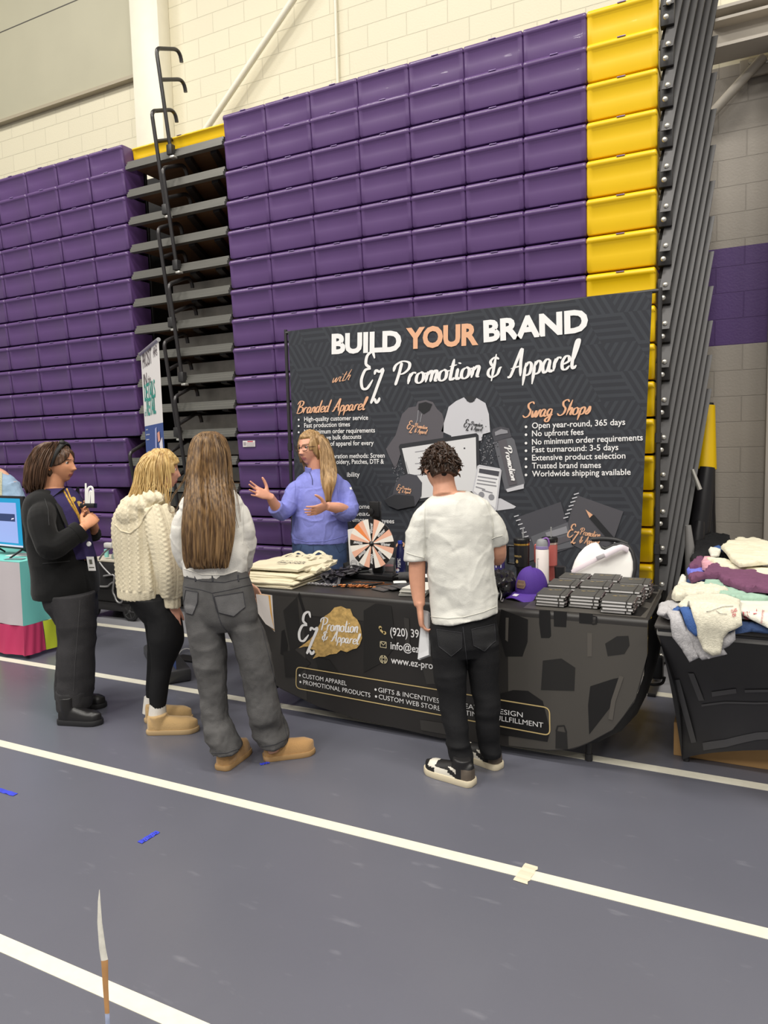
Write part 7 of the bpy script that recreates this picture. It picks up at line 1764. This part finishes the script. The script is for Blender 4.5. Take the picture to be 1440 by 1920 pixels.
        d = .0058 * (.8 * rope + gap + .5 * np.exp(-((q - .5) / .26) ** 4) - .5); d = d * (1 - low) * (1 - cuff) + low * .0018 * rib + cuff * .0015 * np.sin(a / .008 * pi)
        return d + .004 * vnoise(v * 9, 71)
    v = displaced(v, f, cable)
    sw = add_mesh('cable_knit_sweater', v, f, mat('cream_wool', 'd3c9b0', .95, spec=.1, bump=(170, .35)), o)
    bv = bvh_of(v, f); mb = MB(); seam(mb, bv, [(306, 938), (290, 945), (278, 958), (268, 975), (258, 990), (244, 1000), (228, 996), (216, 984)], .0055, .0); mb.build('hood_edge', mat('cream_wool_rib', 'c9bfa6', .95, bump=(200, .3)), sw, 60)
    # blonde hair
    hm = hair_mat('golden_blonde_hair', 'a07c46', 'd2b67c', 55); mb = MB(); vv, ff = hair_cap(hf, .97, 1.15, 3, .006, .40, .80, 1.05, low=-.95, hs=-.12, yt=.02); mb.add(vv, ff)
    R_ = F.rings([(280, 302, 845, .05), (266, 312, 854, .085), (257, 312, 872, .10), (252, 311, 892, .105), (249, 311, 912, .10), (243, 312, 930, .09), (236, 311, 944, .075), (230, 302, 954, .05)], 'd', h=70, n=22)
    vv, ff = hair_loft(R_, 14, .005, 20, 180, 90, wave=.004, fringe=.04); mb.add(vv, ff)
    g = np.random.default_rng(18)
    for i in range(70):
        u = g.uniform(0, 1); x = lambda a, b_: a + (b_ - a) * u
        path = [F.J(x(280, 312), 848 + 8 * abs(u - .5), -.05), F.J(x(258, 318), 872, -.105 + .03 * u), F.J(x(252, 319) + 3 * sin(i), 900, -.12 + .04 * u), F.J(x(244, 320) + 4 * sin(i * 1.7), 925, -.13 + .03 * u), F.J(x(222, 319) + 3 * sin(i * 2.3), 945 + g.uniform(-4, 12), -.13 + .02 * u)]
        strands(mb, path, 1, 500 + i, .004, .005)
    mb.build('hair', hm, o, 60)
girl_b()

# ------------------------------------------------------------------ woman in the black blazer
def woman_w():
    F = Fig(4.36, 12); J = F.J; RT = nrm(CR * V(1, 1, 0)); W0 = nrm(CF * V(1, 1, 0)); UP = V(0, 0, 1)
    hf = head_frame(J(110, 870, 0), 20, 3)
    b = MB(); b.loft(F.rings([(80, 168, 1115, .16), (72, 165, 1050, .15), (66, 146, 975, .16), (70, 138, 935, .13), (86, 118, 915, .06)], 'd'))
    b.tube([J(96, 935, 0), J(101, 915, .0), J(105, 890, 0)], [.062, .054, .055], 16); head_geo(b, hf, .99, nose=1.08)
    nw, fw_ = J(157, 988, -.13), J(178, 992, .10)
    limb(b, [J(88, 960, -.14), J(98, 1020, -.24), J(130, 1008, -.19), nw], [.034, .036, .034, .026]); limb(b, [J(96, 960, .12), J(125, 1016, .22), J(160, 1005, .16), fw_], [.034, .036, .034, .026])
    hand_geo(b, nw, nrm(J(178, 968, -.06) - nw), W0 * .9 + UP * .1, UP * .8 - RT * .5, .98, (.55, .6, .65, .7), .03, .6, .3)
    hand_geo(b, J(172, 972, .03), nrm(J(152, 958, -.06) - J(172, 972, .03)), RT * .7 + UP * .5, UP, .92, (.35, .45, .5, .55), .05, .5, .2)
    b.tube([fw_, J(172, 972, .03)], [.027, .026], 12)
    for d, x in ((-.09, 0), (.10, -3)): limb(b, [J(132 + x, 1120, d), J(146 + x, 1190, d), J(143 + x, 1250, d), J(138 + x, 1335, d)], [.08, .06, .045, .034])
    v, f = remesh(b, .0048, 3); mi = face_regions(v, f, hf, .99)
    o = person_root(v, f, [skin('skin_tan', 'cf9370'), LIP('a8605a'), mat('brow_dark', '3a261c', .7)], mi, 'person in black blazer and dark wide trousers with black headband facing the booth')
    eyes(hf, o, .99, iris='4a3222')
    # trousers with turned up cuffs
    p = MB(); p.loft(F.rings([(88, 166, 1095, .19), (92, 174, 1125, .19), (104, 176, 1150, .16), (116, 174, 1172, .12)], 'd'), 36)
    p.loft(F.rings([(92, 176, 1112, .13, -.09), (106, 176, 1150, .125, -.10), (116, 176, 1190, .118, -.10), (114, 175, 1222, .115, -.10), (112, 174, 1250, .112, -.10), (110, 173, 1290, .112, -.10), (111, 169, 1314, .104, -.10), (112, 168, 1325, .104, -.10)], 'd', n=26), 30)
    p.loft(F.rings([(96, 172, 1112, .13, .10), (108, 172, 1150, .125, .12), (112, 170, 1200, .11, .12), (108, 166, 1250, .108, .12), (107, 163, 1290, .104, .12), (108, 162, 1304, .102, .12)], 'd', n=22), 30)
    v, f = remesh(p, .0062, 4); v = displaced(v, f, lambda v, n: np.clip((.95 - v[:, 2]) / .7, .2, 1) * (.007 * ridge(v * V(6, 6, 10), 81) + .003 * vnoise(v * V(14, 14, 24), 82)) - .002)
    tr = add_mesh('trousers', v, f, mat('charcoal_denim', '323133', .8, spec=.25, bump=(260, .25), noise=(12, .14)), o)
    MC = mat('charcoal_cuff', '2b2a2c', .85, bump=(260, .25))
    for L_, R2, y0, y1, d, w in ((109, 170.5, 1290, 1327, -.10, .110), (106, 164, 1278, 1306, .12, .108)):
        mb = MB(); mb.loft([F.ring(L_, R2, y0, w, d, 'd'), F.ring(L_ - .5, R2 + .5, y0 + 2, w, d, 'd'), F.ring(L_, R2, (y0 + y1) / 2, w, d, 'd'), F.ring(L_ + 1.5, R2 - 1.5, y1, w, d, 'd')], 40); v, f = remesh(mb, .007, 1); v = displaced(v, f, folds(.003, 14, 85)); add_mesh('trouser_cuff', v, f, MC, tr)
    bv = bvh_of(tr_v if False else np.array([tuple(q.co) for q in tr.data.vertices]) + np.array(tr.matrix_basis.translation), [tuple(q.vertices) for q in tr.data.polygons]); mb = MB(); seam(mb, bv, [(150, 1125), (146, 1180), (141, 1240), (138, 1296)], .0016); mb.build('side_seam', mat('charcoal_seam', '3f3e40', .8), tr, 60)
    M_BT, M_BS = mat('black_leather_boot', '1b1a1b', .35), mat('black_boot_sole', '202022', .6)
    shoe('boot', o, atZ(112, 1355, 0), 18, .27, .10, .10, .16, M_BT, M_BS, .030, .006, .065); shoe('boot', o, atZ(121, 1326, 0), 24, .265, .10, .10, .15, M_BT, M_BS, .030, .006, .065)
    # purple tee under the blazer
    s = MB(); s.loft(F.rings([(76, 177, 1045, .12, -.0), (70, 168, 1015, .12), (66, 158, 980, .12), (62, 152, 950, .12), (72, 142, 930, .11), (84, 126, 915, .075)], 'd', n=20), 36)
    v, f = remesh(s, .007, 3); v = displaced(v + nrm(V(cos(F.h), sin(F.h), 0)) * .018, f, folds(.003, 10, 91)); te = add_mesh('t_shirt', v, f, mat('dark_purple_tee', '2b1f52', .85, bump=(200, .2)), o)
    tee_bv = bvh_of(v, f)
    # blazer: trunk, lapels, sleeves pushed up
    s = MB(); s.loft(F.rings([(72, 176, 1116, .205), (67, 180, 1088, .21), (63, 174, 1050, .20), (58, 160, 1010, .19), (53, 150, 975, .195), (50, 144, 948, .19), (56, 134, 930, .165), (74, 122, 917, .09)], 'd', n=28), 44)
    limb(s, [J(84, 958, -.12), J(77, 978, -.22), J(90, 1022, -.26), J(104, 1026, -.25), J(128, 1010, -.20), J(150, 996, -.15)], [.074, .076, .070, .066, .060, .056]); limb(s, [J(90, 958, .12), J(102, 990, .24), J(125, 1020, .24), J(155, 1008, .18), J(178, 998, .12)], [.080, .074, .068, .060, .055])
    v, f = remesh(s, .006, 4)
    fwd = V(cos(F.h), sin(F.h), 0); lat = V(sin(F.h), -cos(F.h), 0); cc = J(105, 1000, 0)
    def open_front(v, n):   # the front of the coat parts over the tee
        l = v - cc; s_ = l @ lat; q = l @ fwd; wz = np.clip((v[:, 2] - J(0, 1075, 0)[2]) / .12, 0, 1)
        half = .022 + .042 * np.clip((v[:, 2] - J(0, 1060, 0)[2]) / .4, 0, 1)
        inn = np.exp(-(s_ / half) ** 4) * (q > .04) * wz
        return -.045 * inn
    v = displaced(v, f, open_front); v = displaced(v, f, lambda v, n: .006 * ridge(v * V(6, 6, 6), 95) + .003 * vnoise(v * 17, 96) - .003)
    M_BLZ = mat('black_blazer_cloth', '0f0f10', .85, spec=.2, bump=(240, .15), sheen=.1)
    bl = add_mesh('blazer', v, f, M_BLZ, o); bv = bvh_of(v, f)
    for sgn in (-1, 1):   # lapels
        mb = MB(); pts = []
        for y, off, w in ((914, .060, .010), (930, .080, .030), (950, .086, .040), (972, .078, .034), (1000, .062, .018), (1022, .05, .004)):
            c = J(105, y, 0); base = c + lat * off * sgn; h, nn, *_ = bv.ray_cast(Vector(base + fwd * .6), Vector(-fwd))
            p = np.array(h) if h is not None else base + fwd * .1; pts.append((p, w))
        vs = []
        for p, w in pts:
            for k in (-1, -.3, .4, 1): vs.append(p + lat * sgn * w * k + fwd * (.010 + .004 * (1 - k * k)))
        n_ = len(pts); mb.add(vs, [(i * 4 + j, i * 4 + j + 1, (i + 1) * 4 + j + 1, (i + 1) * 4 + j) for i in range(n_ - 1) for j in range(3)]); mb.build('lapel', mat('black_lapel', '1b1b1d', .75), bl, 60)
    mb = MB(); seam(mb, bv, [(80, 1057), (100, 1055), (131, 1052)], .0035); seam(mb, bv, [(84, 935), (90, 955), (92, 985)], .002); mb.build('pocket_welt', mat('black_welt', '222224', .8), bl, 60)
    mb = MB(); a0, a1 = J(140, 1003, -.175), J(152, 994, -.15); mb.tube([a0, (a0 + a1) / 2, a1], [.064, .066, .062], 18); mb.build('turned_cuff', M_BLZ, bl, 60)
    # lanyard, badge reel, badge
    ln = MB(); 
    def tee(px, py, off=.004): return on_surface(tee_bv, px, py, off, J(px, py, -.1))
    for pts in ([(117, 918), (124, 930), (134, 948), (146, 968), (152, 985)], [(124, 917), (132, 935), (142, 955), (151, 975)]): ln.tube(crom([tee(*p, .004) for p in pts], 16), .0065, 8, flat=.25, up=(.3, -1, .1))
    ly = ln.build('lanyard_ribbon', mat('gold_lanyard', 'c59a3d', .6, noise=(90, .45)), o, 60)
    bp2 = J(163, 1010, -.13); MB().tube([J(158, 990, -.13), bp2, J(167, 1030, -.125)], .0022, 6).build('badge_cord', M_DK, o, 60)
    MB().lathe([(.014, 0), (.015, .004), (.012, .008)], J(167, 1020, -.135), 18, axis=-CF).build('badge_reel', mat('badge_reel_white', 'd8d8d8', .35), o)
    c = J(171, 1057, -.13); cx = nrm(CR * .96 + CU * .25 * 0); up_ = nrm(V(0, 0, 1) + CR * -.10); Rm = np.stack([cx, nrm(np.cross(up_, cx)), up_], 1)
    bd = MB().box(c, (.044, .003, .085), rot=Rm, bev=.001); bd = bd.build('badge', mat('badge_white', 'd7d5d3', .3), o, 0)
    mb = MB(); mb.box(c - Rm[:, 1] * .0022 * np.sign(Rm[:, 1] @ CF) + up_ * .012, (.017, .001, .028), rot=Rm); mb.box(c - Rm[:, 1] * .0022 * np.sign(Rm[:, 1] @ CF) - up_ * .022, (.03, .001, .006), rot=Rm); mb.build('badge_print', mat('badge_ink', '5a5a50', .5), bd, 0)
    mb = MB()
    for q in ((137, 937), (147, 945)): disc_c = tee(*q, .004); mb.lathe([(.013, 0), (.016, .003), (.006, .003)], disc_c, 14, axis=-CF)
    mb.build('tee_emblem', mat('tee_gold', 'c9ab4e', .6), te, 0)
    # hair swept behind a black headband
    hm = hair_mat('medium_brown_hair', '38271c', '664b39', 60); mb = MB(); vv, ff = hair_cap(hf, 1.0, 1.12, 5, .006, .70, 3, 1.12, low=-.62, hs=-.80, yt=-.10); mb.add(vv, ff)
    R_ = F.rings([(88, 110, 828, .06), (70, 112, 838, .085), (60, 104, 855, .092), (53, 93, 874, .092), (50, 88, 892, .09), (49, 84, 906, .08), (54, 78, 917, .055)], 'd', h=20, n=20)
    vv, ff = hair_loft(R_, 24, .007, 22, 160, 80, wave=.003, fringe=.03); mb.add(vv, ff); g = np.random.default_rng(28)
    for i in range(60):
        u = g.uniform(0, 1); path = [J(108 - 18 * u, 828 + 5 * u, -.03 - .06 * g.uniform()), J(98 - 36 * u, 850, -.10 + .03 * u), J(88 - 38 * u, 878, -.12 + .04 * u), J(84 - 36 * u, 902, -.11 + .04 * u), J(80 - 26 * u, 912 + g.uniform(-3, 8), -.09 + .03 * u)]
        strands(mb, path, 1, 700 + i, .004, .006)
    mb.build('hair', hm, o, 60)
    c, A = hf; pts = []
    for a in np.linspace(0, pi, 30): pts.append((V(.090 * cos(a), -.012 + .052 * sin(a), -.010 + .142 * sin(a)) * .99) @ A.T + c)
    mb = MB().tube(pts, .0095, 12, flat=2.4, up=A[:, 1]); mb.ball(pts[12] + A[:, 2] * .004, (.022, .022, .018), 12); mb.build('headband', mat('black_headband', '141314', .6), o, 60)
    MB().ball((V(.082, -.01, -.034)) @ A.T + c, .005, 10).build('earring', M_COP, o)
woman_w()
Fw = Fig(4.36, 12)
t = thing('card_box', Fw.J(166, 948, -.03), 'small black box with white bag handles held by the blazer woman', 'box')
MB().box(Fw.J(166, 948, -.055), (.085, .05, .028), bev=.003, rot=np.stack([CR, CF, CU], 1)).build('box_body', mat('black_card', '19181a', .4), t)
mb = MB(); mb.slab([Fw.J(x, y, -.05) for x, y in ((159, 906), (162, 906), (164, 944), (159, 944))], CF * .004); mb.build('white_slip', mat('white_card', 'e4e4e0', .3), t, 0)
MB().tube(crom([Fw.J(163, 944, -.06), Fw.J(164, 920, -.06), Fw.J(169, 913, -.06), Fw.J(174, 918, -.06), Fw.J(175, 944, -.06)], 18), .007, 8, flat=.4, up=CF).build('white_strap', mat('white_card', 'e4e4e0', .3), t, 60)
MB().tube(crom([Fw.J(167, 944, -.06), Fw.J(168, 925, -.06), Fw.J(171, 922, -.06), Fw.J(172, 944, -.06)], 14), .006, 8, flat=.4, up=CF).build('white_strap', mat('white_card', 'e4e4e0', .3), t, 60)

# ------------------------------------------------------------------ vendor in the periwinkle pullover
def vendor():
    F = Fig(5.10, -82); J = F.J; RT = nrm(CR * V(1, 1, 0)); W0 = nrm(CF * V(1, 1, 0)); UP = V(0, 0, 1)
    hf = head_frame(J(583, 841, -.02), 256, 2, -3)
    b = MB(); b.loft(F.rings([(560, 640, 1060, .10), (556, 642, 1000, .10), (556, 638, 930, .105), (562, 634, 900, .09), (578, 614, 884, .055)]))
    b.tube([J(594, 896, 0), J(592, 880, -.005), J(588, 858, -.015)], [.062, .056, .058], 16); head_geo(b, hf, 1.02, 1.1)
    lw = J(506, 931, -.30); rw = J(613, 949, -.30)
    limb(b, [J(564, 915, 0), J(538, 955, -.10), J(520, 952, -.2), lw], [.04, .042, .040, .028]); hand_geo(b, lw, nrm(J(480, 921, -.36) - lw), -W0 * .75 + UP * .55, UP * .8 - RT * .2, 1.04, (.05, .12, .12, .10), .28, .95, .05)
    limb(b, [J(634, 915, 0), J(654, 957, -.08), J(636, 953, -.22), rw], [.04, .042, .040, .028]); hand_geo(b, rw, nrm(J(575, 963, -.40) - rw), W0 * .55 + UP * .35 - RT * .2, UP * .95 - RT * .15, 1.04, (.18, .22, .26, .3), .12, .95, .05)
    for x in (575, 622): limb(b, [J(x, 1050), J(x, 1140), J(x + 4, 1250)], [.085, .06, .045])
    v, f = remesh(b, .0048, 3); mi = face_regions(v, f, hf, 1.02)
    o = person_root(v, f, [skin('skin_vendor', 'd89d84'), LIP('b5706c'), mat('brow_vendor', '7a5c42', .7)], mi, 'person with long blonde hair and glasses in periwinkle pullover gesturing behind the vendor table')
    eyes(hf, o, 1.02, iris='5a7080')
    s = MB(); s.loft(F.rings([(547, 651, 1018, .135), (546, 653, 1000, .14), (547, 651, 975, .14), (549, 648, 950, .142), (550, 647, 930, .145), (550, 646, 912, .13), (554, 642, 898, .112), (566, 630, 886, .085), (577, 616, 879, .066)], n=28), 44)
    limb(s, [J(576, 912, .0), J(557, 920, -.02), J(549, 932, -.04), J(536, 955, -.09), J(526, 960, -.15), J(515, 950, -.22)], [.07, .072, .070, .062, .058, .052]); limb(s, [J(620, 912, 0), J(638, 918, -.01), J(648, 932, -.02), J(656, 955, -.07), J(646, 962, -.15), J(628, 953, -.22)], [.07, .072, .068, .064, .060, .053])
    v, f = remesh(s, .0062, 4); v = displaced(v, f, folds(.006, 8, 111)); v = displaced(v, f, crease(.005, 8, 112)); pu = add_mesh('pullover', v, f, mat('periwinkle_fleece', '8186cc', .9, spec=.15, bump=(180, .2), noise=(60, .04)), o)
    bv = bvh_of(v, f); mb = MB()
    c = J(594, 883, -.005); k = 30
    pts = [c + RT * .085 * cos(a) + W0 * .066 * sin(a) + UP * (.018 + .012 * sin(a)) for a in np.linspace(-pi / 2 + .45, 1.5 * pi - .45, k)]
    vs = []
    for p in pts: vs += [p - UP * .035, p + UP * .012, p + UP * .016 + nrm(c - p) * .008 * V(1, 1, 0), p - UP * .03 + nrm(c - p) * .012 * V(1, 1, 0)]
    mb.add(vs, [(i * 4 + j, i * 4 + (j + 1) % 4, (i + 1) * 4 + (j + 1) % 4, (i + 1) * 4 + j) for i in range(k - 1) for j in range(4)] + [(0, 1, 2, 3), tuple((k - 1) * 4 + j for j in range(4))])
    mb.build('collar', mat('periwinkle_collar', '7a80c6', .9), pu, 60)
    mb = MB(); seam(mb, bv, [(580, 884), (584, 893), (586, 900), (586, 909)], .003); mb.build('zip', mat('dark_zip', '3a3d66', .5), pu, 60)
    mb = MB(); seam(mb, bv, [(552, 895), (554, 915), (552, 935)], .0018); seam(mb, bv, [(634, 895), (632, 915), (634, 940)], .0018); seam(mb, bv, [(547, 1010), (575, 1016), (610, 1015), (651, 1004)], .0018); mb.build('seams', mat('periwinkle_seam', '7378bb', .9), pu, 60)
    mb = MB(); patch(mb, bv, [(655, 914), (661, 913), (662, 918), (656, 918)], .002, 1.5); mb.build('sleeve_emblem', P_WHITE, pu, 0)
    p = MB(); p.loft(F.rings([(548, 650, 1008, .125), (547, 651, 1030, .135), (547, 651, 1060, .135), (552, 650, 1090, .12)]), 40)
    for a_, c_ in ((572, 0), (626, 0)): p.loft(F.rings([(a_ - 25, a_ + 25, 1070, .11), (a_ - 22, a_ + 22, 1150, .09), (a_ - 19, a_ + 20, 1225, .08)]), 26)
    v, f = remesh(p, .007, 3); v = displaced(v, f, folds(.003, 10, 121)); jn = add_mesh('jeans', v, f, mat('blue_denim', '35486b', .85, bump=(280, .3), noise=(20, .2)), o)
    bv = bvh_of(v, f); mb = MB(); seam(mb, bv, [(587, 1017), (588, 1040), (590, 1062)], .002); seam(mb, bv, [(548, 1030), (560, 1040), (566, 1022)], .0016); seam(mb, bv, [(650, 1026), (636, 1036), (628, 1020)], .0016); mb.build('stitching', mat('blue_thread', '2a3a58', .8), jn, 60)
    for x in (572, 626): shoe('shoe', o, F.J(x, 1236, .02) * V(1, 1, 0), -90, .25, .09, .07, .09, M_DK, M_DK)
    # hair
    hm = hair_mat('dark_blonde_hair', '82643f', 'b9976a', 60); mb = MB(); vv, ff = hair_cap(hf, 1.03, 1.12, 33, .005, .62, .70, 1.05, low=-.85, hs=.0); mb.add(vv, ff)
    c, A = hf
    def loc(x, y, z): return V(x, y, z) @ A.T + c
    # falling lengths: viewer's right (her left) to the chest, viewer's left behind the cheek
    R1 = F.rings([(592, 614, 822, .05, -.02), (598, 622, 842, .062, -.03), (600, 627, 862, .06, -.05), (601, 631, 882, .045, -.09), (603, 630, 902, .032, -.135), (607, 625, 920, .024, -.15), (612, 619, 935, .012, -.152)], h=-82, n=20)
    vv, ff = hair_loft(R1, 35, .0045, 26, 120, 80, fringe=.03); mb.add(vv, ff)
    R2 = F.rings([(563, 574, 815, .03, .0), (559, 572, 832, .035, .01), (560, 572, 850, .032, .03), (563, 574, 864, .02, .05)], h=-82, n=12)
    vv, ff = hair_loft(R2, 36, .004, 20, 80, 40, fringe=.02); mb.add(vv, ff)
    R3 = F.rings([(572, 606, 815, .07, .05), (566, 618, 840, .07, .06), (566, 624, 865, .06, .07), (572, 622, 890, .04, .10)], h=-82, n=14)
    vv, ff = hair_loft(R3, 37, .004, 26, 120, 50); mb.add(vv, ff)
    g = np.random.default_rng(38)
    for i in range(40):
        u = g.uniform(0, 1); strands(mb, [J(590 + 14 * u, 812 + 8 * u, -.06), J(602 + 18 * u, 838, -.09), J(602 + 24 * u, 865, -.11), J(602 + 26 * u, 890, -.14), J(606 + 16 * u, 914, -.165), J(612 + 8 * u, 925 + g.uniform(-6, 14), -.165)], 1, 900 + i, .003, .003)
    mb.build('hair', hm, o, 60)
    # glasses
    gl = MB(); s_ = 1.02
    for sx in (-1, 1):
        ctr = V(.032 * sx, .094, .006); ring_ = [loc(*((ctr + V(.025 * np.sign(cos(a)) * abs(cos(a)) ** .7, -.006 * abs(cos(a)) * (cos(a) * sx > 0), .019 * np.sign(sin(a)) * abs(sin(a)) ** .7)) * s_)) for a in np.linspace(0, 2 * pi, 28)]
        gl.tube(ring_, .0022, 6); gl.tube([loc(*(V(.057 * sx, .088, .012) * s_)), loc(*(V(.074 * sx, .05, .012) * s_)), loc(*(V(.080 * sx, -.01, .008) * s_))], .002, 6)
    gl.tube([loc(*(V(-.009, .098, .010) * s_)), loc(*(V(0, .101, .012) * s_)), loc(*(V(.009, .098, .010) * s_))], .002, 6)
    gl.build('glasses', mat('tortoise_frame', '4a3028', .35), o, 60)
vendor()

# ------------------------------------------------------------------ person at the left edge behind the monitor
def person_l():
    D = float((atY(10, 960, 4.62) - CAMPOS) @ CF); F = Fig(D, -60); J = F.J; RT = nrm(CR * V(1, 1, 0)); W0 = nrm(CF * V(1, 1, 0)); UP = V(0, 0, 1)
    hf = head_frame(J(-38, 838, -.05), -75, 10)
    b = MB(); b.loft(F.rings([(-52, 30, 1060, .10), (-50, 28, 1000, .10), (-52, 32, 920, .09), (-44, 14, 888, .07), (-36, -6, 876, .05)])); b.tube([J(-24, 890, 0), J(-30, 868, -.02), J(-36, 850, -.04)], [.062, .054, .055], 16); head_geo(b, hf, 1.0)
    limb(b, [J(24, 905, 0), J(42, 975, -.05), J(30, 1020, -.2), J(14, 1024, -.3)], [.045, .04, .034, .026]); hand_geo(b, J(14, 1024, -.3), -RT - W0 * .5, -UP, -W0, 1.0)
    limb(b, [J(-48, 905, 0), J(-66, 975, -.05), J(-50, 1020, -.2), J(-30, 1024, -.3)], [.045, .04, .034, .026]); hand_geo(b, J(-30, 1024, -.3), RT - W0 * .5, -UP, -W0, 1.0)
    for x in (-30, 8): limb(b, [J(x, 1050), J(x, 1120), J(x, 1190)], [.08, .06, .045])
    v, f = remesh(b, .006, 3); o = person_root(v, f, [skin('skin_fair', 'd9a68c'), LIP('b5706c'), mat('brow_vendor', '7a5c42', .7)], face_regions(v, f, hf), 'person in light blue shirt with cream lace at the left edge behind the monitor')
    eyes(hf, o)
    s = MB(); s.loft(F.rings([(-56, 34, 1066, .13), (-54, 36, 1030, .13), (-54, 34, 985, .125), (-56, 38, 940, .12), (-54, 34, 908, .11), (-44, 16, 890, .085), (-34, -6, 878, .06)]), 40)
    limb(s, [J(22, 908, 0), J(36, 940, -.01), J(44, 978, -.06), J(40, 1005, -.14), J(24, 1022, -.24)], [.075, .068, .062, .055, .046]); limb(s, [J(-46, 908, 0), J(-62, 940, -.01), J(-68, 978, -.06), J(-60, 1005, -.14), J(-42, 1022, -.24)], [.075, .068, .062, .055, .046])
    v, f = remesh(s, .007, 4); v = displaced(v, f, folds(.007, 9, 131)); sh = add_mesh('shirt', v, f, mat('light_blue_chambray', '93acc6', .85, bump=(220, .2), noise=(30, .06)), o)
    bv = bvh_of(v, f); mb = MB(); patch(mb, bv, [(-4, 886), (4, 884), (4, 930), (2, 975), (-6, 975)], .004); patch(mb, bv, [(20, 1006), (44, 985), (50, 992), (34, 1012), (22, 1020)], .005); mb.build('lace_trim', mat('cream_lace', 'bdb79a', .9, noise=(120, .3), bump=(150, .6)), sh, 60)
    p = MB(); p.loft(F.rings([(-54, 34, 1058, .12), (-54, 34, 1090, .13), (-50, 30, 1110, .11)]), 32)
    for a_ in (-31, 11): p.loft(F.rings([(a_ - 20, a_ + 20, 1090, .10), (a_ - 17, a_ + 17, 1150, .085), (a_ - 15, a_ + 15, 1186, .08)]), 24)
    v, f = remesh(p, .008, 3); add_mesh('trousers', v, f, mat('charcoal_denim', '323133', .8), o)
    for x in (-31, 11): shoe('shoe', o, J(x, 1200, .04) * V(1, 1, 0), -70, .26, .095, .07, .09, M_DK, M_DK)
    mb = MB(); vv, ff = hair_cap(hf, 1.0, 1.13, 45, .006, .45, .6, 1.05, low=-.6); mb.add(vv, ff); mb.build('hair', hair_mat('medium_brown_hair', '38271c', '664b39', 60), o, 60)
person_l()
SC.cycles.use_denoising = True
